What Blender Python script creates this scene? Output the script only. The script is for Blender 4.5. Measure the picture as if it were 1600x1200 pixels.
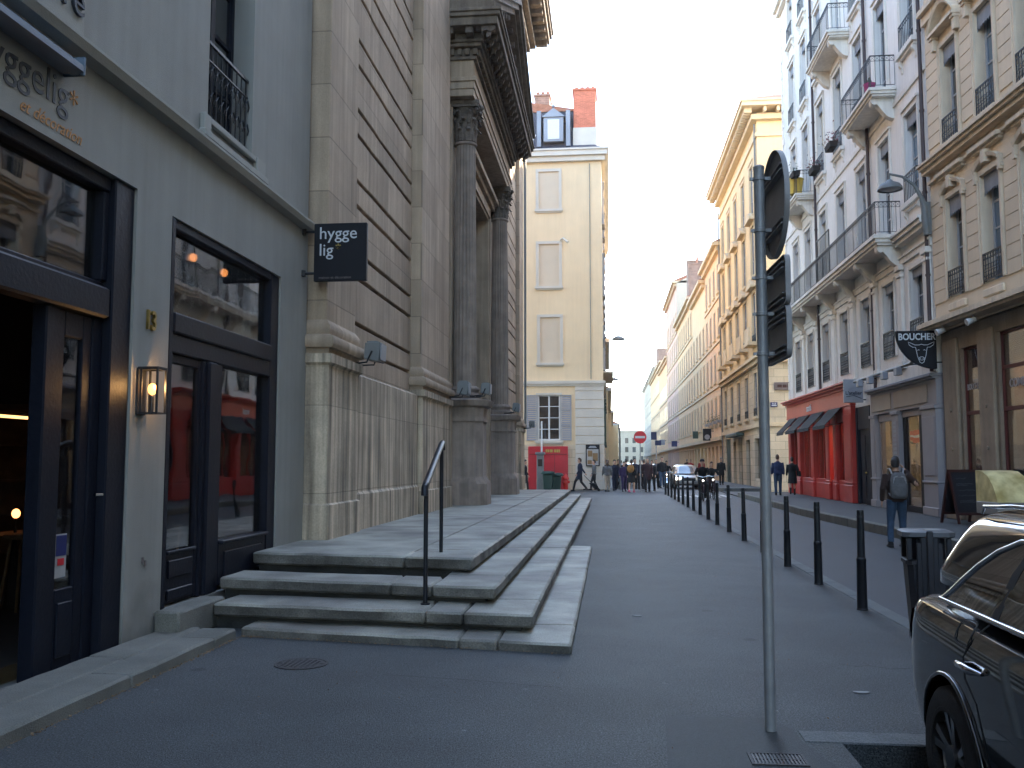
import bpy, bmesh, math, random
import numpy as np
from mathutils import Vector, Matrix
PI = math.pi
R = math.radians
sc = bpy.context.scene
for o in list(bpy.data.objects):
    bpy.data.objects.remove(o)
COL = sc.collection

# ------------------------------------------------------------------ camera
cd = bpy.data.cameras.new("camera"); cam = bpy.data.objects.new("camera", cd); COL.objects.link(cam)
cam.location = (0, 0, 1.55)
cam.rotation_euler = (R(90 + 4.872), 0, R(5.992))
cd.sensor_width = 36.0; cd.lens = 36.0 * 1443 / 1600
cd.clip_start = 0.05; cd.clip_end = 3000
sc.camera = cam
# ------------------------------------------------------------------ world and sun
SUN_EL, SUN_AZ = 24.0, 40.0     # azimuth measured from the street axis (+Y) towards +X
w = bpy.data.worlds.new("World"); sc.world = w; w.use_nodes = True
nt = w.node_tree; nt.nodes.clear()
sky = nt.nodes.new('ShaderNodeTexSky'); sky.sky_type = 'NISHITA'; sky.sun_disc = False
sky.sun_elevation = R(SUN_EL); sky.sun_rotation = R(SUN_AZ)
sky.air_density = 1.0; sky.dust_density = 0.7; sky.ozone_density = 1.0
bg = nt.nodes.new('ShaderNodeBackground'); bg.inputs[1].default_value = 0.15
ow = nt.nodes.new('ShaderNodeOutputWorld')
nt.links.new(sky.outputs[0], bg.inputs[0]); nt.links.new(bg.outputs[0], ow.inputs[0])
sl = bpy.data.lights.new("sun", 'SUN'); sl.energy = 3.0; sl.angle = R(0.6); sl.color = (1.0, 0.86, 0.66)
so = bpy.data.objects.new("sun", sl); COL.objects.link(so)
sd = Vector((math.sin(R(SUN_AZ)) * math.cos(R(SUN_EL)), math.cos(R(SUN_AZ)) * math.cos(R(SUN_EL)), math.sin(R(SUN_EL))))
so.rotation_euler = (-sd).to_track_quat('-Z', 'Y').to_euler(); so.location = (20, 20, 60)
# ------------------------------------------------------------------ render settings
sc.view_settings.view_transform = 'Standard'; sc.view_settings.look = 'None'
sc.view_settings.exposure = 2.9; sc.view_settings.gamma = 1.0
sc.cycles.use_denoising = True
sc.cycles.max_bounces = 7; sc.cycles.diffuse_bounces = 4; sc.cycles.glossy_bounces = 3
sc.cycles.transmission_bounces = 4; sc.cycles.transparent_max_bounces = 8
sc.cycles.sample_clamp_indirect = 6.0
sc.cycles.caustics_reflective = False; sc.cycles.caustics_refractive = False

# ------------------------------------------------------------------ materials
M = {}
def lin(c):
    return tuple((x / 12.92 if x <= 0.04045 else ((x + 0.055) / 1.055) ** 2.4) for x in c)
def _n(t, typ, **kw):
    n = t.nodes.new(typ)
    for k, v in kw.items(): setattr(n, k, v)
    return n
def mat(name, col, rough=0.8, var=0.12, scale=3.0, bump=0.0, bscale=40.0, metal=0.0, fine=0.0, fscale=200.0,
        streak=0.0, coat=0.0, spec=0.5, joints=None, alpha=None, grime=None, col2=None, emit=None, fine2=0.0, gum=False):
    """procedural material: base colour varied by noise, fine speckle, vertical streaks, optional masonry joints, bump"""
    m = bpy.data.materials.new(name); m.use_nodes = True; t = m.node_tree
    b = t.nodes["Principled BSDF"]; L = t.links.new
    b.inputs['Roughness'].default_value = rough; b.inputs['Metallic'].default_value = metal
    b.inputs['Coat Weight'].default_value = coat; b.inputs['Coat Roughness'].default_value = 0.03
    b.inputs['Specular IOR Level'].default_value = spec
    tc = _n(t, 'ShaderNodeTexCoord'); co = tc.outputs['Object']
    rgb = _n(t, 'ShaderNodeRGB'); rgb.outputs[0].default_value = (*col, 1); cur = rgb.outputs[0]
    def mixmul(cur, facsock, amt, lo=None):
        # multiply the colour by a value in [1-amt, 1+amt]
        mr = _n(t, 'ShaderNodeMapRange'); mr.inputs[1].default_value = 0.3; mr.inputs[2].default_value = 0.7
        mr.inputs[3].default_value = 1 - amt; mr.inputs[4].default_value = 1 + amt
        L(facsock, mr.inputs[0])
        mx = _n(t, 'ShaderNodeVectorMath', operation='SCALE'); L(cur, mx.inputs[0]); L(mr.outputs[0], mx.inputs['Scale'])
        return mx.outputs[0]
    if col2 is not None:
        nz = _n(t, 'ShaderNodeTexNoise'); nz.inputs['Scale'].default_value = scale * 0.6; nz.inputs['Detail'].default_value = 6
        L(co, nz.inputs['Vector'])
        mr = _n(t, 'ShaderNodeMapRange'); mr.inputs[1].default_value = 0.42; mr.inputs[2].default_value = 0.62; L(nz.outputs[0], mr.inputs[0])
        mx = _n(t, 'ShaderNodeMix', data_type='RGBA'); L(mr.outputs[0], mx.inputs[0]); L(cur, mx.inputs[6]); mx.inputs[7].default_value = (*col2, 1)
        cur = mx.outputs[2]
    if var:
        nz = _n(t, 'ShaderNodeTexNoise'); nz.inputs['Scale'].default_value = scale; nz.inputs['Detail'].default_value = 5
        nz.inputs['Roughness'].default_value = 0.6; L(co, nz.inputs['Vector']); cur = mixmul(cur, nz.outputs[0], var)
    if fine:
        nz = _n(t, 'ShaderNodeTexNoise'); nz.inputs['Scale'].default_value = fscale; nz.inputs['Detail'].default_value = 2
        L(co, nz.inputs['Vector']); cur = mixmul(cur, nz.outputs[0], fine)
    if fine2:
        nz = _n(t, 'ShaderNodeTexNoise'); nz.inputs['Scale'].default_value = 42; nz.inputs['Detail'].default_value = 3; L(co, nz.inputs['Vector']); cur = mixmul(cur, nz.outputs[0], fine2)
        nz = _n(t, 'ShaderNodeTexNoise'); nz.inputs['Scale'].default_value = 0.35; nz.inputs['Detail'].default_value = 7; nz.inputs['Roughness'].default_value = 0.7; L(co, nz.inputs['Vector']); cur = mixmul(cur, nz.outputs[0], 0.22)
    if gum:     # trodden chewing gum, pale aggregate and small oil spots
        for sc_, th, v in ((2.3, 0.05, 1.7), (7.0, 0.035, 2.2), (1.1, 0.07, 0.6), (40.0, 0.17, 1.75), (23.0, 0.14, 0.5)):
            vo = _n(t, 'ShaderNodeTexVoronoi'); vo.inputs['Scale'].default_value = sc_; L(co, vo.inputs['Vector'])
            cp = _n(t, 'ShaderNodeMapRange'); cp.inputs[1].default_value = th * 0.8; cp.inputs[2].default_value = th; cp.inputs[3].default_value = v; cp.inputs[4].default_value = 1.0; L(vo.outputs['Distance'], cp.inputs[0])
            mx = _n(t, 'ShaderNodeVectorMath', operation='SCALE'); L(cur, mx.inputs[0]); L(cp.outputs[0], mx.inputs['Scale']); cur = mx.outputs[0]
    if streak:
        mp = _n(t, 'ShaderNodeMapping'); mp.inputs['Scale'].default_value = (5.0, 5.0, 0.22); L(co, mp.inputs[0])
        nz = _n(t, 'ShaderNodeTexNoise'); nz.inputs['Scale'].default_value = 1.6; nz.inputs['Detail'].default_value = 4
        L(mp.outputs[0], nz.inputs['Vector']); cur = mixmul(cur, nz.outputs[0], streak)
    hsock = None
    if joints:
        bw, bh, mortar, dark = joints
        sp = _n(t, 'ShaderNodeSeparateXYZ'); L(co, sp.inputs[0])
        ad = _n(t, 'ShaderNodeMath', operation='ADD'); L(sp.outputs[0], ad.inputs[0]); L(sp.outputs[1], ad.inputs[1])
        cb = _n(t, 'ShaderNodeCombineXYZ'); L(ad.outputs[0], cb.inputs[0]); L(sp.outputs[2], cb.inputs[1])
        br = _n(t, 'ShaderNodeTexBrick'); L(cb.outputs[0], br.inputs['Vector'])
        br.inputs['Scale'].default_value = 1.0; br.inputs['Brick Width'].default_value = bw; br.inputs['Row Height'].default_value = bh
        br.inputs['Mortar Size'].default_value = mortar; br.inputs['Mortar Smooth'].default_value = 0.3
        br.inputs['Color1'].default_value = (1.12, 1.12, 1.12, 1); br.inputs['Color2'].default_value = (0.86, 0.85, 0.84, 1)
        br.inputs['Mortar'].default_value = (dark, dark, dark, 1)
        mm = _n(t, 'ShaderNodeVectorMath', operation='MULTIPLY'); L(cur, mm.inputs[0]); L(br.outputs[0], mm.inputs[1]); cur = mm.outputs[0]
        inv = _n(t, 'ShaderNodeMath', operation='SUBTRACT'); inv.inputs[0].default_value = 1.0; L(br.outputs['Fac'], inv.inputs[1]); hsock = inv.outputs[0]
    if grime:
        # a band of darker damp dirt rising from the base with a ragged edge: (height, darkness)
        gh, gd = grime
        sp = _n(t, 'ShaderNodeSeparateXYZ'); L(co, sp.inputs[0])
        nz = _n(t, 'ShaderNodeTexNoise'); nz.inputs['Scale'].default_value = 2.5; nz.inputs['Detail'].default_value = 6; L(co, nz.inputs['Vector'])
        ma = _n(t, 'ShaderNodeMath', operation='MULTIPLY_ADD'); L(nz.outputs[0], ma.inputs[0]); ma.inputs[1].default_value = gh * 2.0; ma.inputs[2].default_value = -gh * 0.4
        su = _n(t, 'ShaderNodeMath', operation='SUBTRACT'); L(ma.outputs[0], su.inputs[0]); L(sp.outputs[2], su.inputs[1])
        mr = _n(t, 'ShaderNodeMapRange'); mr.inputs[1].default_value = -gh * 0.4; mr.inputs[2].default_value = gh * 0.5; mr.inputs[3].default_value = 1; mr.inputs[4].default_value = gd
        L(su.outputs[0], mr.inputs[0])
        mx = _n(t, 'ShaderNodeVectorMath', operation='SCALE'); L(cur, mx.inputs[0]); L(mr.outputs[0], mx.inputs['Scale']); cur = mx.outputs[0]
    L(cur, b.inputs['Base Color'])
    if bump or hsock:
        bp = _n(t, 'ShaderNodeBump'); bp.inputs['Strength'].default_value = max(bump, 0.15); bp.inputs['Distance'].default_value = 0.02
        nz = _n(t, 'ShaderNodeTexNoise'); nz.inputs['Scale'].default_value = bscale; nz.inputs['Detail'].default_value = 4; L(co, nz.inputs['Vector'])
        if hsock:
            ma = _n(t, 'ShaderNodeMath', operation='MULTIPLY_ADD'); L(nz.outputs[0], ma.inputs[0]); ma.inputs[1].default_value = 0.35; L(hsock, ma.inputs[2]); L(ma.outputs[0], bp.inputs['Height'])
        else: L(nz.outputs[0], bp.inputs['Height'])
        L(bp.outputs[0], b.inputs['Normal'])
    if emit:
        b.inputs['Emission Color'].default_value = (*emit[0], 1); b.inputs['Emission Strength'].default_value = emit[1]
    M[name] = m
    return m
def glass(name, tint, opac=0.5, rough=0.02, spec=1.0):
    """window glass: a reflecting face over a partly see-through one"""
    m = bpy.data.materials.new(name); m.use_nodes = True; t = m.node_tree; L = t.links.new
    b = t.nodes["Principled BSDF"]; b.inputs['Base Color'].default_value = (*tint, 1); b.inputs['Roughness'].default_value = rough
    b.inputs['IOR'].default_value = 1.7; b.inputs['Specular IOR Level'].default_value = spec
    tc = _n(t, 'ShaderNodeTexCoord'); nz = _n(t, 'ShaderNodeTexNoise'); nz.inputs['Scale'].default_value = 1.3; L(tc.outputs['Object'], nz.inputs['Vector'])
    bp = _n(t, 'ShaderNodeBump'); bp.inputs['Strength'].default_value = 0.05; bp.inputs['Distance'].default_value = 0.05; L(nz.outputs[0], bp.inputs['Height']); L(bp.outputs[0], b.inputs['Normal'])
    if opac < 1:
        tr = _n(t, 'ShaderNodeBsdfTransparent'); gl = _n(t, 'ShaderNodeBsdfGlossy'); gl.inputs['Roughness'].default_value = rough; L(bp.outputs[0], gl.inputs['Normal'])
        fr = _n(t, 'ShaderNodeFresnel'); fr.inputs[0].default_value = 1.6; L(bp.outputs[0], fr.inputs['Normal'])
        ad = _n(t, 'ShaderNodeMath', operation='MULTIPLY_ADD'); ad.inputs[1].default_value = 0.8; ad.inputs[2].default_value = 0.03; ad.use_clamp = True; L(fr.outputs[0], ad.inputs[0])
        m1 = _n(t, 'ShaderNodeMixShader'); L(ad.outputs[0], m1.inputs[0])
        m2 = _n(t, 'ShaderNodeMixShader'); m2.inputs[0].default_value = opac; L(tr.outputs[0], m2.inputs[1]); L(b.outputs[0], m2.inputs[2])
        L(m2.outputs[0], m1.inputs[1]); L(gl.outputs[0], m1.inputs[2])
        L(m1.outputs[0], t.nodes['Material Output'].inputs[0])
    M[name] = m
def emis(name, col, s):
    m = bpy.data.materials.new(name); m.use_nodes = True; b = m.node_tree.nodes["Principled BSDF"]
    b.inputs['Base Color'].default_value = (*col, 1); b.inputs['Emission Color'].default_value = (*col, 1); b.inputs['Emission Strength'].default_value = s
    M[name] = m

mat('asphalt', (0.066, 0.074, 0.077), 0.6, 0.16, 0.9, 0.8, 150, fine=0.8, fscale=95, spec=0.4, fine2=0.22, gum=True)
mat('asphalt_patch', (0.036, 0.042, 0.045), 0.62, 0.16, 1.3, 0.5, 300, fine=0.4, fscale=150, fine2=0.2)
mat('road_asphalt', (0.024, 0.026, 0.031), 0.6, 0.18, 0.5, 0.4, 240, fine=0.4, fscale=120, fine2=0.2, gum=True)
mat('kerb_stone', (0.145, 0.143, 0.122), 0.8, 0.25, 2.0, 0.4, 90, fine=0.25, fscale=120)
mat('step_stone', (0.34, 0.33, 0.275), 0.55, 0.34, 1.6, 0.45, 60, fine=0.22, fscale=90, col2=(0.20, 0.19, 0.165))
mat('step_edge', (0.17, 0.16, 0.138), 0.7, 0.4, 3.0, 0.5, 60, fine=0.25, fscale=70, col2=(0.075, 0.07, 0.06))  # dirt stains, and the shade of the upright faces put into the colour
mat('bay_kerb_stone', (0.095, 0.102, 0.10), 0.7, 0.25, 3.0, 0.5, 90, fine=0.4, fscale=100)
mat('step_riser', (0.04, 0.038, 0.034), 0.9, 0.4, 3, 0.5, 50)  # shade of the recess under each tread is put into this dark colour
mat('church_stone', (0.40, 0.305, 0.215), 0.9, 0.16, 0.9, 0.35, 40, fine=0.1, fscale=60, streak=0.16, joints=(1.25, 0.74, 0.010, 0.62))
mat('church_stone_plain', (0.38, 0.29, 0.205), 0.9, 0.2, 1.1, 0.35, 40, fine=0.1, fscale=60, streak=0.2)
mat('church_plinth', (0.40, 0.325, 0.235), 0.85, 0.26, 1.2, 0.4, 34, fine=0.12, fscale=50, streak=0.62, joints=(1.4, 1.15, 0.008, 0.7), grime=(0.5, 0.7))
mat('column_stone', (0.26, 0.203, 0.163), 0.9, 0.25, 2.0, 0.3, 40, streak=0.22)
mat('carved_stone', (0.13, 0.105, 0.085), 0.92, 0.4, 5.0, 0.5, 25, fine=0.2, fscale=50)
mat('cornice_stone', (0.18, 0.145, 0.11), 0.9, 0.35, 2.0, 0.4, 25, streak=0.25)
mat('shop_plaster', (0.275, 0.27, 0.245), 0.9, 0.08, 1.5, 0.25, 120, fine=0.06, fscale=150, streak=0.06, grime=(0.5, 0.62))
mat('shop_trim', (0.31, 0.305, 0.275), 0.85, 0.1, 2.0, 0.2, 80)
mat('navy_paint', (0.006, 0.008, 0.016), 0.5, 0.15, 3.0, 0.05, 30, spec=0.22)
mat('black_iron', (0.012, 0.013, 0.016), 0.5, 0.2, 6.0, 0.1, 60)
mat('rail_paint', (0.008, 0.010, 0.016), 0.42, 0.2, 6.0, 0.12, 60, spec=0.35)
mat('bollard_paint', (0.007, 0.008, 0.011), 0.5, 0.25, 7.0, 0.15, 60)
mat('galvanised', (0.26, 0.26, 0.265), 0.45, 0.18, 6.0, 0.08, 80, metal=0.2, streak=0.12)
mat('sign_back', (0.23, 0.225, 0.23), 0.5, 0.2, 4.0, 0.05, 60)
mat('sign_black', (0.006, 0.006, 0.010), 0.5, 0.1, 5, spec=0.25)
mat('letter_white', (0.62, 0.64, 0.66), 0.6, 0.05, 5)
mat('letter_grey', (0.028, 0.033, 0.045), 0.6, 0.1, 5)
mat('letter_orange', (0.42, 0.19, 0.05), 0.6, 0.1, 5)
mat('brass', (0.40, 0.29, 0.09), 0.35, 0.15, 8, metal=0.9)
mat('awning_blue', (0.12, 0.16, 0.21), 0.5, 0.1, 2)
mat('white_plaster', (0.79, 0.76, 0.71), 0.9, 0.07, 0.8, 0.15, 60, streak=0.06)
mat('white_trim', (0.75, 0.71, 0.64), 0.88, 0.08, 1.5, 0.15, 50, streak=0.1)
mat('beige_stone', (0.72, 0.585, 0.42), 0.9, 0.09, 0.9, 0.2, 50, streak=0.03)
mat('beige_trim', (0.68, 0.565, 0.42), 0.88, 0.12, 1.5, 0.2, 50, streak=0.12)
mat('shop_granite', (0.29, 0.225, 0.16), 0.75, 0.22, 1.2, 0.3, 40, fine=0.2, fscale=70, streak=0.12)
mat('grey_shop_paint', (0.30, 0.28, 0.29), 0.6, 0.08, 1.2)
mat('taupe_panel', (0.36, 0.30, 0.24), 0.6, 0.08, 1.5)
mat('red_paint', (0.42, 0.022, 0.014), 0.42, 0.14, 1.5, 0.05, 30)
mat('orange_red', (0.50, 0.085, 0.045), 0.5, 0.08, 1.5)
mat('poster_red', (0.42, 0.015, 0.025), 0.5, 0.15, 1.5)
mat('dark_red_frame', (0.11, 0.022, 0.02), 0.5, 0.1, 3)
mat('yellow_plaster', (0.75, 0.58, 0.34), 0.9, 0.07, 0.5, 0.1, 40, streak=0.04)
mat('yellow_trim', (0.66, 0.53, 0.35), 0.9, 0.1, 1.0, 0.1, 40, streak=0.03)
mat('ashlar_cream', (0.60, 0.51, 0.37), 0.9, 0.08, 0.7, 0.1, 40, streak=0.03, joints=(1.1, 0.46, 0.014, 0.6))
mat('cream_plaster', (0.75, 0.59, 0.38), 0.9, 0.08, 0.4, 0.1, 40, streak=0.03)
mat('cream_trim', (0.58, 0.54, 0.47), 0.9, 0.08, 1.0)
mat('cream_blind', (0.62, 0.52, 0.39), 0.9, 0.05, 1.0)
mat('orange_plaster', (0.80, 0.55, 0.31), 0.9, 0.08, 0.3, streak=0.03)
mat('peach_plaster', (0.78, 0.54, 0.34), 0.9, 0.08, 0.3, streak=0.03)
mat('pink_plaster', (0.70, 0.48, 0.37), 0.9, 0.08, 0.3, streak=0.03)
mat('grey_plaster', (0.62, 0.54, 0.42), 0.9, 0.08, 0.3, streak=0.03)
mat('slate', (0.055, 0.055, 0.075), 0.6, 0.2, 2.0, 0.2, 30)
mat('zinc', (0.24, 0.25, 0.28), 0.5, 0.15, 1.0, metal=0.5)
mat('terracotta', (0.36, 0.15, 0.09), 0.9, 0.3, 4.0, 0.3, 20)
mat('brick', (0.52, 0.165, 0.10), 0.9, 0.15, 2.0, 0.3, 40, joints=(0.23, 0.075, 0.008, 1.3))
mat('old_brick', (0.26, 0.17, 0.13), 0.9, 0.25, 2.0, 0.3, 40, joints=(0.4, 0.14, 0.02, 1.3))
mat('shutter_grey', (0.33, 0.33, 0.35), 0.7, 0.08, 2)
mat('white_paint', (0.62, 0.63, 0.63), 0.55, 0.05, 3)
mat('window_frame', (0.42, 0.43, 0.44), 0.6, 0.06, 3)
mat('lambrequin', (0.22, 0.235, 0.26), 0.65, 0.2, 3)
mat('shutter_blue', (0.23, 0.25, 0.29), 0.7, 0.08, 2)
mat('green_paint', (0.022, 0.052, 0.040), 0.5, 0.12, 3)
mat('bin_green', (0.018, 0.05, 0.04), 0.5, 0.15, 3)
mat('bin_grey', (0.026, 0.025, 0.028), 0.5, 0.15, 5, 0.05, 60)
mat('bin_lid', (0.11, 0.112, 0.118), 0.45, 0.15, 5)
mat('gutter_brown', (0.055, 0.035, 0.035), 0.6, 0.15, 3)
mat('lamp_grey', (0.16, 0.17, 0.17), 0.5, 0.12, 5)
mat('hydrant_red', (0.55, 0.02, 0.015), 0.4, 0.1, 5)
mat('wood', (0.20, 0.12, 0.055), 0.6, 0.3, 4)
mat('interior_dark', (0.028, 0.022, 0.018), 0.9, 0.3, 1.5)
mat('interior_tan', (0.24, 0.155, 0.075), 0.9, 0.25, 1.0)
mat('interior_cream', (0.42, 0.36, 0.24), 0.9, 0.15, 1.0)
mat('interior_brick', (0.22, 0.10, 0.06), 0.9, 0.3, 1.5)
mat('chalkboard', (0.012, 0.012, 0.016), 0.7, 0.15, 4)
mat('chalk', (0.16, 0.165, 0.18), 0.9, 0.3, 30)
mat('board_wood', (0.045, 0.012, 0.010), 0.45, 0.2, 6)
mat('blind_cream', (0.40, 0.35, 0.26), 0.7, 0.05, 2)
mat('menu_metal', (0.34, 0.32, 0.30), 0.45, 0.1, 4, metal=0.4)
mat('menu_paper', (0.80, 0.68, 0.34), 0.4, 0.15, 4, col2=(0.45, 0.34, 0.12))
mat('car_black', (0.002, 0.0022, 0.003), 0.10, 0.0, coat=1.0, spec=0.5)
mat('car_trim', (0.012, 0.012, 0.013), 0.6, 0.1, 9)
mat('car_silver', (0.42, 0.43, 0.44), 0.3, 0.0, metal=0.5, coat=0.6)
mat('car_blue', (0.25, 0.33, 0.40), 0.3, 0.0, metal=0.3, coat=0.6)
mat('car_maroon', (0.10, 0.02, 0.02), 0.3, 0.0, coat=0.6)
mat('chrome', (0.55, 0.56, 0.58), 0.16, 0.0, metal=1.0)
mat('alloy', (0.22, 0.225, 0.235), 0.28, 0.0, metal=0.9)
mat('rubber', (0.012, 0.012, 0.013), 0.85, 0.2, 20, 0.3, 90)
mat('tail_red', (0.08, 0.004, 0.004), 0.1, 0.0, coat=1.0)
mat('plate_white', (0.6, 0.6, 0.58), 0.5)
mat('manhole_iron', (0.035, 0.033, 0.034), 0.6, 0.3, 9, 0.6, 60)
mat('road_white', (0.42, 0.42, 0.41), 0.8, 0.22, 3, fine=0.25, fscale=60)
mat('paper', (0.34, 0.34, 0.33), 0.8, 0.15, 6)
mat('leaf_green', (0.035, 0.06, 0.018), 0.7, 0.5, 9)
mat('flower_red', (0.22, 0.045, 0.05), 0.7, 0.4, 12)
mat('flower_pink', (0.30, 0.035, 0.13), 0.7, 0.2, 12)
mat('bucket_yellow', (0.55, 0.37, 0.05), 0.5, 0.1, 4)
mat('sign_blue', (0.01, 0.02, 0.12), 0.4, 0.1, 4)
mat('sign_grey', (0.30, 0.31, 0.34), 0.5, 0.08, 4)
mat('plaque_brown', (0.15, 0.12, 0.115), 0.6, 0.15, 4)
mat('no_entry_red', (0.62, 0.02, 0.03), 0.45, 0.05, 4)
mat('skin', (0.50, 0.30, 0.21), 0.6, 0.08, 20)
mat('hair_dark', (0.014, 0.011, 0.010), 0.6, 0.3, 60, 0.4, 120)
mat('hair_brown', (0.07, 0.035, 0.018), 0.6, 0.3, 60, 0.4, 120)
mat('hair_grey', (0.22, 0.21, 0.20), 0.6, 0.3, 60, 0.4, 120)
mat('eye_dark', (0.01, 0.008, 0.008), 0.3)
mat('lips', (0.34, 0.12, 0.10), 0.5)
CL = dict(black=(0.010, 0.010, 0.012), navy=(0.010, 0.014, 0.032), blue=(0.016, 0.03, 0.085), denim=(0.03, 0.058, 0.105), brown=(0.035, 0.018, 0.014),
          grey=(0.11, 0.11, 0.115), lightgrey=(0.30, 0.30, 0.31), beige=(0.34, 0.28, 0.22), pink=(0.50, 0.10, 0.17), purple=(0.03, 0.018, 0.065), white=(0.6, 0.6, 0.6),
          red=(0.35, 0.03, 0.03), tan=(0.30, 0.15, 0.045), maroon=(0.03, 0.012, 0.015))
for k, v in CL.items(): mat('cloth_' + k, v, 0.9, 0.22, 12, 0.5, 50)
glass('glass_dark', (0.012, 0.014, 0.018), 1.0, 0.03, 1.0)
glass('glass_shop', (0.015, 0.015, 0.017), 0.22, 0.02)
glass('glass_car', (0.004, 0.005, 0.006), 0.82, 0.015)
glass('glass_clear', (0.3, 0.3, 0.3), 0.06, 0.02)
glass('glass_curtain', (0.075, 0.073, 0.065), 1.0, 0.05, 1.0)
glass('glass_sky', (0.10, 0.16, 0.22), 1.0, 0.03, 1.0)  # pale blue of the reflected sky is put into the glass tint
emis('bulb_warm', (1.0, 0.36, 0.10), 0.8)
emis('lantern_bulb', (1.0, 0.33, 0.07), 0.9)
emis('bulb_soft', (1.0, 0.5, 0.17), 0.45)
emis('lamp_tube', (1.0, 0.78, 0.48), 0.5)
emis('head_lamp', (1.0, 0.95, 0.85), 1.2)

# ------------------------------------------------------------------ objects and tags
def tag(o, label=None, cat=None, group=None, kind=None):
    if label: o['label'] = label
    if cat: o['category'] = cat
    if group: o['group'] = group
    if kind: o['kind'] = kind
    return o
def thing(name, label, cat, loc=(0, 0, 0), rotz=0.0, group=None):
    o = bpy.data.objects.new(name, None); COL.objects.link(o); o.empty_display_size = 0.2
    o.location = loc; o.rotation_euler = (0, 0, rotz)
    return tag(o, label, cat, group)
def copy_tree(o, parent=None):
    c = o.copy(); COL.objects.link(c); c.parent = parent
    for ch in [x for x in o.children]: copy_tree(ch, c)
    return c
def kill(o):
    for ch in list(o.children): kill(ch)
    bpy.data.objects.remove(o)

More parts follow.
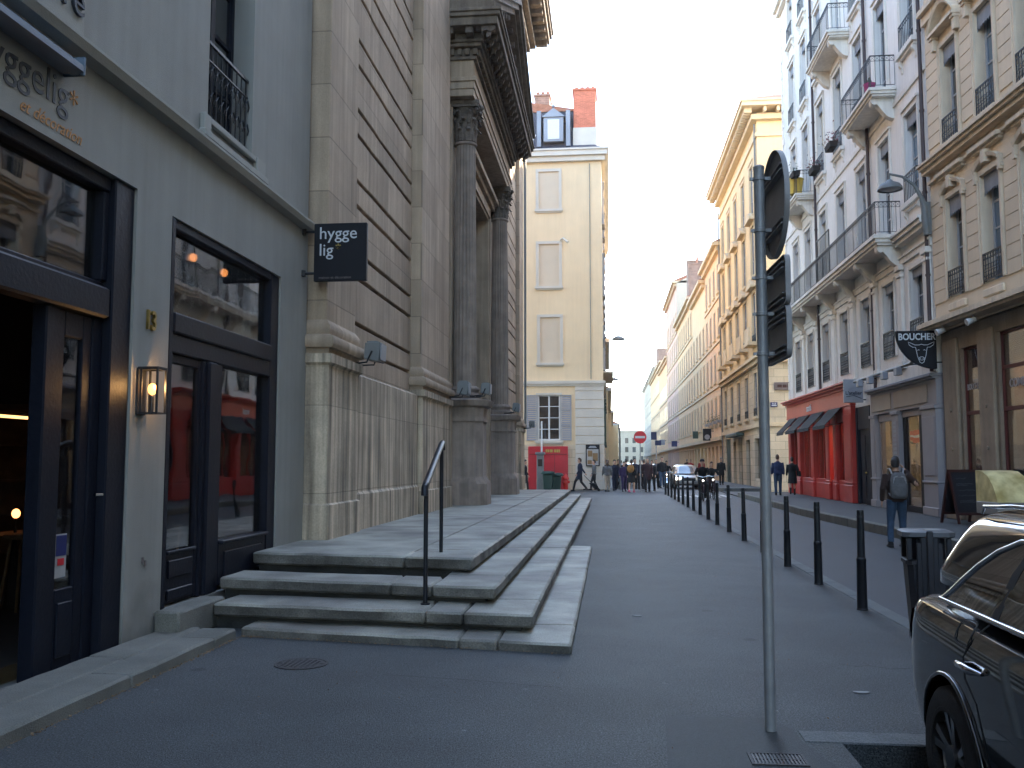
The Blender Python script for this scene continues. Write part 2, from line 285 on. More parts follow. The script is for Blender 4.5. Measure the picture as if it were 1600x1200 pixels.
class MB:
    """mesh builder: several solid shapes collected into one mesh"""
    def __init__(s): s.v = []; s.f = []
    def add(s, vs, fs):
        n = len(s.v); s.v += [tuple(p) for p in vs]; s.f += [tuple(i + n for i in f) for f in fs]; return s
    def quad(s, a, b, c, d): return s.add([a, b, c, d], [(0, 1, 2, 3)])
    def box(s, x0, x1, y0, y1, z0, z1):
        if x0 > x1: x0, x1 = x1, x0
        if y0 > y1: y0, y1 = y1, y0
        if z0 > z1: z0, z1 = z1, z0
        return s.add([(x0, y0, z0), (x1, y0, z0), (x1, y1, z0), (x0, y1, z0), (x0, y0, z1), (x1, y0, z1), (x1, y1, z1), (x0, y1, z1)],
                     [(0, 3, 2, 1), (4, 5, 6, 7), (0, 1, 5, 4), (1, 2, 6, 5), (2, 3, 7, 6), (3, 0, 4, 7)])
    def cbox(s, x0, x1, y0, y1, z0, z1, c=0.01):
        """box with chamfered edges"""
        if x0 > x1: x0, x1 = x1, x0
        if y0 > y1: y0, y1 = y1, y0
        if z0 > z1: z0, z1 = z1, z0
        pts = []
        for z, k in ((z0, c), (z0 + c, 0), (z1 - c, 0), (z1, c)):
            a0, a1, b0, b1 = x0 + k, x1 - k, y0 + k, y1 - k
            pts.append([(a0 + c, b0, z), (a1 - c, b0, z), (a1, b0 + c, z), (a1, b1 - c, z), (a1 - c, b1, z), (a0 + c, b1, z), (a0, b1 - c, z), (a0, b0 + c, z)])
        return s.loft(pts, True, True)
    def loft(s, rings, cap0=False, cap1=False, closed=True):
        n = len(rings[0]); vs = [p for r in rings for p in r]; fs = []
        for i in range(len(rings) - 1):
            for j in range(n if closed else n - 1):
                k = (j + 1) % n
                fs.append((i * n + j, i * n + k, (i + 1) * n + k, (i + 1) * n + j))
        if cap0: fs.append(tuple(range(n - 1, -1, -1)))
        if cap1: fs.append(tuple((len(rings) - 1) * n + j for j in range(n)))
        return s.add(vs, fs)
    def prism(s, poly, axis, a, b):
        """extrude a 2D polygon; axis 'x': poly=(y,z), 'y': (x,z), 'z': (x,y)"""
        f = {'x': lambda p, t: (t, p[0], p[1]), 'y': lambda p, t: (p[0], t, p[1]), 'z': lambda p, t: (p[0], p[1], t)}[axis]
        return s.loft([[f(p, a) for p in poly], [f(p, b) for p in poly]], True, True)
    def tube(s, pts, r, n=8, cap=True):
        """tube along a polyline; r number or list"""
        pts = [Vector(p) for p in pts]; rings = []
        rr = r if isinstance(r, (list, tuple)) else [r] * len(pts)
        prev = None
        for i, p in enumerate(pts):
            d = (pts[min(i + 1, len(pts) - 1)] - pts[max(i - 1, 0)]).normalized()
            if prev is None:
                u = d.orthogonal().normalized()
            else:
                u = (prev - d * prev.dot(d));
                u = u.normalized() if u.length > 1e-6 else d.orthogonal().normalized()
            prev = u; v = d.cross(u)
            rings.append([tuple(p + (u * math.cos(2 * PI * k / n) + v * math.sin(2 * PI * k / n)) * rr[i]) for k in range(n)])
        return s.loft(rings, cap, cap)
    def lathe(s, prof, c=(0, 0), n=24, a0=0.0, sx=1.0, sy=1.0):
        """revolve profile [(r,z)] round the vertical through c"""
        rings = [[(c[0] + r * sx * math.cos(a0 + 2 * PI * k / n), c[1] + r * sy * math.sin(a0 + 2 * PI * k / n), z) for k in range(n)] for r, z in prof]
        return s.loft(rings, True, True)
    def ball(s, c, r, n=10, m=7, sx=1, sy=1, sz=1):
        rings = []
        for i in range(m + 1):
            t = PI * (0.02 + 0.96 * i / m) - PI / 2
            rings.append([(c[0] + r * sx * math.cos(t) * math.cos(2 * PI * k / n), c[1] + r * sy * math.cos(t) * math.sin(2 * PI * k / n), c[2] + r * sz * math.sin(t)) for k in range(n)])
        return s.loft(rings, True, True)
    def disc(s, c, r, axis, th, n=24):
        c = Vector(c); ax = Vector(axis).normalized()
        return s.tube([c - ax * th / 2, c + ax * th / 2], r, n)
    def mesh(s, name, off=(0, 0, 0)):
        me = bpy.data.meshes.new(name)
        me.from_pydata([(p[0] - off[0], p[1] - off[1], p[2] - off[2]) for p in s.v], [], s.f)
        bm = bmesh.new(); bm.from_mesh(me); bmesh.ops.recalc_face_normals(bm, faces=bm.faces); bm.to_mesh(me); bm.free()
        return me
    def build(s, name, m, parent=None, off=(0, 0, 0), loc=(0, 0, 0), smooth=0, bevel=0):
        me = s.mesh(name, off)
        return link(name, me, m, parent, loc, smooth, bevel)
def link(name, me, m, parent=None, loc=(0, 0, 0), smooth=0, bevel=0):
    if m is not None and not me.materials: me.materials.append(M[m])
    if smooth:
        bm = bmesh.new(); bm.from_mesh(me)
        if bevel:
            es = [e for e in bm.edges if len(e.link_faces) == 2 and e.calc_face_angle(0) > 0.6]
            bmesh.ops.bevel(bm, geom=es, offset=bevel, segments=2, affect='EDGES', clamp_overlap=True)
        for f in bm.faces: f.smooth = True
        for e in bm.edges: e.smooth = not (len(e.link_faces) == 2 and e.calc_face_angle(0) > R(smooth))
        bm.to_mesh(me); bm.free()
    elif bevel:
        bm = bmesh.new(); bm.from_mesh(me)
        es = [e for e in bm.edges if len(e.link_faces) == 2 and e.calc_face_angle(0) > 0.6]
        bmesh.ops.bevel(bm, geom=es, offset=bevel, segments=1, affect='EDGES', clamp_overlap=True)
        bm.to_mesh(me); bm.free()
    o = bpy.data.objects.new(name, me); COL.objects.link(o); o.parent = parent; o.location = loc
    return o
def weather(o, cut=0.16, amp=0.004, seed=0.0):
    """wear: subdivide the long edges and nudge every vertex a little"""
    from mathutils import noise
    bm = bmesh.new(); bm.from_mesh(o.data)
    for _ in range(4):
        es = [e for e in bm.edges if e.calc_length() > cut * 2]
        if not es: break
        bmesh.ops.subdivide_edges(bm, edges=es, cuts=1, use_grid_fill=True)
    for v in bm.verts:
        n = noise.noise_vector(v.co * 5.0 + Vector((seed, 0, 0))) * amp + noise.noise_vector(v.co * 23.0) * amp * 0.5; v.co += n
    for f in bm.faces: f.smooth = True
    for e in bm.edges: e.smooth = not (len(e.link_faces) == 2 and e.calc_face_angle(0) > R(40))
    bm.to_mesh(o.data); bm.free(); return o
def struct(name, mb, m, bevel=0, smooth=0):
    o = mb.build(name, m, bevel=bevel, smooth=smooth); o['kind'] = 'structure'; return o
def single(name, mb, m, label, cat, base, group=None, rotz=0, smooth=0, bevel=0):
    """a thing that is one mesh, built in world coordinates, origin at its base"""
    o = mb.build(name, m, None, off=base, loc=base, smooth=smooth, bevel=bevel)
    return tag(o, label, cat, group)
def text(name, s, size, m, parent, loc, rot=(0, 0, 0), ext=0.004, ax='LEFT', bold=0.0, shear=0.0, sx=1.0):
    c = bpy.data.curves.new(name, 'FONT'); c.body = s; c.size = size; c.extrude = ext; c.align_x = ax; c.offset = bold; c.shear = shear
    c.resolution_u = 3
    t = bpy.data.objects.new(name, c); COL.objects.link(t); bpy.context.view_layer.update()
    me = bpy.data.meshes.new_from_object(t.evaluated_get(bpy.context.evaluated_depsgraph_get()))
    bpy.data.objects.remove(t); me.name = name
    if sx != 1.0:
        for v in me.vertices: v.co.x *= sx
    me.materials.clear()
    o = link(name, me, m, parent, loc); o.rotation_euler = rot
    return o
FR = (PI / 2, 0, 0)      # text standing in a facade plane (local x along, z up, read from -y)

# ------------------------------------------------------------------ facade toolkit (local frame: x along the wall, y into it, z up)
def wall(x0, x1, z0, z1, holes, reveal=0.28, depth=None, y=0.0, mb=None):
    mb = mb or MB()
    xs = sorted({x0, x1} | {h[0] for h in holes} | {h[1] for h in holes}); zs = sorted({z0, z1} | {h[2] for h in holes} | {h[3] for h in holes})
    xs = [a for a in xs if x0 <= a <= x1]; zs = [a for a in zs if z0 <= a <= z1]
    def inh(cx, cz): return any(h[0] < cx < h[1] and h[2] < cz < h[3] for h in holes)
    for j in range(len(zs) - 1):
        run = None
        for i in range(len(xs)):
            solid = i < len(xs) - 1 and not inh((xs[i] + xs[i + 1]) / 2, (zs[j] + zs[j + 1]) / 2)
            if solid and run is None: run = xs[i]
            if not solid and run is not None:
                mb.quad((run, y, zs[j]), (xs[i], y, zs[j]), (xs[i], y, zs[j + 1]), (run, y, zs[j + 1])); run = None
    for a, b, c, d in holes:
        r = y + reveal
        mb.quad((a, y, c), (a, r, c), (a, r, d), (a, y, d)); mb.quad((b, y, c), (b, y, d), (b, r, d), (b, r, c))
        mb.quad((a, y, d), (a, r, d), (b, r, d), (b, y, d)); mb.quad((a, y, c), (b, y, c), (b, r, c), (a, r, c))
    if depth:
        mb.quad((x0, y, z0), (x0, y, z1), (x0, y + depth, z1), (x0, y + depth, z0)); mb.quad((x1, y, z0), (x1, y + depth, z0), (x1, y + depth, z1), (x1, y, z1))
        mb.quad((x0, y, z1), (x1, y, z1), (x1, y + depth, z1), (x0, y + depth, z1)); mb.quad((x0, y + depth, z0), (x0, y + depth, z1), (x1, y + depth, z1), (x1, y + depth, z0))
    return mb
_cache = {}
def cached(key, fn):
    if key not in _cache: _cache[key] = fn()
    return _cache[key]
def frame_mesh(w, h, nz=3, double=True, t=0.07, mull=0.045):
    def f():
        mb = MB(); hw = w / 2
        mb.box(-hw, -hw + t, 0, 0.06, 0, h).box(hw - t, hw, 0, 0.06, 0, h).box(-hw + t, hw - t, 0, 0.06, h - t, h).box(-hw + t, hw - t, 0, 0.06, 0, t * 1.4)
        if double: mb.box(-t * 0.7, t * 0.7, -0.012, 0.05, t * 1.4, h - t)
        for k in range(1, nz):
            z = h * k / nz
            if double: mb.box(-hw + t, -t * 0.7, 0.01, 0.045, z - mull / 2, z + mull / 2).box(t * 0.7, hw - t, 0.01, 0.045, z - mull / 2, z + mull / 2)
            else: mb.box(-hw + t, hw - t, 0.01, 0.045, z - mull / 2, z + mull / 2)
        return mb.mesh('window')
    return cached(('fr', round(w, 2), round(h, 2), nz, double, t), f)
def pane_mesh(w, h):
    def f(): return MB().box(-w / 2 + 0.03, w / 2 - 0.03, 0.030, 0.036, 0.03, h - 0.03).mesh('pane')
    return cached(('pn', round(w, 2), round(h, 2)), f)
def surround_mesh(w, h, t=0.16, d=0.05, sill=True, head=True):
    def f():
        mb = MB(); hw = w / 2
        mb.box(-hw - t, -hw - 0.003, -d, 0.0, 0, h + t).box(hw + 0.003, hw + t, -d, 0, 0, h + t).box(-hw - 0.003, hw + 0.003, -d, 0, h + 0.003, h + t)
        mb.box(-hw - t - 0.002, -hw - t + 0.04, -d - 0.02, 0, 0, h + t + 0.002).box(hw + t - 0.04, hw + t + 0.002, -d - 0.02, 0, 0, h + t + 0.002)
        if sill: mb.box(-hw - t - 0.06, hw + t + 0.06, -d - 0.12, 0.0, -0.14, -0.002).box(-hw - t, hw + t, -d - 0.05, 0.0, -0.22, -0.142)
        if head: mb.box(-hw - t - 0.03, hw + t + 0.03, -d - 0.05, 0, h + t + 0.004, h + t + 0.07)
        return mb.mesh('surround')
    return cached(('su', round(w, 2), round(h, 2), t, d, sill, head), f)
def grille_mesh(w, h=0.8, style=0, d=0.16):
    """ornate iron window guard: rails, bars, scroll rings"""
    def f():
        mb = MB(); hw = w / 2; y = -d
        mb.box(-hw, hw, y - 0.012, y + 0.012, h - 0.03, h).box(-hw, hw, y - 0.01, y + 0.01, 0.04, 0.06).box(-hw, hw, y - 0.008, y + 0.008, h - 0.16, h - 0.145)
        for e in (-hw, hw - 0.02): mb.box(e, e + 0.02, y - 0.01, 0.02, 0.045, 0.065).box(e, e + 0.02, y - 0.01, 0.02, h - 0.03, h - 0.01).box(e, e + 0.02, y - 0.01, y + 0.01, 0, h)
        n = max(4, int(w / 0.125)); st = (2 * hw) / n
        for k in range(1, n): mb.box(-hw + k * st - 0.007, -hw + k * st + 0.007, y - 0.007, y + 0.007, 0.05, h - 0.02)
        for k in range(n):
            cx = -hw + (k + 0.5) * st
            for cz, rr in ((h - 0.088, min(0.05, st * 0.42)),) + (((h * 0.52, st * 0.44), (h * 0.30, st * 0.44), (h * 0.16, st * 0.35)) if style else ()):
                ring = [(cx + rr * math.cos(2 * PI * q / 8), y, cz + rr * math.sin(2 * PI * q / 8)) for q in range(9)]
                mb.tube(ring, 0.008 if style else 0.006, 4, False)
        return mb.mesh('window_guard')
    return cached(('gr', round(w, 2), h, style, d), f)
def valance_mesh(w, h=0.4, teeth=9, arch=0.0):
    """scalloped metal valance hiding the rolled blind"""
    def f():
        mb = MB(); hw = w / 2; n = teeth * 4; top = []; bot = []
        for k in range(n + 1):
            u = k / n; x = -hw + w * u
            bot.append((x, -h + 0.07 * abs(math.sin(PI * u * teeth)) * (1 if True else 0) - 0.0 + arch * 0.5 * (1 - (2 * u - 1) ** 2)))
            top.append((x, arch * (1 - (2 * u - 1) ** 2)))
        for k in range(n):
            a, b, c, d = bot[k], bot[k + 1], top[k + 1], top[k]
            mb.add([(a[0], 0.0, a[1]), (b[0], 0.0, b[1]), (c[0], 0.0, c[1]), (d[0], 0.0, d[1]), (a[0], 0.012, a[1]), (b[0], 0.012, b[1]), (c[0], 0.012, c[1]), (d[0], 0.012, d[1])],
                   [(0, 1, 2, 3), (7, 6, 5, 4), (0, 4, 5, 1), (3, 2, 6, 7)])
        return mb.mesh('valance')
    return cached(('va', round(w, 2), round(h, 2), teeth, arch), f)
def each(root, name, m, *bx):
    for b_ in bx: MB().box(*b_).build(name, m, root)
def inst(me, name, m, parent, loc=(0, 0, 0)):
    o = bpy.data.objects.new(name, me)
    if not me.materials: me.materials.append(M[m])
    COL.objects.link(o); o.parent = parent; o.location = loc
    if me.materials[0] is not M[m]:
        o.material_slots[0].link = 'OBJECT'; o.material_slots[0].material = M[m]
    return o
def window(root, cx, z, w, h, dep=0.16, nz=3, double=True, fm='window_frame', gm='glass_dark', sur=None, guard=None, val=None, valm='lambrequin', shut=None, curtain=False):
    f = inst(frame_mesh(w, h, nz, double), 'window', fm, root, (cx, dep, z))
    inst(pane_mesh(w, h), 'pane', gm, f)
    if sur: inst(surround_mesh(w, h, *sur[1:]), 'surround', sur[0], f, (0, -dep, 0))
    if guard is not None: inst(grille_mesh(w, *guard), 'window_guard', 'black_iron', f, (0, -dep, 0))
    if val: inst(valance_mesh(w, *val), 'valance', valm, f, (0, -dep + 0.06, h))
    if shut:
        for s in (-1, 1):
            me = cached(('sh', round(w, 2), round(h, 2)), lambda: shutter_mb(w / 2, h).mesh('shutter'))
            inst(me, 'shutter', shut, f, (s * (w * 0.75 + 0.03), -dep - 0.03, 0))
    return f
def shutter_mb(w, h, slats=True):
    mb = MB(); hw = w / 2; t = 0.07
    mb.box(-hw, -hw + t, -0.02, 0.02, 0, h).box(hw - t, hw, -0.02, 0.02, 0, h)
    for z in (0, h / 3 - t / 2, 2 * h / 3 - t / 2, h - t): mb.box(-hw + t, hw - t, -0.02, 0.02, z, z + t)
    n = int(h / 0.12)
    for k in range(n):
        z = k * h / n + 0.03
        mb.add([(-hw + t, -0.012, z), (hw - t, -0.012, z), (hw - t, 0.012, z + 0.09), (-hw + t, 0.012, z + 0.09)], [(0, 1, 2, 3)])
    return mb
def balcony(root, x0, x1, z, out, brackets, slab_m='white_trim', th=0.22, h=1.0, sides=True, nb=None):
    s = MB(); s.box(x0 - 0.02, x1 + 0.02, -out - 0.03, 0, z - th * 0.4, z).box(x0 + 0.03, x1 - 0.03, -out + 0.03, 0, z - th * 0.8, z - th * 0.4 - 0.001).box(x0 + 0.08, x1 - 0.08, -out + 0.09, 0, z - th * 1.1, z - th * 0.8 - 0.001)
    b = s.build('balcony', slab_m, root)
    r = MB(); y = -out + 0.05
    def run(p, q):
        p = Vector(p); q = Vector(q); L = (q - p).length; n = max(2, int(L / 0.12)); d = (q - p) / n
        for zz, rr in ((h, 0.02), (h - 0.16, 0.009), (0.08, 0.011)): r.tube([p + Vector((0, 0, zz)), q + Vector((0, 0, zz))], rr, 4)
        for k in range(n + 1):
            a = p + d * k; r.tube([a + Vector((0, 0, 0 if k % 9 == 0 else 0.08)), a + Vector((0, 0, h))], 0.014 if k % 9 == 0 else 0.008, 4)
            if k < n:
                r.tube([a + Vector((0, 0, h - 0.15)), a + d + Vector((0, 0, h - 0.01))], 0.005, 3, False); r.tube([a + Vector((0, 0, h - 0.01)), a + d + Vector((0, 0, h - 0.15))], 0.005, 3, False)
    run((x0 + 0.04, y, z), (x1 - 0.04, y, z))
    if sides: run((x0 + 0.04, y, z), (x0 + 0.04, -0.02, z)); run((x1 - 0.04, y, z), (x1 - 0.04, -0.02, z))
    r.build('railing', 'black_iron', b)
    for bx in brackets:
        k = MB(); n = 10; prof = []
        for i in range(n + 1):
            a = i / n; prof.append((-out * 0.86 * (1 - a) ** 0.9, z - th * 1.1 - 0.10 - 0.55 * a + 0.06 * math.sin(a * 2 * PI)))
        poly = [(-out * 0.86, z - th * 1.1 - 0.002)] + prof + [(0, z - th * 1.1 - 0.65), (0, z - th * 1.1 - 0.002)]
        poly = [p for i, p in enumerate(poly) if i == 0 or (abs(p[0] - poly[i - 1][0]) + abs(p[1] - poly[i - 1][1])) > 1e-4]
        k.prism(poly, 'x', bx - 0.13, bx + 0.13)
        k.tube([(bx - 0.15, -out * 0.74, z - th * 1.1 - 0.12), (bx + 0.15, -out * 0.74, z - th * 1.1 - 0.12)], 0.09, 10)
        k.build('bracket', slab_m, b)
    return b
# ------------------------------------------------------------------ ground, road, pavements
struct('ground', MB().quad((-600, -300, -0.30), (600, -300, -0.30), (600, 900, -0.30), (-600, 900, -0.30)), 'asphalt_patch')
def kx(y):      # right-hand kerb line
    pts = [(-20, 7.6), (5, 6.9), (17.3, 6.38), (30, 5.95), (54, 6.3), (120, 6.3), (400, 9.8)]
    for (a, xa), (b, xb) in zip(pts, pts[1:]):
        if a <= y <= b: return xa + (xb - xa) * (y - a) / (b - a)
    return pts[-1][1]
ys_ = [-20, 0, 5, 17.3, 30, 46, 54, 120, 400]
rd = MB(); lo = [(2.95, y) for y in (-20, 46)] + [(2.6, 56), (2.2, 120), (5.6, 400)]
rd.prism([(2.95, -20), (kx(-20), -20), (kx(5), 5), (kx(17.3), 17.3), (kx(30), 30), (kx(54), 54), (kx(120), 120), (kx(400), 400), (5.6, 400), (2.2, 120), (2.6, 56), (2.95, 44)], 'z', -0.29, -0.10)
struct('road', rd, 'road_asphalt')
pv = MB().prism([(-3.95, -20), (1.27, -20), (1.27, 5.42), (2.75, 5.42), (2.75, 44), (-3.95, 44)], 'z', -0.28, 0.0)
struct('pavement', pv, 'asphalt')
struct('parking_bay', MB().box(1.275, 2.945, -20, 5.415, -0.26, -0.175), 'road_asphalt')
cr = MB().prism([(-60, 40.5), (-3.96, 40.5), (-3.96, 44.005), (2.8, 44.005), (2.6, 56), (2.4, 57.5), (-0.3, 57.5), (-0.3, 53.8), (-60, 53.8)], 'z', -0.27, -0.03)
struct('side_street_paving', cr, 'asphalt')
struct('side_street', MB().box(kx(50) + 0.02, 80, 46.6, 53.2, -0.28, -0.06), 'road_asphalt')
lp = MB().prism([(-0.3, 57.52), (2.4, 57.52), (2.0, 120), (5.3, 400), (2.5, 400), (-0.3, 120)], 'z', -0.28, 0.0)
struct('far_pavement', lp, 'asphalt')
# right-hand pavement
rp = MB()
rp.prism([(kx(-20) + 0.19, -20), (14, -20), (9.6, 12), (8.78, 25.3), (8.78, 46.5), (kx(46) + 0.19, 46.5), (kx(30) + 0.19, 30), (kx(17.3) + 0.19, 17.3), (kx(5) + 0.19, 5)], 'z', -0.28, 0.115)
rp.prism([(kx(54) + 0.19, 53.4), (8.78, 53.4), (8.78, 120), (13.0, 400), (kx(400) + 0.19, 400), (kx(120) + 0.19, 120)], 'z', -0.28, 0.115)
struct('right_pavement', rp, 'asphalt_patch')
def stones(mb, p, q, wv, z0, z1, L=1.3, gap=0.006, seed=1, ext=0.0):
    """a run of separate stones from p to q, width vector wv"""
    rnd = random.Random(seed); p = Vector((p[0], p[1], 0)); q = Vector((q[0], q[1], 0)); wv = Vector((wv[0], wv[1], 0)); T = (q - p).length; d = (q - p) / T; t = 0
    while t < T - 0.05:
        l = min(L * rnd.uniform(0.75, 1.25), T - t)
        if T - t - l < 0.3: l = T - t
        a = p + d * (t + gap / 2); b = p + d * (t + l - gap / 2); dz = rnd.uniform(-0.003, 0.003)
        w0 = wv * 0.0
        r = [a, b, b + wv, a + wv]
        mb.loft([[(v.x, v.y, z0) for v in r], [(v.x, v.y, z1 + dz) for v in r]], True, True); t += l
    return mb
k = MB()
for a, b in zip(ys_[:-1], ys_[1:]):
    if a >= 46 and b <= 54: continue
    stones(k, (kx(a), a), (kx(b), b), (0.19, 0), -0.28, 0.12, 1.1, seed=a + 50)
struct('right_kerb', k, 'kerb_stone', bevel=0.02)
k = MB(); stones(k, (2.755, 5.42), (2.755, 44), (0.19, 0), -0.28, 0.004, 1.2, seed=4)
struct('left_kerb', k, 'bay_kerb_stone', bevel=0.012)
k = MB(); stones(k, (1.06, 5.424), (2.75, 5.424), (0, 0.23), -0.2, 0.006, 1.0, seed=9)
struct('bay_kerb', k, 'bay_kerb_stone', bevel=0.012)
k = MB(); stones(k, (-3.62, -6), (-3.62, 8.05), (0.32, 0), -0.1, 0.09, 1.35, seed=3)
stones(k, (-3.94, -6), (-3.94, 8.05), (0.315, 0), -0.1, 0.094, 1.7, seed=5)
weather(struct('shop_kerb', k, 'kerb_stone', bevel=0.018), 0.2, 0.005, 3)
struct('asphalt_repair', MB().prism([(0.33, 5.87), (0.92, 5.9), (1.05, 5.66), (1.055, 5.42), (1.22, 4.6), (0.25, 4.2)], 'z', -0.01, 0.006), 'asphalt_patch')
cr = MB(); pts = [(-1.66, 6.78), (-1.3, 6.73), (-0.9, 6.66), (-0.6, 6.58), (-0.35, 6.53)]
for a, b in zip(pts, pts[1:]): cr.add([(a[0], a[1], 0.004), (b[0], b[1], 0.004), (b[0], b[1] + 0.008, 0.004), (a[0], a[1] + 0.008, 0.004)], [(0, 1, 2, 3)])
pts = [(1.75, 7.5), (1.86, 7.42), (1.95, 7.46), (2.1, 7.36), (2.25, 7.4)]
for a, b in zip(pts, pts[1:]): cr.add([(a[0], a[1], 0.004), (b[0], b[1], 0.004), (b[0], b[1] + 0.01, 0.004), (a[0], a[1] + 0.01, 0.004)], [(0, 1, 2, 3)])
struct('pavement_cracks', cr, 'rubber')
zb = MB()
for i in range(6):
    x = 3.25 + i * 0.46; zb.box(x, x + 0.24, 45.2, 48.6, -0.098, -0.094)
struct('zebra_crossing', zb, 'road_white')
struct('stop_line', MB().box(3.1, 5.6, 49.6, 49.9, -0.098, -0.094), 'road_white')
# manhole
t = thing('manhole_cover', 'round dark iron manhole cover in the asphalt before the stone steps', 'manhole', (-2.38, 7.08, 0))
mb = MB().lathe([(0.0, 0.002), (0.182, 0.002), (0.182, 0.007), (0.0, 0.007)], n=40)
for i in range(-4, 5):
    for j in range(-4, 5):
        if math.hypot(i, j) < 4.1: mb.box(i * 0.040 - 0.012, i * 0.040 + 0.012, j * 0.040 - 0.012, j * 0.040 + 0.012, 0.006, 0.0095)
mb.build('cover', 'manhole_iron', t)
MB().loft([[(r_ * math.cos(a), r_ * math.sin(a), z_) for a in [2 * PI * k / 40 for k in range(40)]] for r_, z_ in ((0.186, 0.001), (0.186, 0.007), (0.205, 0.007), (0.205, 0.001))]).build('rim', 'manhole_iron', t)
# drain grate near the pole
t = thing('drain_grate', 'small rectangular iron drain grate in the dark asphalt patch by the pole', 'grate', (0.86, 5.08, 0))
mb = MB(); mb.box(-0.145, 0.145, -0.10, -0.085, 0.0, 0.014).box(-0.145, 0.145, 0.085, 0.10, 0.0, 0.014).box(-0.145, -0.13, -0.085, 0.085, 0.0, 0.014).box(0.13, 0.145, -0.085, 0.085, 0, 0.014)
mb.build('rim', 'manhole_iron', t)
mb = MB()
for i in range(14): mb.box(-0.126 + i * 0.0187, -0.116 + i * 0.0187, -0.085, 0.085, 0.0, 0.012)
mb.box(-0.13, 0.13, -0.004, 0.004, 0, 0.0125); mb.build('bars', 'bin_grey', t)
# scraps of litter
for (x, y, a, s), lab in zip([(0.27, 9.6, 0.4, 0.05), (1.02, 6.05, 0.2, 0.015), (1.68, 6.6, 0.1, 0.055)],
                             ['white scrap of paper on the open asphalt beyond the bottom slab', 'tiny white scrap of paper beside the grey pole', 'pale flattened stub of litter on the asphalt between the pole and the black car']):
    mb = MB(); n = 8
    mb.loft([[(x + s * (1 + 0.3 * math.sin(3 * q)) * math.cos(q + a), y + s * 0.5 * (1 + 0.2 * math.cos(2 * q)) * math.sin(q + a), z) for q in [2 * PI * k / n for k in range(n)]] for z in (0.003, 0.009)], True, True)
    single('litter', mb, 'paper', lab, 'litter', (x, y, 0), 'scraps of litter on the pavement')

# ------------------------------------------------------------------ church steps
st = thing('stone_steps', 'wide flight of worn grey stone steps before the church, wrapping round its corner', 'steps', (-2.4, 20, 0))
off = (-2.4, 20, 0)
def step(Lf, corner, yfar, ztop, th, wid, seed, recess=0.11, name='step'):
    """Lf = left front point, corner = front right corner; side runs to yfar"""
    mb = MB(); d = Vector((corner[0] - Lf[0], corner[1] - Lf[1])); n_ = Vector((-d.y, d.x)).normalized() * wid
    stones(mb, Lf, (corner[0] - wid, corner[1] + (Lf[1] - corner[1]) * wid / (corner[0] - Lf[0])), (0, wid), ztop - th, ztop, 2.1, gap=0.002, seed=seed)
    # corner stone
    c0 = corner[0] - wid + 0.006; cy = corner[1] + (Lf[1] - corner[1]) * wid / (corner[0] - Lf[0])
    mb.loft([[(c0, cy, z), (corner[0], corner[1], z), (corner[0], corner[1] + 0.9, z), (c0, corner[1] + 0.9, z)] for z in (ztop - th, ztop)], True, True)
    stones(mb, (corner[0], corner[1] + 0.906), (corner[0], yfar), (-wid, 0), ztop - th, ztop, 2.6, gap=0.003, seed=seed + 7)
    mb.v = [(x - off[0], y - off[1], z) for x, y, z in mb.v]
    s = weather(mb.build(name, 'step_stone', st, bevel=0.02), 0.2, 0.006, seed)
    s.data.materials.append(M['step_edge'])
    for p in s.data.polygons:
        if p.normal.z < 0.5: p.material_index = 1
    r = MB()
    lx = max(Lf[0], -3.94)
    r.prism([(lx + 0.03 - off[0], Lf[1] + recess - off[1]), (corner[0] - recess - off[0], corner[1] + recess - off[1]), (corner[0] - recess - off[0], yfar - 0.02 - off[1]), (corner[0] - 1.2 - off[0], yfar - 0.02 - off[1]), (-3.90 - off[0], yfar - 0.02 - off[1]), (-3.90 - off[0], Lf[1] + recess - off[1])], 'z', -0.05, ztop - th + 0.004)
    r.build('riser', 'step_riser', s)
    return s
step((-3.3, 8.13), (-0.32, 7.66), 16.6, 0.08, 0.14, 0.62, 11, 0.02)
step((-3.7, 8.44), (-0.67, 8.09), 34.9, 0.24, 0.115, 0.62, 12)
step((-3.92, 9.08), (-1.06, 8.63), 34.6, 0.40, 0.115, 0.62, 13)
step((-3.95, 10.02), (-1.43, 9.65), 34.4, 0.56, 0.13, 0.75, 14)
pl = MB()
def gx(v): return (v[0] - off[0], v[1] - off[1])
pl.prism([gx(p) for p in [(-3.95, 10.75), (-2.19, 10.38), (-2.19, 34.35), (-5.6, 34.35), (-5.6, 11.8), (-3.95, 11.8)]], 'z', 0.3, 0.557)
pl.build('landing', 'step_stone', st)
# low stone block under the shop window
mb = MB(); stones(mb, (-3.94, 7.76), (-3.94, 8.72), (0.24, 0), 0.0, 0.265, 0.6, seed=2)
weather(single('stone_block', mb, 'kerb_stone', 'low stone block at the foot of the dark blue shop window beside the steps', 'stone block', (-3.82, 8.2, 0.09), bevel=0.02), 0.1, 0.006, 1)
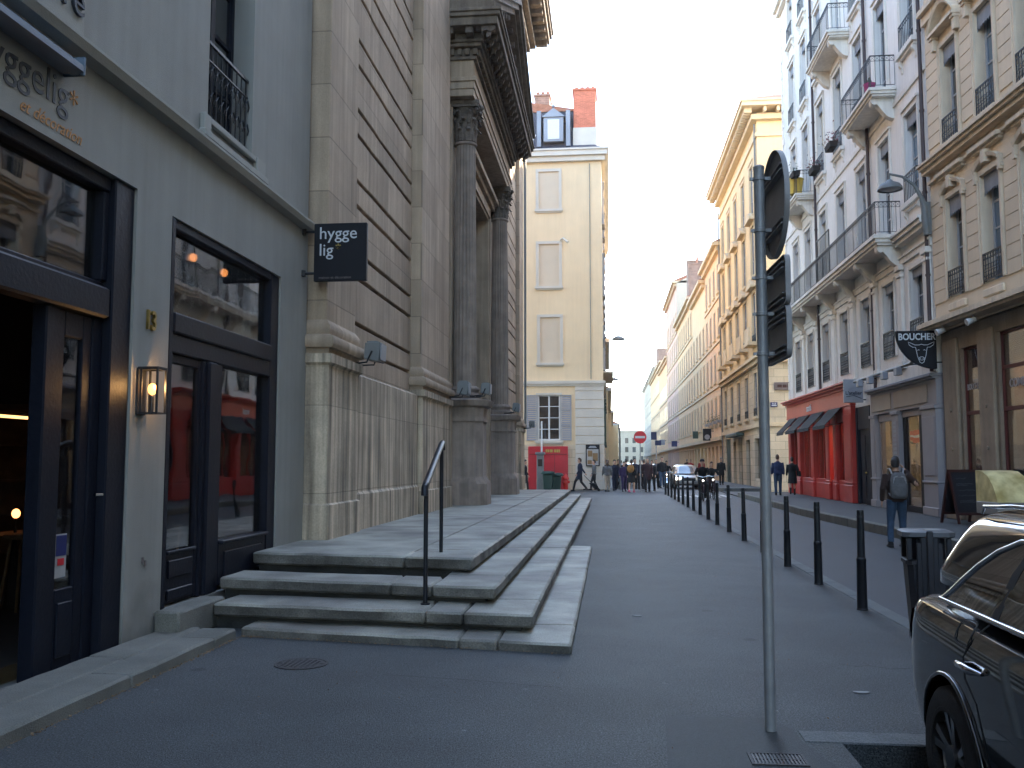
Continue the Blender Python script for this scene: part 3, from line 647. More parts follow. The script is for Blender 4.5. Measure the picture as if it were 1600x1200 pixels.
# handrail
t = thing('handrail', 'short black metal handrail standing on the stone steps', 'handrail', (-1.75, 9.4, 0.24))
def rel(p): return (p[0] + 1.75, p[1] - 9.4, p[2] - 0.24)
P1 = (-1.71, 8.58); P2 = (-1.86, 10.2)
MB().tube([rel((*P1, 0.24)), rel((*P1, 1.35))], 0.021, 12).lathe([(0.0, 0), (0.045, 0), (0.045, 0.012), (0, 0.012)], c=(P1[0] + 1.75, P1[1] - 9.4), n=16).build('post', 'rail_paint', t, smooth=40)
mb = MB().tube([rel((*P2, 0.56)), rel((*P2, 1.76))], 0.021, 12); mb.build('post', 'rail_paint', t, smooth=40)
mb = MB(); a = Vector(rel((P1[0] + 0.01, P1[1] - 0.16, 1.22))); c = Vector(rel((*P1, 1.35))); d = Vector(rel((*P2, 1.76))); dd = (d - c).normalized()
mb.tube([c - dd * 0.14 + Vector((0, 0, -0.07)), c - dd * 0.13, c, d, d + dd * 0.08 + Vector((0, 0, -0.005)), d + dd * 0.10 + Vector((0, 0, -0.09))], 0.033, 12); mb.build('rail', 'rail_paint', t, smooth=50)

# ------------------------------------------------------------------ the shop building on the left (local x = Y, local y = -3.95 - X)
XS = -3.95
sh = thing('shop_building', 'pale grey rendered building with dark blue shopfront at the left edge', 'building', (XS, 5.0, 0), PI / 2)
def ly(y): return y - 5.0
def FL(mb): mb.v = [(x - 5.0, y, z) for x, y, z in mb.v]; return mb
holes = [(3.9, 7.28, 0.0, 3.86), (7.91, 10.73, 0.25, 3.80), (8.58, 9.72, 4.97, 7.35), (3.6, 4.74, 5.6, 7.35)]
FL(wall(-45, 11.70, 0.0, 19.0, holes, 0.30, 9.0)).build('wall', 'shop_plaster', sh)
FL(MB().prism([(0, 4.58), (-0.10, 4.60), (-0.13, 4.66), (-0.13, 4.685), (0, 4.71)], 'x', -45, 11.69)).build('ledge', 'shop_trim', sh)
mb = MB(); mb.cbox(8.36, 10.04, -0.085, -0.001, 4.72, 4.80, 0.012).cbox(8.40, 8.55, -0.06, -0.001, 4.801, 4.97, 0.01).cbox(9.75, 10.0, -0.06, -0.001, 4.801, 4.97, 0.01)
mb.cbox(8.56, 9.74, -0.05, -0.001, 4.90, 4.969, 0.01); FL(mb).build('sill', 'shop_trim', sh)
# upper window
def upwin(cx, z, w, h):
    f = inst(frame_mesh(w, h, 4, True), 'window', 'navy_paint', sh, (ly(cx), 0.24, z)); inst(pane_mesh(w, h), 'pane', 'glass_dark', f)
    mb = MB(); hw = w / 2 - 0.02; y = -0.18; H = 0.85
    mb.box(-hw, hw, y - 0.014, y + 0.014, H - 0.02, H + 0.01).box(-hw, hw, y - 0.01, y + 0.01, 0.06, 0.085).box(-hw, hw, y - 0.01, y + 0.01, H - 0.2, H - 0.185)
    for i in range(9):
        x = -hw + 0.04 + i * (2 * hw - 0.08) / 8; mb.tube([(x, y, 0.07), (x, y, H)], 0.009, 5)
        for zz in (0.28, H - 0.3): mb.tube([(x - 0.04, y - 0.01, zz - 0.05), (x - 0.05, y - 0.02, zz), (x, y - 0.025, zz + 0.06), (x + 0.05, y - 0.02, zz), (x + 0.04, y - 0.01, zz - 0.05)], 0.008, 4)
    mb.build('window_guard', 'black_iron', f)
upwin(9.15, 4.97, 1.14, 2.38); upwin(4.17, 5.6, 1.14, 1.75)
# raised plaque and its relief letters
FL(MB().cbox(-3.0, 6.36, -0.035, -0.001, 4.735, 5.25, 0.015)).build('plaque', 'shop_trim', sh)
text('plaque_lettering', 're', 0.34, 'letter_grey', sh, (ly(6.32), -0.045, 4.87), FR, 0.015, 'RIGHT', 0.0)
# awning cassette
mb = MB().prism([(-0.001, 4.50), (-0.12, 4.47), (-0.17, 4.43), (-0.17, 4.385), (-0.12, 4.365), (-0.001, 4.38)], 'x', -3, 6.15); mb.cbox(6.151, 6.17, -0.174, -0.001, 4.36, 4.505, 0.008)
FL(mb).build('awning_cassette', 'awning_blue', sh, smooth=30)
text('shop_lettering', 'hyggelig', 0.335, 'letter_grey', sh, (ly(6.24), -0.004, 4.125), FR, 0.003, 'RIGHT', 0.0)
text('shop_lettering', '*', 0.26, 'letter_orange', sh, (ly(6.25), -0.004, 4.13), FR, 0.003, 'LEFT', 0.0)
text('shop_lettering', 'et décoration', 0.135, 'letter_orange', sh, (ly(6.42), -0.004, 3.935), FR, 0.002, 'RIGHT', 0.0, 0.35)
text('house_number', '13', 0.235, 'brass', sh, (ly(7.46), -0.012, 2.70), FR, 0.012, 'LEFT', 0.004, sx=0.8)
# opening one: transom, doors
mb = MB()
mb.cbox(6.98, 7.275, 0.02, 0.20, 0.0, 3.855, 0.012).cbox(3.92, 6.975, 0.06, 0.20, 3.74, 3.855, 0.01).cbox(3.92, 6.975, 0.03, 0.20, 2.70, 2.95, 0.02).cbox(3.92, 6.975, 0.10, 0.20, 2.955, 3.0, 0.01)
mb.cbox(6.84, 6.975, 0.09, 0.20, 0.0, 2.695, 0.01).cbox(6.90, 6.975, 0.07, 0.2, 3.005, 3.735, 0.01).cbox(6.22, 6.36, 0.08, 0.20, 0.0, 2.695, 0.012).cbox(3.92, 4.3, 0.08, 0.2, 0, 2.695, 0.01)
sf = FL(mb).build('shopfront_frame', 'navy_paint', sh)
FL(MB().box(3.95, 6.9, 0.15, 0.156, 3.0, 3.74)).build('transom_pane', 'glass_shop', sf)
mb = MB(); mb.cbox(6.362, 6.48, 0.10, 0.15, 0.02, 2.69, 0.008).cbox(6.72, 6.838, 0.10, 0.15, 0.02, 2.69, 0.008).cbox(6.481, 6.719, 0.10, 0.15, 0.02, 0.62, 0.008).cbox(6.481, 6.719, 0.10, 0.15, 2.5, 2.69, 0.008)
mb.cbox(6.50, 6.70, 0.085, 0.10, 0.12, 0.52, 0.008)
dr = FL(mb).build('side_door', 'navy_paint', sh); FL(MB().box(6.48, 6.72, 0.125, 0.13, 0.62, 2.5)).build('pane', 'glass_shop', dr)
mb = MB().cbox(6.50, 6.64, 0.118, 0.124, 0.70, 1.02, 0.001); FL(mb).build('sticker', 'paper', dr)
FL(MB().box(6.505, 6.635, 0.115, 0.117, 0.86, 1.01)).build('sticker_print', 'sign_blue', dr); FL(MB().box(6.53, 6.61, 0.115, 0.117, 0.79, 0.84)).build('sticker_print', 'no_entry_red', dr)
mb = MB().tube([(6.90, 0.06, 1.30), (6.97, 0.04, 1.30)], 0.014, 8); FL(mb).build('handle', 'chrome', sf)
# opening two
mb = MB(); A0, A1 = 7.915, 10.725
mb.cbox(A0, 8.0, 0.0, 0.2, 0.252, 3.795, 0.012).cbox(10.47, A1, 0.02, 0.2, 0.252, 3.795, 0.012).cbox(8.0, 10.469, 0.02, 0.2, 3.71, 3.795, 0.01).cbox(8.0, 10.469, -0.01, 0.2, 2.74, 2.93, 0.015)
mb.cbox(8.0, 10.469, 0.015, 0.2, 2.56, 2.735, 0.01).cbox(8.72, 8.80, 0.03, 0.2, 0.252, 2.555, 0.01).cbox(8.81, 9.02, 0.0, 0.2, 0.252, 2.555, 0.015).cbox(9.03, 9.17, 0.03, 0.2, 0.252, 2.555, 0.01)
mb.cbox(9.171, 10.469, 0.03, 0.2, 0.30, 0.72, 0.01).cbox(9.171, 10.469, -0.02, 0.2, 0.721, 0.76, 0.01).cbox(9.30, 10.35, 0.015, 0.03, 0.36, 0.64, 0.01)
sf = FL(mb).build('window_frame', 'navy_paint', sh)
FL(MB().box(8.0, 10.47, 0.10, 0.106, 2.93, 3.71)).build('transom_pane', 'glass_shop', sf); FL(MB().box(9.17, 10.47, 0.10, 0.106, 0.76, 2.56)).build('pane', 'glass_shop', sf)
mb = MB(); mb.cbox(8.001, 8.07, 0.05, 0.11, 0.27, 2.55, 0.008).cbox(8.65, 8.719, 0.05, 0.11, 0.27, 2.55, 0.008).cbox(8.071, 8.649, 0.05, 0.11, 0.27, 0.72, 0.008).cbox(8.071, 8.649, 0.05, 0.11, 2.47, 2.55, 0.008).cbox(8.12, 8.6, 0.035, 0.05, 0.50, 0.66, 0.008).cbox(8.10, 8.62, 0.03, 0.05, 0.30, 0.40, 0.01).cbox(8.07, 8.65, 0.02, 0.05, 0.721, 0.75, 0.006)
dr = FL(mb).build('shop_door', 'navy_paint', sh); FL(MB().box(8.07, 8.65, 0.08, 0.086, 0.75, 2.47)).build('pane', 'glass_shop', dr)
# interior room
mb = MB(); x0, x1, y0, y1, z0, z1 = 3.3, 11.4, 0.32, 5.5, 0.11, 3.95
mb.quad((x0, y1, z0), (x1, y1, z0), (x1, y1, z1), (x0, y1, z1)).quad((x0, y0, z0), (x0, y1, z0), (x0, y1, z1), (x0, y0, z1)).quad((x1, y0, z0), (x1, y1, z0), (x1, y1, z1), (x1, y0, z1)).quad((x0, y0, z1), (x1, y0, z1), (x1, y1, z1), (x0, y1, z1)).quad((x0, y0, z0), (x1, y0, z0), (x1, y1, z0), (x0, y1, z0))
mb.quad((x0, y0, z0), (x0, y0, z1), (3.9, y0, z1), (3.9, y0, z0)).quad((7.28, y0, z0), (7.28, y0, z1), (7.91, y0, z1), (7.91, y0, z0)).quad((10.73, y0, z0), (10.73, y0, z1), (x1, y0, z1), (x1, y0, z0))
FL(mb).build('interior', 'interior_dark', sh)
FL(MB().cbox(7.9, 7.94, 0.24, 0.28, 1.0, 1.15, 0.002).box(7.55, 7.575, -0.012, -0.001, 0.70, 0.75).box(7.60, 7.62, -0.010, -0.001, 0.67, 0.72)).build('wall_socket', 'plaque_brown', sh)
def W3(x, y, z): return (XS - y, x, z)     # facade coordinates (Y, depth, z) to world
def shelf_unit(x, y, wd, h, n, lab):
    t = thing('shelf_unit', lab, 'shelf', W3(x, y, 0.11), PI / 2)
    MB().box(-wd / 2, -wd / 2 + 0.03, -0.18, 0.18, 0, h).box(wd / 2 - 0.03, wd / 2, -0.18, 0.18, 0, h).box(-wd / 2 + 0.03, wd / 2 - 0.03, 0.15, 0.18, 0, h).build('frame', 'wood', t)
    for k in range(n): MB().box(-wd / 2 + 0.031, wd / 2 - 0.031, -0.17, 0.148, 0.3 + k * (h - 0.4) / (n - 1), 0.325 + k * (h - 0.4) / (n - 1)).build('shelf', 'wood', t)
    return t
shelf_unit(5.4, 4.6, 1.8, 2.2, 5, 'tall wooden shelf unit deep inside the left shop behind its entrance')
bpy.data.objects['shelf_unit'].location = W3(11.1, 3.6, 0.11); bpy.data.objects['shelf_unit'].rotation_euler = (0, 0, 0)
shelf_unit(9.6, 4.9, 1.6, 2.0, 4, 'wooden shelf unit at the back of the shop behind the right window')
def stool(x, y, lab):
    t = thing('bar_stool', lab, 'stool', W3(x, y, 0.11), PI / 2)
    MB().lathe([(0, 0.72), (0.17, 0.72), (0.18, 0.74), (0.17, 0.765), (0, 0.77)], n=20).build('seat', 'interior_tan', t, smooth=40)
    for a in range(4):
        q = PI / 4 + a * PI / 2; MB().tube([(0.11 * math.cos(q), 0.11 * math.sin(q), 0.72), (0.2 * math.cos(q), 0.2 * math.sin(q), 0)], 0.014, 6).build('leg', 'interior_tan', t)
stool(9.75, 0.6, 'light wooden bar stool just inside the right pane of the shop window')
stool(8.35, 1.6, 'light wooden bar stool standing behind the glass of the narrow shop door')
t = thing('display_table', 'dark wooden display table inside the shop behind the window', 'table', W3(9.3, 1.8, 0.11), PI / 2)
MB().cbox(-0.9, 0.9, -0.4, 0.4, 0.70, 0.74, 0.005).build('tabletop', 'wood', t)
for sx in (-0.84, 0.84):
    for sy in (-0.34, 0.34): MB().box(sx - 0.03, sx + 0.03, sy - 0.03, sy + 0.03, 0, 0.699).build('leg', 'wood', t)
mb = MB().cbox(-0.05, 0.05, -0.003, 0.003, 0, 0.26, 0.001); o = mb.build('notice_card', 'paper', None, loc=W3(8.14, 0.095, 1.40)); o.rotation_euler = (0, 0, PI / 2); tag(o, 'small white notice card taped inside the narrow shop door pane', 'notice')
bl = [(9.75, 2.4, 1.95, 'pendant bulb glowing in the dark doorway just right of the strip lamp'), (8.81, 2.0, 1.04, 'low table lamp glowing inside the dark doorway'),
      (9.42, 0.5, 3.76, 'pendant bulb glowing behind the left half of the star-hung transom'), (10.23, 0.5, 3.76, 'pendant bulb glowing behind the right half of the star-hung transom'), (10.82, 1.0, 1.64, 'small lamp glowing deep behind the narrow shop door')]
for x, y, z, lab in bl:
    low = z < 1.2 or z == 1.64
    t = thing('table_lamp' if low else 'pendant_lamp', lab, 'lamp', W3(x, y, z), 0, 'lit lamps inside the dark blue shop')
    MB().ball((0, 0, 0), 0.04, 12, 8, sz=1.2).build('bulb', 'bulb_warm', t, smooth=60)
    if low: MB().lathe([(0, -(z - 0.11 if z < 1.2 else 0.9)), (0.09, -(z - 0.11 if z < 1.2 else 0.9)), (0.015, -0.2), (0.012, -0.045), (0, -0.04)], n=12).build('stand', 'black_iron', t)
    else: MB().tube([(0, 0, 0.04), (0, 0, 3.94 - z)], 0.004, 5).lathe([(0, 0.035), (0.02, 0.035), (0.02, 0.09), (0, 0.095)], n=10).build('cord', 'black_iron', t)
t = thing('strip_lamp', 'short warm strip lamp glowing above the shelves inside the doorway', 'lamp', W3(9.59, 2.6, 2.06), PI / 2)
MB().box(-0.28, 0.28, -0.02, 0.02, -0.02, 0.01).build('tube', 'bulb_soft', t); MB().box(-0.3, 0.3, -0.03, 0.03, 0.011, 0.05).build('housing', 'black_iron', t)
# star garland in the transom
def star(mb, cx, cz, r, y, a0):
    p = [(cx + (r if i % 2 == 0 else r * 0.42) * math.sin(a0 + i * PI / 5), cz + (r if i % 2 == 0 else r * 0.42) * math.cos(a0 + i * PI / 5)) for i in range(10)]
    mb.loft([[(x, y, z) for x, z in p], [(x, y + 0.004, z) for x, z in p]], True, True)
mb = MB(); rnd = random.Random(5)
for i in range(26):
    x = 8.08 + (i % 13) * 0.185 + rnd.uniform(-0.02, 0.02); z = 3.30 - (i // 13) * 0.2 + rnd.uniform(-0.05, 0.06); star(mb, x, z, rnd.uniform(0.06, 0.09), 0.125, rnd.uniform(-0.4, 0.4))
    if i < 13: mb.tube([(x, 0.127, z), (x, 0.127, 3.70)], 0.0015, 3)
mb.v = [(-3.95 - y, x, z) for x, y, z in mb.v]
single('star_garland', mb, 'letter_white', 'garland of pale paper stars hung behind the shop transom glass', 'decoration', (-4.08, 9.25, 3.0))
# wall lantern with number
t = thing('wall_lantern', 'black glass box lantern with a lit bulb on the pale wall beside the shop window', 'lantern', (-3.95, 7.43, 2.15), PI / 2)
mb = MB(); mb.cbox(-0.07, 0.07, -0.02, -0.001, -0.2, 0.2, 0.004)
for x in (-0.075, 0.075):
    for y in (-0.05, -0.19): mb.box(x - 0.008, x + 0.008, y - 0.008, y + 0.008, -0.19, 0.19)
for z in (-0.19, 0.18):
    for y in (-0.05, -0.19): mb.box(-0.075, 0.075, y - 0.007, y + 0.007, z, z + 0.012)
    for x in (-0.075, 0.075): mb.box(x - 0.007, x + 0.007, -0.19, -0.02, z, z + 0.012)
mb.box(-0.082, 0.082, -0.2, -0.02, 0.193, 0.205).tube([(0, -0.11, -0.19), (0, -0.11, -0.04)], 0.016, 8).box(-0.02, 0.02, -0.13, -0.02, -0.19, -0.175)
mb.build('frame', 'black_iron', t)
MB().ball((0, -0.11, 0.02), 0.036, 12, 8, sz=1.4).build('bulb', 'lantern_bulb', t, smooth=60)
pl_ = bpy.data.lights.new('lantern_light', 'POINT'); pl_.energy = 1.3; pl_.color = (1, 0.55, 0.2); pl_.shadow_soft_size = 0.04
po = bpy.data.objects.new('lantern_light', pl_); COL.objects.link(po); po.parent = t; po.location = (0, -0.155, 0.04)
# hanging sign
t = thing('hanging_shop_sign', 'square black hanging sign with white hyggelig lettering on the pale shop wall', 'sign', (-3.44, 11.5, 4.27))
MB().cbox(-0.35, 0.35, -0.03, 0.03, -0.38, 0.38, 0.006).build('board', 'sign_black', t)
for zz in (0.28, -0.27): MB().tube([(-0.51, 0, zz), (-0.35, 0, zz)], 0.018, 8).lathe([(0, zz - .04), (0.035, zz - .04), (0.035, zz + .04), (0, zz + .04)], (-0.5, 0), 10).build('bracket', 'black_iron', t)
text('lettering', 'hygge', 0.225, 'letter_white', t, (-0.285, -0.034, 0.175), FR, 0.003, 'LEFT', 0.0)
text('lettering', 'lig', 0.225, 'letter_white', t, (-0.285, -0.034, -0.045), FR, 0.003, 'LEFT', 0.0)
text('lettering', '*', 0.16, 'brass', t, (-0.06, -0.034, -0.01), FR, 0.003, 'LEFT', 0.004)
text('lettering', 'maison et décoration', 0.05, 'plaque_brown', t, (-0.28, -0.034, -0.35), FR, 0.002, 'LEFT', 0)

# dead leaves and grit caught along the foot of the kerb and the bottom slab
mb = MB(); rnd = random.Random(77)
def leafat(x, y, s_):
    a = rnd.uniform(0, 2 * PI); dx, dy = math.cos(a) * s_, math.sin(a) * s_; z = 0.004 + rnd.uniform(0, 0.006)
    mb.add([(x - dx, y - dy, z), (x + dy * .5, y - dx * .5, z + rnd.uniform(0, .008)), (x + dx, y + dy, z + rnd.uniform(0, .01)), (x - dy * .5, y + dx * .5, z)], [(0, 1, 2, 3)])
for k in range(420):
    t_ = rnd.random() ** 0.7; leafat(-3.295 + abs(rnd.gauss(0, .02)), 4.3 + 3.8 * t_, rnd.uniform(.004, .014))
for k in range(200):
    t_ = rnd.random() ** 1.8; leafat(-3.27 + 2.9 * t_, 8.12 - .46 * t_ - abs(rnd.gauss(0, .02)), rnd.uniform(.004, .014))
for k in range(160): leafat(rnd.uniform(-3.2, 2.4), rnd.uniform(4.5, 14), rnd.uniform(.003, .008))
o = mb.build('leaf_litter', 'wood', None); tag(o, 'dead leaves and grit along the foot of the kerb and steps', 'leaf litter', kind='stuff')
# ------------------------------------------------------------------ the church (local x = Y - 11.7, local y = -3.6 - X, z up)
CX, CY = -3.6, 11.7
ch = thing('church', 'tall dark stone church front with fluted columns, heavy cornice and pediment above the steps', 'church', (CX, CY, 0), PI / 2)
def CB(mb): mb.v = [(x - CY, y, z) for x, y, z in mb.v]; return mb
TOP = 20.8
doorhole = [(23.4, 28.5, 0.4, 9.2)]
b = wall(11.72, 39.9, 0.4, TOP, doorhole, 1.1, 18.0, y=0.42)
CB(b).build('wall', 'church_stone_plain', ch)
def pier(y0, y1, front, base_out, z0=0.45):
    mb = MB(); f = front
    mb.cbox(y0, y1, f, 0.5, 3.42, TOP, 0.015)
    # flared shaft foot, torus, pedestal cap
    def ring(z, o): return [(y0 - o, 0.5, z), (y0 - o, f - o, z), (y1 + o, f - o, z), (y1 + o, 0.5, z)]
    prof = [(3.44, 0.0), (3.40, 0.03), (3.36, 0.06), (3.30, 0.065), (3.24, 0.05), (3.22, 0.11), (3.17, 0.135), (3.10, 0.13), (3.06, 0.11), (3.055, 0.06), (2.98, 0.045)]
    mb.loft([ring(z, o) for z, o in prof], True, True)
    CB(mb).build('pilaster', 'church_stone', ch, smooth=35)
    m2 = MB()
    def ring2(z, o): return [(y0 - o, 0.5, z), (y0 - o, f - o, z), (y1 + o, f - o, z), (y1 + o, 0.5, z)]
    m2.loft([ring2(z, o) for z, o in [(2.978, 0.10), (2.86, 0.10), (2.83, 0.06), (2.80, 0.05), (1.02, 0.05), (1.0, 0.085), (z0, 0.09)]], True, True)
    CB(m2).build('pedestal', 'church_plinth', ch)
pier(11.78, 13.15, 0.10, 0.1)
pier(17.85, 21.0, 0.08, 0.1)
pier(38.3, 39.9, 0.10, 0.1)
def coursed(y0, y1, front, zstart=3.3, inset=0.30):
    """rusticated wall: stone courses separated by sunk grooves"""
    mb = MB(); zs = [z for z in [2.90, 3.32, 3.70]]
    z = 4.42; pat = []
    while z < TOP: pat += [z, z + 0.405]; z += 1.135
    zs += pat; zs = [q for q in zs if q < TOP - 0.1] + [TOP]
    for a, b_ in zip(zs[:-1], zs[1:]):
        mb.box(y0 + inset, y1, front, 0.41, a + 0.03, b_ - 0.03)
    mb.box(y0, y0 + inset - 0.001, front + 0.001, 0.41, 2.93, TOP)
    return mb
weather(CB(coursed(13.16, 17.84, 0.29, inset=0.55)).build('rusticated_wall', 'church_stone', ch, bevel=0.012), 0.3, 0.010)
CB(coursed(30.6, 38.29, 0.26, inset=0.9)).build('rusticated_wall', 'church_stone', ch, bevel=0.012)
# smooth plinth walls between the piers
def plinth(y0, y1, f, top=2.95):
    m2 = MB(); m2.loft([[(y0, 0.415, z), (y0, f - o, z), (y1, f - o, z), (y1, 0.415, z)] for z, o in [(top + 0.06, -0.08), (top + 0.03, -0.01), (top, 0.02), (top - 0.1, 0.02), (1.12, 0.02), (1.08, 0.05), (0.45, 0.055)]], True, True)
    CB(m2).build('plinth', 'church_plinth', ch)
plinth(13.2, 17.8, 0.14, 2.85); plinth(30.6, 38.25, 0.15, 2.85); plinth(21.05, 23.2, 0.2, 2.85)
# pale lime streaks running down the plinth: thin raised runs of deposit
# ------------- columns
def fluted(mb, cx, cy, r0, r1, z0, z1, nf=20):
    n = nf * 6; rings = []
    for i in range(9):
        t = i / 8; r = r0 + (r1 - r0) * t ** 1.6; z = z0 + (z1 - z0) * t; ring = []
        for k in range(n):
            ph = (k % 6) / 6.0; d = 0.0 if k % 6 == 0 else math.sin(PI * ph) * 0.085
            if i in (0, 8): d *= 0.1
            a = 2 * PI * k / n; ring.append((cx + r * (1 - d) * math.cos(a), cy + r * (1 - d) * math.sin(a), z))
        rings.append(ring)
    mb.loft(rings, True, True)
def octo(mb, cx, cy, prof):
    """stepped plan with clipped corners"""
    rings = []
    for z, h in prof:
        c = h * 0.36; rings.append([(cx - h, cy + 0.5, z), (cx - h, cy - h + c, z), (cx - h + c, cy - h, z), (cx + h - c, cy - h, z), (cx + h, cy - h + c, z), (cx + h, cy + 0.5, z)])
    mb.loft(rings, True, True)
def column(yc):
    cy = -0.12            # centre, local y
    mb = MB(); octo(mb, yc, cy, [(0.5, 0.60), (1.05, 0.60), (1.12, 0.565), (1.19, 0.52), (1.24, 0.495), (2.50, 0.485), (2.54, 0.52), (2.60, 0.50), (2.66, 0.50), (2.86, 0.52), (2.90, 0.62), (2.95, 0.64), (3.03, 0.66), (3.07, 0.60)])
    p = CB(mb).build('column_pedestal', 'column_stone', ch, smooth=30)
    mb = MB(); fluted(mb, yc, cy, 0.285, 0.245, 3.40, 9.38)
    mb.lathe([(0, 3.075), (0.40, 3.075), (0.41, 3.13), (0.40, 3.18), (0.345, 3.20), (0.33, 3.24), (0.35, 3.28), (0.365, 3.32), (0.345, 3.36), (0.30, 3.385), (0.285, 3.40), (0, 3.40)], (yc, cy), 40)
    mb.lathe([(0, 9.36), (0.255, 9.36), (0.285, 9.39), (0.285, 9.43), (0.25, 9.45), (0, 9.45)], (yc, cy), 32)
    CB(mb).build('column_shaft', 'column_stone', ch, smooth=28)
    # corinthian capital
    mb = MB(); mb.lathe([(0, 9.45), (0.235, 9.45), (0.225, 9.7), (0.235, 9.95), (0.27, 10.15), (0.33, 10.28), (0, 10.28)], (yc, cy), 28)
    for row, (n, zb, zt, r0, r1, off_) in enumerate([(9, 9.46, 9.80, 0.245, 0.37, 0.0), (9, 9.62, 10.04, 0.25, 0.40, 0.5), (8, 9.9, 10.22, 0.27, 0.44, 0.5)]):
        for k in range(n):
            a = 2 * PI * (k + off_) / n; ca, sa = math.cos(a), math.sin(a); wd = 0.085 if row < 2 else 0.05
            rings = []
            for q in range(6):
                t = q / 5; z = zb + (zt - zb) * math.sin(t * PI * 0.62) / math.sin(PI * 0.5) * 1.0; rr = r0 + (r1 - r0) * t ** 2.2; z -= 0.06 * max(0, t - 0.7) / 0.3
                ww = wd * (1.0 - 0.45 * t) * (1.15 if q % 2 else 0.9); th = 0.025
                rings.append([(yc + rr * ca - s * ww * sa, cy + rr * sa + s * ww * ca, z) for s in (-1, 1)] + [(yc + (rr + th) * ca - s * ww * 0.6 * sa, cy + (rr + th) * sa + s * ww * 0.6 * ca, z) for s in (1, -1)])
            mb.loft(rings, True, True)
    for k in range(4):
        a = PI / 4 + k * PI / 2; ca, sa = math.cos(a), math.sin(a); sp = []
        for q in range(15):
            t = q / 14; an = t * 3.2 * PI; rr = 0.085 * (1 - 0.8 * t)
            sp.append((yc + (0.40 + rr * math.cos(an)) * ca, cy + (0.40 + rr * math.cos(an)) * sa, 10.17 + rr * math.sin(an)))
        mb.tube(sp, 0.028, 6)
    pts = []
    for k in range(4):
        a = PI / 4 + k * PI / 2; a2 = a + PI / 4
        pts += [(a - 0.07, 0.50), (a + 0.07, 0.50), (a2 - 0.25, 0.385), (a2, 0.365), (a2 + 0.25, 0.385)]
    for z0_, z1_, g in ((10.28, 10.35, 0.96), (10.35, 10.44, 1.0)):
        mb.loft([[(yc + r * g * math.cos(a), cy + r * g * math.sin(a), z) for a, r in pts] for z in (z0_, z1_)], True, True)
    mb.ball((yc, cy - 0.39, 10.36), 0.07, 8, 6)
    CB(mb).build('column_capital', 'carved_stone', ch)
column(22.15); column(29.35)
for yc in (22.15, 29.35):      # responds behind the columns
    mb = MB().cbox(yc - 0.36, yc + 0.36, 0.16, 0.45, 3.1, 10.44, 0.01); mb.cbox(yc - 0.55, yc + 0.55, 0.10, 0.45, 0.45, 3.06, 0.01)
    CB(mb).build('pilaster', 'church_stone_plain', ch)
# ------------- entablature
y0, y1 = 21.55, 29.95
mb = MB()
for z0_, z1_, o in [(10.445, 10.62, 0.40), (10.622, 10.80, 0.425), (10.802, 10.90, 0.46)]: mb.box(y0 - o + 0.4, y1 + o - 0.4, -o, 0.415, z0_, z1_)
CB(mb).build('architrave', 'church_stone_plain', ch, bevel=0.008)
CB(MB().box(y0 + 0.02, y1 - 0.02, -0.39, 0.415, 10.902, 11.34)).build('frieze', 'church_stone_plain', ch)
mb = MB()
def band(z0_, z1_, o): mb.box(y0 - o + 0.42, y1 + o - 0.42, -o, 0.415, z0_, z1_)
band(11.341, 11.42, 0.47)
yy = y0 + 0.02
while yy < y1:
    mb.box(yy, yy + 0.11, -0.55, -0.40, 11.44, 11.60); yy += 0.19
for xx in np.arange(-0.5, 0.3, 0.19):
    for e in (y0 - 0.10, y1): mb.box(e, e + 0.10, xx, xx + 0.11, 11.44, 11.60)
band(11.421, 11.61, 0.44); band(11.611, 11.70, 0.60); band(11.701, 11.76, 0.66)
CB(mb).build('bed_moulding', 'cornice_stone', ch, bevel=0.006)
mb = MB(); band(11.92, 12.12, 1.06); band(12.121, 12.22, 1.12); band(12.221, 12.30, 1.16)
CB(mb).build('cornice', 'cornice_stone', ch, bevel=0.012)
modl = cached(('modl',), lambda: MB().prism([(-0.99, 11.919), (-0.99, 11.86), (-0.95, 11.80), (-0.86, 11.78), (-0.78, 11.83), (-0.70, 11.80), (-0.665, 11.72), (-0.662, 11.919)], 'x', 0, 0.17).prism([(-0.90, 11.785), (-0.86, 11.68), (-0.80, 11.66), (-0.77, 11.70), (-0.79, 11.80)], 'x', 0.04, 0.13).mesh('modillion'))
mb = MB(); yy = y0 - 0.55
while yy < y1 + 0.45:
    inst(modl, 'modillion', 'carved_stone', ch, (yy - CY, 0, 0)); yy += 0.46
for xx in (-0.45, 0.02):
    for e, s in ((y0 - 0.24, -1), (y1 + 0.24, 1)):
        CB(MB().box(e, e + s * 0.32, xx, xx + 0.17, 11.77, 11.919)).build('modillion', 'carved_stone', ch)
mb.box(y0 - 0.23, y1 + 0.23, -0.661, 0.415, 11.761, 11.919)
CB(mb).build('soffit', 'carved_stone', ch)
# raking pediment
apy, apz, ez = 25.75, 14.55, 12.301
for (ya, yb) in ((y0 - 0.70, apy), (y1 + 0.70, apy)):
    mb = MB(); s = 1 if yb > ya else -1
    for zo, th, o in ((0.28, 0.13, 1.18), (0.14, 0.139, 1.10), (0.0, 0.139, 0.98)):
        rg = [[(ya, -o, ez + zo), (ya, 0.415, ez + zo), (ya, 0.415, ez + zo + th), (ya, -o, ez + zo + th)], [(yb, -o, apz + zo), (yb, 0.415, apz + zo), (yb, 0.415, apz + zo + th), (yb, -o, apz + zo + th)]]
        mb.loft(rg, True, True)
    CB(mb).build('raking_cornice', 'cornice_stone', ch)
    L = abs(yb - ya); n = int(L / 0.42)
    for k in range(1, n):
        t = k / n; yc = ya + (yb - ya) * t; zc = ez + (apz - ez) * t; CB(MB().box(yc - 0.08, yc + 0.08, -0.88, -0.55, zc - 0.16, zc - 0.004)).build('modillion', 'carved_stone', ch)
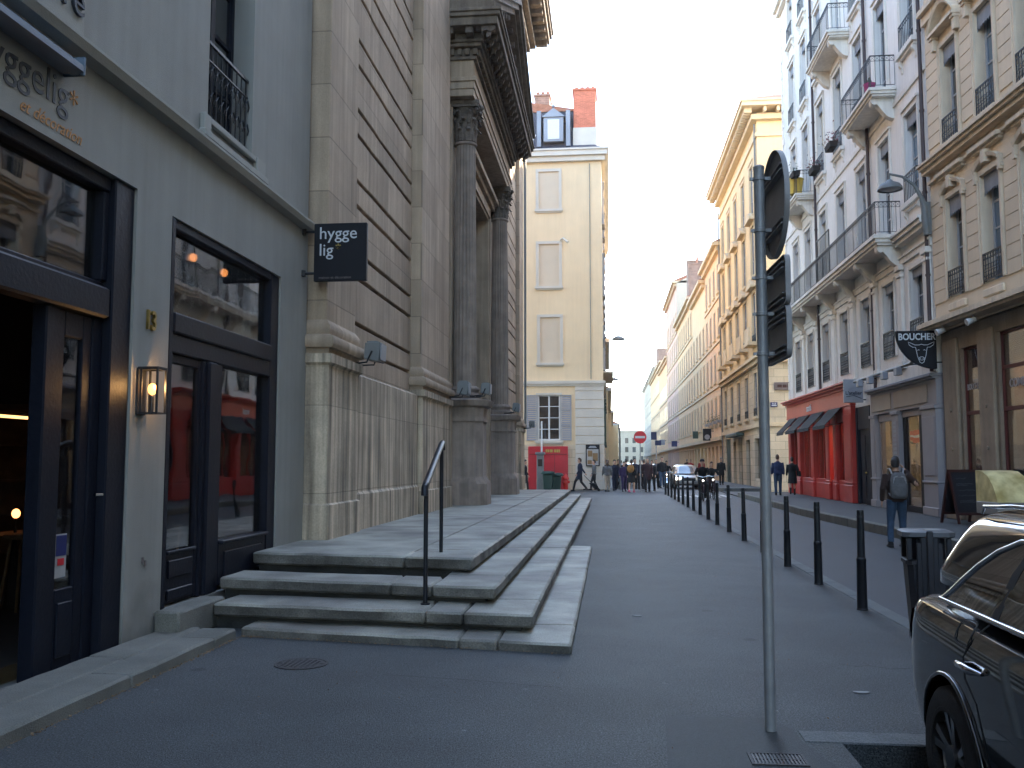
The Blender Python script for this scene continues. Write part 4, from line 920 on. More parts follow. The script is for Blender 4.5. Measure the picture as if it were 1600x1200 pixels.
CB(MB().prism([(y0 - 0.2, 12.31), (y1 + 0.2, 12.31), (apy, 14.5)], 'y', -0.5, 0.414)).build('tympanum', 'church_stone_plain', ch)
# ------------- doorway
mb = MB()
for a, bb, o in ((23.0, 23.399, 0.14), (28.501, 28.9, 0.14)): mb.box(a, bb, o, 0.425, 0.5, 9.61).box(a + 0.1, bb - 0.1, o - 0.05, 0.14, 0.5, 9.60)
mb.box(23.4, 28.5, 0.14, 0.425, 9.2, 9.62).box(23.1, 28.8, 0.09, 0.139, 9.3, 9.58).box(22.85, 29.05, -0.0, 0.42, 9.63, 9.80).box(22.75, 29.15, -0.12, 0.42, 9.801, 9.95)
CB(mb).build('door_surround', 'church_stone_plain', ch, bevel=0.01)
dr = MB()
for a in (23.42, 25.97):
    dr.cbox(a, a + 2.5, 0.95, 1.03, 0.56, 7.2, 0.01)
    for k, (za, zb_) in enumerate(((0.8, 2.3), (2.6, 4.6), (4.9, 6.8))):
        for s in (0.2, 1.35): dr.cbox(a + s, a + s + 0.95, 0.90, 0.949, za, zb_, 0.02)
dr.cbox(23.42, 28.47, 0.9, 1.04, 7.21, 7.5, 0.02)
d = CB(dr).build('church_door', 'navy_paint', ch)
mb = MB()
for k in range(22): yk = 23.55 + k * 0.228; mb.tube([(yk, 0.95, 7.5), (yk, 0.95, 9.19)], 0.02, 5)
for zz in (7.9, 8.5, 9.0): mb.box(23.42, 28.47, 0.93, 0.97, zz, zz + 0.04)
CB(mb).build('fanlight_grille', 'rail_paint', ch)
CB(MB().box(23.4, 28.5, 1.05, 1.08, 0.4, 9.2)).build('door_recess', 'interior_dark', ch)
# ------------- main cornice high above
mb = MB()
for z0_, z1_, o in ((19.6, 19.9, 0.06), (20.0, 20.25, 0.22), (20.251, 20.5, 0.45), (20.70, 21.0, 1.05), (21.001, 21.2, 1.15), (21.201, 21.35, 1.22)):
    mb.box(11.72 - (o if o > 0.3 else 0), 39.9 + o, -o, 0.41, z0_, z1_)
yy = 12.0
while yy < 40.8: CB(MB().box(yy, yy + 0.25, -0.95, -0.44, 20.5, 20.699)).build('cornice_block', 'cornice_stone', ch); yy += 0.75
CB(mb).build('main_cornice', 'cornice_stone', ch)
CB(MB().prism([(-1.0, 21.351), (17.8, 21.351), (9, 24.5)], 'x', 11.72, 40.4)).build('roof', 'terracotta', ch)
CB(MB().tube([(40.02, 0.02, 3.1), (40.02, 0.02, 20.0)], 0.055, 10).lathe([(0, 3.0), (0.09, 3.0), (0.09, 3.2), (0, 3.2)], (40.02, 0.02), 10)).build('downpipe', 'lamp_grey', ch)
# inscription-like lime runs on the first plinth (dirt and deposit that stays put)
mb = MB(); rnd = random.Random(8)
# ------------- floodlights
def flood(x, y, z, s, lab):
    t = thing('floodlight', lab, 'floodlight', (x, y, z), 0, 'floodlights fixed to the church front')
    mb = MB(); mb.loft([[(-0.05 * s, -0.5 * s, -0.30 * s), (0.0, -0.5 * s, 0.34 * s), (0.0, 0.5 * s, 0.34 * s), (-0.05 * s, 0.5 * s, -0.30 * s)], [(0.55 * s, -0.5 * s, -0.42 * s), (0.62 * s, -0.5 * s, 0.36 * s), (0.62 * s, 0.5 * s, 0.36 * s), (0.55 * s, 0.5 * s, -0.42 * s)]], True, True)
    for k in range(5): mb.box(0.05 * s, 0.5 * s, (-0.4 + 0.2 * k) * s - 0.006, (-0.4 + 0.2 * k) * s + 0.006, 0.3 * s, 0.42 * s)
    mb.build('housing', 'lamp_grey', t, bevel=0.01)
    MB().loft([[(0.63 * s, -0.42 * s, -0.34 * s), (0.66 * s, -0.42 * s, 0.30 * s), (0.66 * s, 0.42 * s, 0.30 * s), (0.63 * s, 0.42 * s, -0.34 * s)], [(0.60 * s, -0.42 * s, -0.34 * s), (0.61 * s, -0.42 * s, 0.30 * s), (0.61 * s, 0.42 * s, 0.30 * s), (0.60 * s, 0.42 * s, -0.34 * s)]], True, True).build('lens', 'sign_grey', t)
    mb = MB().tube([(0.3 * s, -0.54 * s, 0.0), (0.1 * s, -0.56 * s, -0.45 * s), (-0.5 * s, -0.3 * s, -0.5 * s), (-0.5 * s, 0.3 * s, -0.5 * s), (0.1 * s, 0.56 * s, -0.45 * s), (0.3 * s, 0.54 * s, 0.0)], 0.014, 6)
    mb.tube([(-0.5 * s, 0, -0.5 * s), (-0.85 * s, 0, -0.5 * s)], 0.02, 6)
    mb.build('bracket', 'black_iron', t)
flood(-3.50, 13.15, 3.16, 0.36, 'grey floodlight on the corner pier of the church, nearest of five')
flood(-3.42, 20.9, 3.25, 0.40, 'grey floodlight on the second plain pier, just before the first fluted column')
flood(-3.00, 21.75, 3.30, 0.34, 'grey floodlight on the pedestal ledge at the foot of the near fluted column')
flood(-3.00, 28.95, 3.28, 0.34, 'grey floodlight on the pedestal ledge at the foot of the far fluted column')
flood(-3.40, 39.6, 3.2, 0.36, 'grey floodlight on the last pier of the church, farthest of five')

# ------------------------------------------------------------------ cream corner building across the side street (front faces the camera, local x = X)
lb = thing('corner_building', 'tall cream corner building with blind windows, slate mansard and brick chimney beyond the church', 'building', (-6.0, 53.9, 0))
def LX(mb): mb.v = [(x + 6.0, y, z) for x, y, z in mb.v]; return mb
hs = [(-4.06, -2.86, 16.6, 18.9), (-4.06, -2.86, 11.95, 14.5), (-4.0, -2.82, 7.4, 10.1), (-4.12, -2.84, 2.84, 5.5)]
hs2 = [(x - 4.2, x2 - 4.2, a, b_) for x, x2, a, b_ in hs]
LX(wall(-22, -0.32, 2.6, 20.0, hs + hs2, 0.10, 26.0)).build('wall', 'cream_plaster', lb)
g = MB(); wall(-22, -0.32, -0.3, 2.598, [], 0.1, 26.0, mb=g); LX(g).build('base_wall', 'ashlar_cream', lb)
# quoin strip at the corner
mb = MB(); z = 0.0
while z < 6.0:
    h = 0.52; mb.box(-1.95, -0.29, -0.04, 0.5, z + 0.012, z + h - 0.012).box(-0.40, -0.285, 0.51, 1.6, z + 0.012, z + h - 0.012); z += h
LX(mb).build('quoins', 'cream_trim', lb, bevel=0.012)
mb = MB().box(-22, -0.18, -0.14, 26.1, 6.15, 6.32).box(-22, -0.24, -0.08, 26.05, 6.02, 6.149); LX(mb).build('string_course', 'cream_trim', lb)
for cx, z, w_, h_ in ((-3.46, 16.6, 1.2, 2.3), (-3.46, 11.95, 1.2, 2.55), (-3.41, 7.4, 1.18, 2.7)):
    for dx in (0, -4.2):
        f = inst(cached(('bl', w_, h_), lambda: MB().box(-w_ / 2, w_ / 2, 0, 0.03, 0, h_).mesh('blind_window')), 'blind_window', 'cream_blind', lb, (cx + dx + 6, 0.07, z))
        inst(surround_mesh(w_, h_, 0.17, 0.03, True, False), 'surround', 'cream_trim', f, (0, -0.07, 0))
window(lb, -3.48 + 6, 2.84, 1.28, 2.66, 0.09, 4, True, 'white_paint', 'glass_dark', ('cream_trim', 0.12, 0.03, True, False), shut='shutter_grey')
mb = MB().box(-22.2, 0.05, -0.42, 26.4, 19.75, 20.05).box(-22.1, -0.10, -0.25, 26.2, 19.45, 19.749).box(-22.25, 0.12, -0.5, 26.5, 20.051, 20.16); LX(mb).build('cornice', 'cream_trim', lb)
mb = MB(); rg = []
for z, i in ((20.165, 0.0), (20.5, 0.55), (21.3, 0.95), (22.2, 1.25), (22.95, 1.4)):
    rg.append([(-22 + i, i - 0.4, z), (-0.15 - i, i - 0.4, z), (-0.15 - i, 26 - i, z), (-22 + i, 26 - i, z)])
mb.loft(rg, True, True); LX(mb).build('mansard_roof', 'slate', lb)
mb = MB().box(-20.7, -1.45, 0.92, 24.8, 22.951, 23.1); mb.prism([(-20.6, 23.11), (-1.6, 23.11), (-11, 24.9)], 'y', 1.2, 24); LX(mb).build('upper_roof', 'terracotta', lb)
mb = MB().cbox(-3.75, -2.55, -0.12, 1.2, 20.7, 22.2, 0.02).prism([(-3.85, 22.2), (-2.45, 22.2), (-3.15, 22.75)], 'y', -0.2, 1.3).ball((-3.15, -0.15, 22.85), 0.1, 8, 6); LX(mb)
dm = mb.build('dormer', 'zinc', lb); LX(MB().box(-3.5, -2.8, -0.15, -0.12, 20.85, 22.05)).build('window', 'white_paint', dm)
for a_, b_ in ((-4.15, -3.9), (-2.4, -2.15)): LX(MB().box(a_, b_, -0.15, 1.0, 20.4, 22.6)).build('dormer_cheek', 'zinc', lb)
def chimney(root, fx, x0, x1, y0, y1, z0, z1, m='brick', pots=4, base=None):
    mb = MB().box(x0, x1, y0, y1, z0, z1).box(x0 - 0.07, x1 + 0.07, y0 - 0.07, y1 + 0.07, z1, z1 + 0.12)
    if base: mb.box(x0 - 0.04, x1 + 0.04, y0 - 0.04, y1 + 0.04, z0, z0 + base)
    c = fx(mb).build('chimney', m, root); p = MB()
    for k in range(pots):
        px = x0 + (x1 - x0) * (k + 0.5) / pots; p.lathe([(0, z1 + 0.12), (0.12, z1 + 0.12), (0.10, z1 + 0.5), (0.12, z1 + 0.55), (0, z1 + 0.55)], (px, (y0 + y1) / 2), 8)
    fx(p).build('chimney_pots', 'terracotta', c); return c
chimney(lb, LX, -1.95, -0.62, 0.2, 2.0, 20.6, 23.9, 'brick', 4); LX(MB().box(-1.99, -0.58, 0.16, 2.04, 20.3, 21.6)).build('chimney_base', 'cream_trim', lb)
chimney(lb, LX, -4.55, -3.6, 3.5, 5.0, 23.0, 25.0, 'old_brick', 3)
mb = MB().tube([(-5.1, -0.55, 20.3), (-4.5, -0.6, 20.4), (-4.2, -0.5, 21.0)], 0.05, 6); LX(mb).build('gutter', 'white_paint', lb)
# street-side windows, balconies and shutters seen edge-on
for yy in (3.0, 6.5, 10.0, 13.5, 17.0):
    for z in (2.9, 7.4, 11.9, 16.4):
        o = inst(cached(('ss',), lambda: MB().box(0, 0.05, -0.55, 0.55, 0, 2.3).box(0, 0.10, -0.7, -0.56, -0.1, 2.4).box(0, 0.10, 0.56, 0.7, -0.1, 2.4).box(0, 0.16, -0.75, 0.75, 2.4, 2.5).box(0, 0.16, -0.75, 0.75, -0.2, -0.101).mesh('window')), 'window', 'green_paint' if z < 5 else 'shutter_grey', lb, (-0.32 + 6.002, yy, z))
LX(MB().box(-0.31, 0.28, 1.2, 8.8, 6.9, 7.0)).build('balcony', 'cream_trim', lb)
LX(MB().tube([(-2.75, -0.05, 14.7), (-2.6, -0.35, 14.75), (-2.3, -0.6, 14.45)], 0.06, 8)).build('camera_arm', 'cream_trim', lb)
# red shop panel, framed menu board
t = thing('billboard', 'large red panel with faint gold lettering on the wall of the cream corner building', 'billboard', (-3.55, 53.86, 0.1))
MB().cbox(-1.15, 1.17, -0.10, 0.03, -0.1, 2.4, 0.02).build('panel', 'poster_red', t)
mb = MB()
for x in (-0.35, 0.4): mb.box(x - 0.015, x + 0.015, -0.108, -0.101, 0.1, 1.9)
mb.box(-1.1, 1.1, -0.108, -0.101, 1.92, 1.95); mb.build('moulding', 'dark_red_frame', t)

mb = MB()
for i, wd in enumerate((0.10, 0.08, 0.11, 0.04, 0.09, 0.10, 0.07)): mb.box(-0.12 + i * 0.125, -0.12 + i * 0.125 + wd, -0.112, -0.101, 2.05, 2.22)
mb.build('lettering', 'brass', t)
t = thing('menu_board', 'black framed notice board with pictures on the quoined corner of the cream building', 'notice board', (-0.95, 53.82, 1.35))
MB().cbox(-0.40, 0.40, -0.07, 0.03, 0, 1.25, 0.02).build('frame', 'sign_black', t); MB().box(-0.34, 0.34, -0.076, -0.071, 0.06, 0.98).build('paper', 'paper', t)
MB().box(0.0, 0.3, -0.081, -0.077, 0.3, 0.75).box(-0.3, -0.05, -0.081, -0.077, 0.12, 0.35).box(-0.28, -0.02, -0.081, -0.077, 0.55, 0.9).build('pictures', 'interior_tan', t)
MB().prism([(-0.25, 1.05), (0.25, 1.05), (0.15, 1.17), (-0.15, 1.17)], 'y', -0.08, -0.071).build('heading', 'sign_grey', t)
LX(MB().box(-0.95, -0.318, -0.02, 0.3, 6.33, 19.44)).build('corner_strip', 'cream_plaster', lb)
LX(MB().tube([(-1.02, -0.05, 6.4), (-1.02, -0.05, 19.3)], 0.02, 5)).build('cable', 'lamp_grey', lb)
# more buildings up the left side
def leftb(name, lab, y0, y1, x, h, m, nb):
    t = thing(name, lab, 'building', (x, y0, 0), PI / 2)
    fl = [(4.6 + k * 3.6) for k in range(int((h - 6) / 3.6) + 1)]; st_ = (y1 - y0) / nb; hs = [(st_ * (i + .5) - .55, st_ * (i + .5) + .55, z, z + 2.1) for i in range(nb) for z in fl]
    wall(0, y1 - y0, -0.3, h, hs, 0.25, 12).build('wall', m, t)
    for h_ in hs: inst(pane_mesh(1.1, 2.1), 'window', 'glass_curtain', t, ((h_[0] + h_[1]) / 2, 0.2, h_[2]))
    MB().box(-0.1, y1 - y0 + 0.1, -0.45, 12, h + 0.001, h + 0.35).build('cornice', 'cream_trim', t)
    MB().prism([(-0.3, h + 0.36), (12, h + 0.36), (6, h + 3)], 'x', 0, y1 - y0).build('roof', 'terracotta', t)
    return t
leftb('town_house', 'cream street house adjoining the corner building on the left side of the street', 80.2, 104, -0.35, 12, 'ashlar_cream', 7)
leftb('town_house', 'pale yellow street house farther up the left side of the street', 104.2, 150, -0.1, 9.6, 'yellow_plaster', 12)
leftb('town_house', 'sunlit yellow street house near the end of the left side of the street', 150.2, 205, 0.4, 9.6, 'yellow_plaster', 14)
leftb('town_house', 'farthest sunlit yellow street house on the left, where the street bends', 205.2, 290, 2.0, 9.8, 'yellow_plaster', 18)
# street lamps on the left side
def arm_lamp(x, y, z, out, lab, grp):
    t = thing('street_lamp', lab, 'street lamp', (x, y, z), 0, grp)
    MB().tube([(0, 0, -0.5), (0, 0, 0.05)], 0.07, 8).tube([(0, 0, 0), (out * 0.25, 0, 0.22), (out * 0.55, 0, 0.32), (out * 0.85, 0, 0.25)], 0.035, 8).build('arm', 'lamp_grey', t, smooth=50)
    MB().lathe([(0, -0.02), (0.34, -0.02), (0.33, 0.06), (0.20, 0.16), (0.07, 0.22), (0, 0.23)], (out * 0.95, 0), 16, sx=1.2).build('lamp_head', 'lamp_grey', t, smooth=40)
arm_lamp(-0.28, 56.0, 9.0, 0.95, 'curved street lamp on the street side of the cream corner building, nearer of two', 'street lamps on the left side of the street')
arm_lamp(-0.28, 75.0, 8.2, 0.75, 'smaller street lamp farther along the left side of the street', 'street lamps on the left side of the street')
# things at the foot of the cream building
t = thing('traffic_pillar', 'stone coloured service pillar with a thin white pole before the red panel', 'pillar', (-3.9, 52.6, 0))
MB().cbox(-0.20, 0.20, -0.2, 0.2, -0.03, 2.0, 0.02).cbox(-0.27, 0.27, -0.27, 0.27, 2.0, 2.15, 0.03).build('pillar', 'lamp_grey', t); MB().tube([(0.08, 0, 2.15), (0.08, 0, 3.9)], 0.05, 8).build('pole', 'white_paint', t)
MB().box(-0.12, 0.12, -0.215, -0.20, 1.35, 1.75).build('panel', 'interior_dark', t)
def wheelie(x, y, lab, h=1.12, m='bin_green'):
    t = thing('street_bin', lab, 'bin', (x, y, -0.03), 0, 'dark green bins before the red panel')
    MB().loft([[(s * (0.24 + 0.05 * q), d * (0.24 + 0.05 * q), z) for s, d in ((-1, -1), (1, -1), (1, 1), (-1, 1))] for z, q in ((0.08, 0), (h - 0.18, 1))], True, True).build('body', m, t, bevel=0.03)
    MB().lathe([(0, h - 0.178), (0.40, h - 0.178), (0.41, h - 0.12), (0.33, h - 0.03), (0.15, h), (0, h)], n=12).build('lid', m, t, smooth=30)
    for s in (-1, 1): MB().disc((s * 0.22, 0.2, 0.09), 0.09, (1, 0, 0), 0.05, 12).build('wheel', 'rubber', t)
wheelie(-3.42, 51.9, 'dark green street bin directly right of the service pillar'); wheelie(-2.98, 52.3, 'dark green street bin between its twin bin and the red hydrant', 1.02)
t = thing('fire_hydrant', 'bright red fire hydrant standing right of the dark green bins', 'hydrant', (-2.45, 52.3, -0.03))
MB().lathe([(0, 0), (0.22, 0), (0.22, 0.05), (0.14, 0.08), (0.14, 0.62), (0.19, 0.64), (0.19, 0.70), (0.15, 0.80), (0.06, 0.90), (0.05, 0.95), (0, 0.96)], n=16).build('body', 'hydrant_red', t, smooth=40)
MB().disc((0, 0, 0.5), 0.075, (1, 0, 0), 0.46, 12).disc((0, -0.05, 0.5), 0.085, (0, 1, 0), 0.36, 12).build('outlet', 'hydrant_red', t)
# houses closing the far end
t = thing('end_building', 'pale building closing the far end of the street', 'building', (2, 330, 0))
hs = [(1 + i * 2.6, 2.2 + i * 2.6, z, z + 1.9) for i in range(9) for z in (2, 5.2, 8.4)]
wall(0, 26, -0.3, 12.5, hs, 0.2, 10).build('wall', 'grey_plaster', t)
for h_ in hs: inst(pane_mesh(1.2, 1.9), 'window', 'glass_curtain', t, ((h_[0] + h_[1]) / 2, 0.15, h_[2]))
MB().box(-0.3, 26.3, -0.4, 10.2, 12.501, 12.9).build('cornice', 'cream_trim', t)
# ------------------------------------------------------------------ white building on the right (local x = 46 - Y, local y = X - 8.75)
wb = thing('white_building', 'tall white apartment house with iron balconies above the red shop', 'building', (8.75, 46.0, 0), -PI / 2)
def WX(mb): mb.v = [(46.0 - x, y, z) for x, y, z in mb.v]; return mb      # given Y, depth, z
bays = [43.45, 40.85, 38.0, 35.1, 32.25, 29.6, 26.95]
Ws = 1.12
F = [(4.80, 2.32), (8.45, 3.25), (12.98, 3.35), (17.2, 3.1), (21.2, 2.5)]
holes = []
for bi, yb in enumerate(bays):
    for fi, (z, h) in enumerate(F):
        zz, hh = z, h
        if bi == 6 and fi in (1, 2): zz += 0.62; hh -= 0.62
        if (fi == 2 and bi in (0, 2, 3, 4)) or (fi == 3 and bi in (0, 1, 2, 4, 5, 6)) or fi == 4: zz += 0.25; hh -= 0.25
        holes.append((46 - yb - Ws / 2, 46 - yb + Ws / 2, zz, zz + hh, fi, bi))
shopholes = [(0.35, 11.05, 0.0, 3.95), (12.05, 13.87, 0.0, 3.5), (14.2, 20.0, 0.0, 3.95)]
wall(0, 20.35, -0.2, 24.6, [h[:4] for h in holes] + shopholes, 0.26, 11.0).build('wall', 'white_plaster', wb)
for x0, x1, z0, z1, fi, bi in holes:
    bal = (fi == 1 and bi < 6) or (fi == 2 and bi in (1, 5)) or (fi == 3 and bi == 3)
    w_, h_ = x1 - x0, z1 - z0
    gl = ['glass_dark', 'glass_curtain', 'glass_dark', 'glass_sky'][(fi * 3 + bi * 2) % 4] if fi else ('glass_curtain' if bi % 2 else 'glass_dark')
    f = window(wb, (x0 + x1) / 2, z0, w_, h_, 0.18, 4 if h_ > 2.6 else 3, True, 'window_frame', gl, ('white_trim', 0.15 if fi else 0.10, 0.045, not bal and fi > 0, fi > 0), None if bal else (0.82, 1 if fi == 0 else 0, 0.06 if fi == 0 else 0.10), (0.42 if fi else 0.30, 9, 0.0))
    bk = (fi * 5 + bi * 7 + 2) % 5
    if fi and bk < 2: inst(cached(('blind', bk, round(h_, 1)), lambda: MB().box(-w_ / 2 + .08, w_ / 2 - .08, 0.0, 0.012, h_ * (.45 if bk else .68), h_ - .08).mesh('blind')), 'blind', 'blind_cream' if bk else 'lambrequin', f, (0, -0.03, 0))
    if fi and not bal:      # small consoles under the sill
        for s in (-1, 1): inst(cached(('cons',), lambda: MB().prism([(0, -0.221), (-0.12, -0.221), (-0.11, -0.34), (-0.05, -0.42), (-0.03, -0.55), (0, -0.6)], 'x', -0.06, 0.06).mesh('sill_console')), 'sill_console', 'white_trim', wb, ((x0 + x1) / 2 + s * (w_ / 2 + 0.05), 0, z0))
# pilasters and bands on the first floor
for yb in [44.75, 42.15, 39.45, 36.55, 33.7, 30.95, 28.3, 25.95]:
    x = 46 - yb; mb = MB(); mb.cbox(x - 0.17, x + 0.17, -0.10, -0.001, 4.55, 7.25, 0.01).cbox(x - 0.21, x + 0.21, -0.14, -0.001, 4.32, 4.549, 0.01).cbox(x - 0.23, x + 0.23, -0.17, -0.001, 7.251, 7.42, 0.015).cbox(x - 0.20, x + 0.20, -0.14, -0.001, 7.05, 7.13, 0.006); mb.build('pilaster', 'white_trim', wb)
each(wb, 'string_course', 'white_trim', (0, 20.34, -0.06, -0.001, 7.43, 7.60), (0, 20.34, -0.10, -0.001, 7.601, 7.66), (0.01, 20.34, -0.05, -0.001, 12.35, 12.5), (0, 20.34, -0.05, -0.001, 4.0, 4.31), (-0.1, 20.34, -0.35, -0.001, 24.1, 24.45), (-0.1, 20.34, -0.2, -0.001, 23.9, 24.099))
mb = MB(); z = 4.6
while z < 23.8:
    mb.box(-0.03, 0.42, -0.035, 0.2, z + 0.02, z + 0.40); mb.box(-0.031, 0.25, -0.036, 0.2, z + 0.44, z + 0.82); z += 0.84
mb.build('quoins', 'white_trim', wb, bevel=0.01)
MB().prism([(-0.3, 24.601), (11, 24.601), (5.5, 27)], 'x', 0, 20.3).build('roof', 'terracotta', wb)
balcony(wb, 0.1, 17.85, 8.36, 0.80, [46 - v for v in (44.75, 42.15, 39.45, 36.55, 33.7, 30.95, 28.45)], th=0.28)
balcony(wb, 46 - 31.75, 46 - 28.2, 12.92, 0.78, [46 - 31.35, 46 - 28.6])
balcony(wb, 46 - 42.6, 46 - 39.4, 12.95, 0.78, [46 - 42.2, 46 - 39.8])
balcony(wb, 46 - 36.8, 46 - 33.2, 17.15, 0.78, [46 - 36.4, 46 - 33.6])
MB().box(46 - 28.18, 20.33, -0.30, -0.001, 8.08, 8.2).box(46 - 28.18, 20.33, -0.22, -0.001, 7.95, 8.079).box(46 - 28.18, 20.33, -0.36, -0.001, 8.201, 8.27).build('cornice', 'white_trim', wb)
for yb, z0 in ((38.95, 4.0), (31.12, 3.9), (25.80, 4.0)):
    mb = MB().tube([(46 - yb, -0.09, z0), (46 - yb, -0.09, 24.0)], 0.055, 8)
    for k in range(9): mb.lathe([(0, z0 + 0.3 + k * 2.3), (0.072, z0 + 0.3 + k * 2.3), (0.072, z0 + 0.36 + k * 2.3), (0, z0 + 0.36 + k * 2.3)], (46 - yb, -0.09), 8)
    mb.build('downpipe', 'gutter_brown', wb, smooth=40)
chimney(wb, lambda m: m, 6, 7, 5, 8, 24.8, 28.5, 'old_brick', 2)
# wire screen on the long balcony
t = thing('balcony_screen', 'wire mesh screen standing on the long first balcony of the white house', 'screen', (8.1, 35.4, 8.37), -PI / 2)
mb = MB(); mb.box(-1.0, -0.97, -0.02, 0.02, 0, 1.75).box(0.97, 1.0, -0.02, 0.02, 0, 1.75).box(-0.97, 0.97, -0.02, 0.02, 1.72, 1.75)
for k in range(24): mb.box(-0.96 + k * 0.08, -0.954 + k * 0.08, -0.003, 0.003, 0, 1.72)
for k in range(20): mb.box(-0.96, 0.96, -0.002, 0.002, 0.08 * k + 0.06, 0.08 * k + 0.066)
mb.build('mesh', 'black_iron', t)
def plant(x, y, z, m, lab, n=70, r=0.28, pot='interior_dark', grp=None, seed=1, long=0.4):
    t = thing('flower_box', lab, 'plant', (x, y, z), 0, grp); MB().loft([[(-0.13, -long, 0), (0.13, -long, 0), (0.13, long, 0), (-0.13, long, 0)], [(-0.16, -long - 0.03, 0.2), (0.16, -long - 0.03, 0.2), (0.16, long + 0.03, 0.2), (-0.16, long + 0.03, 0.2)]], True, True).build('planter', pot, t)
    rnd = random.Random(seed); mb = MB(); m2 = MB()
    for k in range(n):
        c = Vector((rnd.gauss(0, r * 0.4), rnd.uniform(-long, long), 0.2 + abs(rnd.gauss(0.12, r * 0.45)))); s = rnd.uniform(0.03, 0.075); a = Vector((rnd.uniform(-1, 1), rnd.uniform(-1, 1), rnd.uniform(-1, 1))).normalized(); b_ = a.orthogonal().normalized()
        (mb if k % 3 else m2).add([c, c + a * s + b_ * s * 0.5, c + a * s * 2, c + a * s - b_ * s * 0.5], [(0, 1, 2, 3)])
    mb.build('flowers' if m != 'leaf_green' else 'foliage', m, t); m2.build('leaves', 'leaf_green', t); return t
plant(8.45, 38.0, 13.35, 'flower_red', 'window box of dull red flowers on the white house, lower of two', 110, 0.4, grp='flower boxes on the white house', seed=3)
plant(8.45, 35.1, 13.35, 'flower_red', 'window box of dull red flowers on the white house, just below the upper balcony', 110, 0.4, grp='flower boxes on the white house', seed=4)
t = thing('bucket', 'yellow bucket hung in the leafy balcony railing of the white house', 'bucket', (8.15, 40.3, 13.15))
MB().loft([[(r * math.cos(a) , r * math.sin(a), z) for a in [2 * PI * k / 20 for k in range(20)]] for r, z in ((0.02, 0.0), (0.26, 0.0), (0.34, 0.62), (0.36, 0.62), (0.36, 0.66), (0.31, 0.66), (0.25, 0.1), (0.02, 0.1))]).build('pail', 'bucket_yellow', t, smooth=40)
plant(8.05, 40.9, 13.75, 'leaf_green', 'trailing green plants along the balcony railing beside the yellow bucket', 160, 0.4, grp=None, seed=6, long=1.4)
t = thing('flower_pot', 'bright pink pot on the slab of the middle balcony of the white house', 'pot', (8.1, 28.65, 12.94)); MB().lathe([(0, 0), (0.13, 0), (0.19, 0.26), (0.17, 0.26), (0.12, 0.2), (0, 0.2)], n=16).build('pot', 'flower_pink', t, smooth=40)
MB().lathe([(0, 0.2), (0.1, 0.25), (0.04, 0.45), (0, 0.5)], n=8).build('plant', 'leaf_green', t)

# ---- shopfronts in the ground floor of the white house
def shop_room(root, x0, x1, z1, y1, m, name='interior'):
    MB().quad((x0, y1, 0.1), (x1, y1, 0.1), (x1, y1, z1), (x0, y1, z1)).quad((x0, 0.27, 0.1), (x0, y1, 0.1), (x0, y1, z1), (x0, 0.27, z1)).quad((x1, 0.27, 0.1), (x1, y1, 0.1), (x1, y1, z1), (x1, 0.27, z1)).quad((x0, 0.27, z1), (x1, 0.27, z1), (x1, y1, z1), (x0, y1, z1)).quad((x0, 0.27, 0.11), (x1, 0.27, 0.11), (x1, y1, 0.11), (x0, y1, 0.11)).build(name, m, root)
def room_lamp(x, y, z, w_, lab, e=25, grp=None):
    e = e * 0.28
    t = thing('ceiling_lamp', lab, 'lamp', (x, y, z), 0, grp)
    MB().box(-0.15, 0.15, -w_ / 2, w_ / 2, -0.03, 0.0).build('tube', 'lamp_tube', t); MB().box(-0.17, 0.17, -w_ / 2 - 0.02, w_ / 2 + 0.02, 0.001, 0.05).build('housing', 'white_paint', t)
    l = bpy.data.lights.new('room_light', 'AREA'); l.energy = e; l.color = (1, 0.72, 0.42); l.size = 0.3; l.size_y = w_; l.shape = 'RECTANGLE'
    o = bpy.data.objects.new('room_light', l); COL.objects.link(o); o.parent = t; o.location = (0, 0, -0.05)
# red shop
rs = thing('red_shopfront', 'red painted wooden shopfront with four dark awnings and an orange fascia', 'shopfront', (8.75, 46.0, 0.115), -PI / 2)
def RX(mb, dz=-0.115): mb.v = [(46.0 - x, y, z + dz) for x, y, z in mb.v]; return mb
mb = MB(); piers = [(45.15, 45.75), (43.05, 43.6), (40.3, 40.87), (37.45, 38.08), (36.35, 36.8), (34.0, 35.15)]
for a, b_ in piers:
    mb.cbox(a, b_, -0.16, 0.2, 0.75, 3.60, 0.015).cbox(a - 0.03, b_ + 0.03, -0.20, 0.2, 0.12, 0.749, 0.015).cbox(a + 0.1, b_ - 0.1, -0.175, -0.161, 1.0, 3.3, 0.006).cbox(a - 0.02, b_ + 0.02, -0.19, 0.2, 0.80, 0.86, 0.01)
op = [(43.6, 45.15), (40.87, 43.05), (38.08, 40.3), (35.15, 36.35)]
for a, b_ in op + [(36.8, 37.45)]:
    mb.cbox(a + 0.001, b_ - 0.001, -0.08, 0.2, 0.12, 0.90, 0.01)
    mb.cbox(a + 0.12, b_ - 0.12, -0.10, -0.081, 0.25, 0.75, 0.01)
    mb.cbox(a + 0.001, b_ - 0.001, -0.10, 0.2, 3.05, 3.6, 0.01)
body = RX(mb).build('frame', 'red_paint', rs)
RX(MB().box(33.96, 45.95, -0.19, 0.2, 3.601, 3.66).cbox(33.9, 46.05, -0.34, 0.0, 4.30, 4.38, 0.01).cbox(33.85, 46.1, -0.42, 0.0, 4.381, 4.46, 0.01).box(33.96, 46.0, -0.22, 0.0, 4.2, 4.299)).build('cornice', 'red_paint', rs)
RX(MB().box(33.97, 45.95, -0.17, 0.2, 3.661, 4.199)).build('fascia', 'orange_red', rs)
text('lettering', 'acoté', 0.42, 'letter_white', rs, (46 - 41.3, -0.185, 3.76 - 0.115), FR, 0.01, 'LEFT', 0.008)
